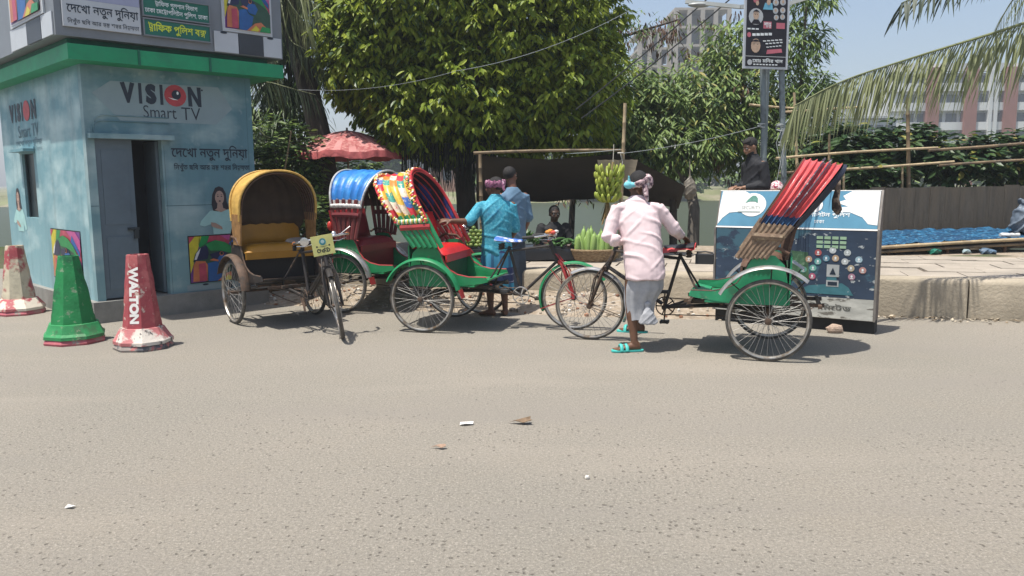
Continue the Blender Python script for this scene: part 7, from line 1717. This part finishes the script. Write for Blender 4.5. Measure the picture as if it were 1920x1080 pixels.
# ================================================================== far shore
def windows_block(root, x0, x1, y, z0, z1, nx, nz, fw, fh, mw, mf=None, depth=.4):
    proto = None
    for i in range(nx):
        for j in range(nz):
            cx = x0 + (x1 - x0) * (i + .5) / nx; cz = z0 + (z1 - z0) * (j + .5) / nz; w2 = (x1 - x0) / nx * fw; h2 = (z1 - z0) / nz * fh
            if proto is None:
                mb = MB(); mb.box((0, 0, 0), (w2, depth, h2)); mb.box((0, -depth / 2 - .03, 0), (w2 * .06, .06, h2)); proto = mb.build('window', mw, root, 0); o = proto
            else:
                o = proto.copy(); C.objects.link(o)
            o.location = (cx, y, cz)
M_GLASSD = mat('window_far', (.06, .075, .09), .25, var=.4, vs=.3); M_WHITEB = mat('building_white', (.56, .57, .56), .8, var=.06, vs=.3); M_BRICK = mat('building_brick', (.26, .105, .075), .85, var=.12, vs=.5); M_CONB = mat('building_concrete', (.36, .32, .27), .85, var=.12, vs=.3)
apt = empty('apartment_block', (0, 0, 0), 0, 'brick and white banded apartment block far right beyond the palm frond', 'building')
AY = 130
def ax(px): return at(px, 300, AY).x
ZT = at(1800, 160, AY).z; FH = 3.05; nfl = int(ZT / FH) + 1
mb = MB(); mb.box(((ax(1672) + ax(1990)) / 2, AY + 7, nfl * FH / 2 - .5), (ax(1990) - ax(1672), 12, nfl * FH + .5)); mb.build('wall', M_WHITEB, apt, 0)
for k in range(nfl + 1):
    mb = MB(); x0, x1 = ax(1668), ax(1994); pts = []
    for i in range(41):
        x = x0 + (x1 - x0) * i / 40; pts.append((x, AY + .7 - .9 * abs(math.sin(i * .35)) ** .6))
    for (xa, ya), (xb, yb) in zip(pts, pts[1:]): mb.prism([(xa, ya, k * FH - .1), (xb, yb, k * FH - .1), (xb, yb, k * FH + 1.15), (xa, ya, k * FH + 1.15)], (0, 1.2, 0))
    mb.build('balcony_band', M_WHITEB, apt, 0)
windows_block(apt, ax(1690), ax(1985), AY + 1.0, .6, nfl * FH, 11, nfl, .72, .55, M_GLASSD)
for px in (1742, 1812, 1886, 1960): mb = MB(); mb.box((ax(px), AY + .2, nfl * FH / 2), (1.9, 1.2, nfl * FH + 1)); mb.build('brick_pier', M_BRICK, apt, 0)
for px in (1848, 1858): mb = MB(); mb.box((ax(px), AY - .2, nfl * FH / 2), (.5, .5, nfl * FH)); mb.build('white_pier', M_WHITEB, apt, 0)
low = empty('office_block', (0, 0, 0), 0, 'low white block with ribbon windows left of the brick apartment block', 'building')
AY2 = 118; lx = lambda px: at(px, 300, AY2).x; Z2 = at(1630, 222, AY2).z
mb = MB(); mb.box(((lx(1540) + lx(1680)) / 2, AY2 + 5, Z2 / 2 - .3), (lx(1680) - lx(1540), 9, Z2 + .4)); mb.build('wall', M_WHITEB, low, 0)
mb = MB(); mb.box(((lx(1540) + lx(1680)) / 2, AY2 + 4.6, Z2 + .15), (lx(1680) - lx(1540) + .8, 9.6, .3)); mb.build('roof', mat('roof_pale', (.42, .43, .42), .8), low, 0)
windows_block(low, lx(1545), lx(1676), AY2 + .5, .3, Z2 - .2, 7, 4, .72, .42, M_GLASSD, depth=.3)
low2 = empty('office_block', (0, 0, 0), 0, 'pale block glimpsed between the fronds above the low white block', 'building')
mb = MB(); mb.box((lx(1655), 150, 8), (16, 9, 17)); mb.build('wall', mat('building_grey', (.46, .48, .49), .8, var=.06, vs=.3), low2, 0); windows_block(low2, lx(1655) - 7.5, lx(1655) + 7.5, 145.6, 1, 16, 5, 5, .7, .4, M_GLASSD, depth=.4)
tow = empty('concrete_tower', (0, 0, 0), 0, 'unfinished concrete frame tower rising behind the feathery tree', 'building')
AY3 = 150; tx = lambda px: at(px, 100, AY3).x
def frame_block(pxa, pxb, ztop, yoff, nx, fh=3.2):
    x0, x1 = tx(pxa), tx(pxb); n = int(ztop / fh)
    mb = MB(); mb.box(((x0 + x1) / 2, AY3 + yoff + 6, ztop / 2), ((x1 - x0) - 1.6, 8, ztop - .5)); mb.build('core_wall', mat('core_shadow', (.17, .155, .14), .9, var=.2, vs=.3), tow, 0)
    for k in range(n + 2):
        mb = MB(); mb.box(((x0 + x1) / 2, AY3 + yoff + 5, k * fh), (x1 - x0, 12, .42)); mb.build('floor_slab', M_CONB, tow, 0)
    for i in range(nx + 1):
        mb = MB(); x = x0 + .3 + (x1 - x0 - .6) * i / nx; mb.box((x, AY3 + yoff - .7, n * fh / 2 + fh / 2), (.75, .75, n * fh + fh)); mb.build('column', M_CONB, tow, 0)
    for i in range(nx):
        for k in range(n):
            if (i * 7 + k * 3) % 5 < 3:
                mb = MB(); mb.box((x0 + .3 + (x1 - x0 - .6) * (i + .5) / nx, AY3 + yoff + 1.2, k * fh + fh * .5), ((x1 - x0) / nx * .7, .4, fh * .55)); mb.build('window', M_GLASSD, tow, 0)
frame_block(1262, 1366, at(1300, 22, AY3).z, 0, 4)
frame_block(1200, 1262, at(1230, 66, AY3).z, 3, 3)
for k, (px, Y, wdt, h_, m, lab) in enumerate(((700, 104, 9, 5.2, M_WHITEB, 'small white house across the lake seen under the parasol'), (790, 106, 16, 4.6, M_WHITEB, 'long white shed across the lake behind the hanging roots'), (868, 103, 8, 4.0, mat('house_rust', (.30, .17, .12), .85), 'rusty roofed house across the lake left of the canopy'), (1240, 108, 10, 4.5, M_CONB, 'plain house across the lake behind the feathery tree'), (560, 108, 12, 6, M_CONB, 'grey house across the lake behind the palm trunk'))):
    x = at(px, 340, Y).x; h = empty('lake_house', (x, Y, .2), 0, lab, 'house', 'houses across the lake')
    mb = MB(); mb.box((0, 3, h_ / 2), (wdt, 6, h_)); mb.build('wall', m, h, 0)
    mb = MB(); mb.prism([(-wdt / 2 - .4, -.4, h_ + .003), (wdt / 2 + .4, -.4, h_ + .003), (wdt / 2 + .4, 3, h_ + 1.1), (-wdt / 2 - .4, 3, h_ + 1.1)], (0, 0, .18)); mb.prism([(-wdt / 2 - .4, 3.002, h_ + 1.1), (wdt / 2 + .4, 3.002, h_ + 1.1), (wdt / 2 + .4, 6.4, h_ + .003), (-wdt / 2 - .4, 6.4, h_ + .003)], (0, 0, .18)); mb.build('roof', mat('roof_tin', (.30, .29, .28), .6), h, 0)
    nwn = max(2, int(wdt / 3))
    for i in range(nwn): mb = MB(); mb.box((-wdt / 2 + wdt * (i + .5) / nwn, .0, h_ * .55), (1.1, .12, 1.3)); mb.build('window', M_GLASSD, h, 0)
kinds = ['round dark tree on the far shore', 'spreading mid green tree on the far shore', 'low pale bush on the far shore waterline']
random.seed(21)
labs = {}
fx = -52
n_ = 0
while fx < 82:
    kd = n_ % 3; y = 97 + random.uniform(0, 4) if kd == 2 else 101 + random.uniform(0, 10); hgt = (2.0, 2.6, .8)[kd] * random.uniform(.8, 1.3); rd = (2.6, 3.4, 3.0)[kd] * random.uniform(.8, 1.2)
    if not (-12 < fx < -1 and kd != 2):
        t = empty('far_tree' if kd < 2 else 'far_bush', (fx, y, .1), 0, kinds[kd], 'tree' if kd < 2 else 'bush', kinds[kd].replace(' tree', ' trees').replace(' bush', ' bushes').replace('round', 'rounded'))
        mb = MB(); mb.tube([(0, 0, -.4), (0, 0, hgt * 1.2)], [.25, .15], 6); mb.build('trunk', M_BARK, t)
        pts, out = blob_points(240, [((0, 0, hgt * 1.4 + .3), (rd, rd * .8, hgt)), ((rd * .5, -.3, hgt * 1.1), (rd * .6, rd * .5, hgt * .8))], .3)
        P_, d, nr, L_, W_ = clusters(pts, out, 4, .85, .42, .3, 1, .2, .1); leaf_mesh('crown', P_, d, nr, L_, W_, [M_LFEATH if kd == 2 else M_LDARK, M_LFEATH], t, (rng.random(len(P_)) < .35).astype(int), .1)
    fx += rd * (1.25 if kd < 2 else .9); n_ += 1
# ================================================================== haze
hz = bpy.data.materials.new('haze'); hz.use_nodes = True; t = hz.node_tree; N = t.nodes
for n in list(N):
    if n.type == 'BSDF_PRINCIPLED': N.remove(n)
pv = N.new('ShaderNodeVolumePrincipled'); pv.inputs['Density'].default_value = 0.0016; pv.inputs['Color'].default_value = (.80, .86, .92, 1); pv.inputs['Anisotropy'].default_value = .2  # haze volume added also to lift the darks like lens veil
t.links.new(pv.outputs[0], N['Material Output'].inputs['Volume'])
mb = MB(); mb.box((0, 300, 25), (1000, 760, 56)); o = mb.build('haze', hz, None, 0); tag(o, kind='stuff'); tag(o, 'thin pale summer haze over the lake, doubling as lens veil', 'haze')
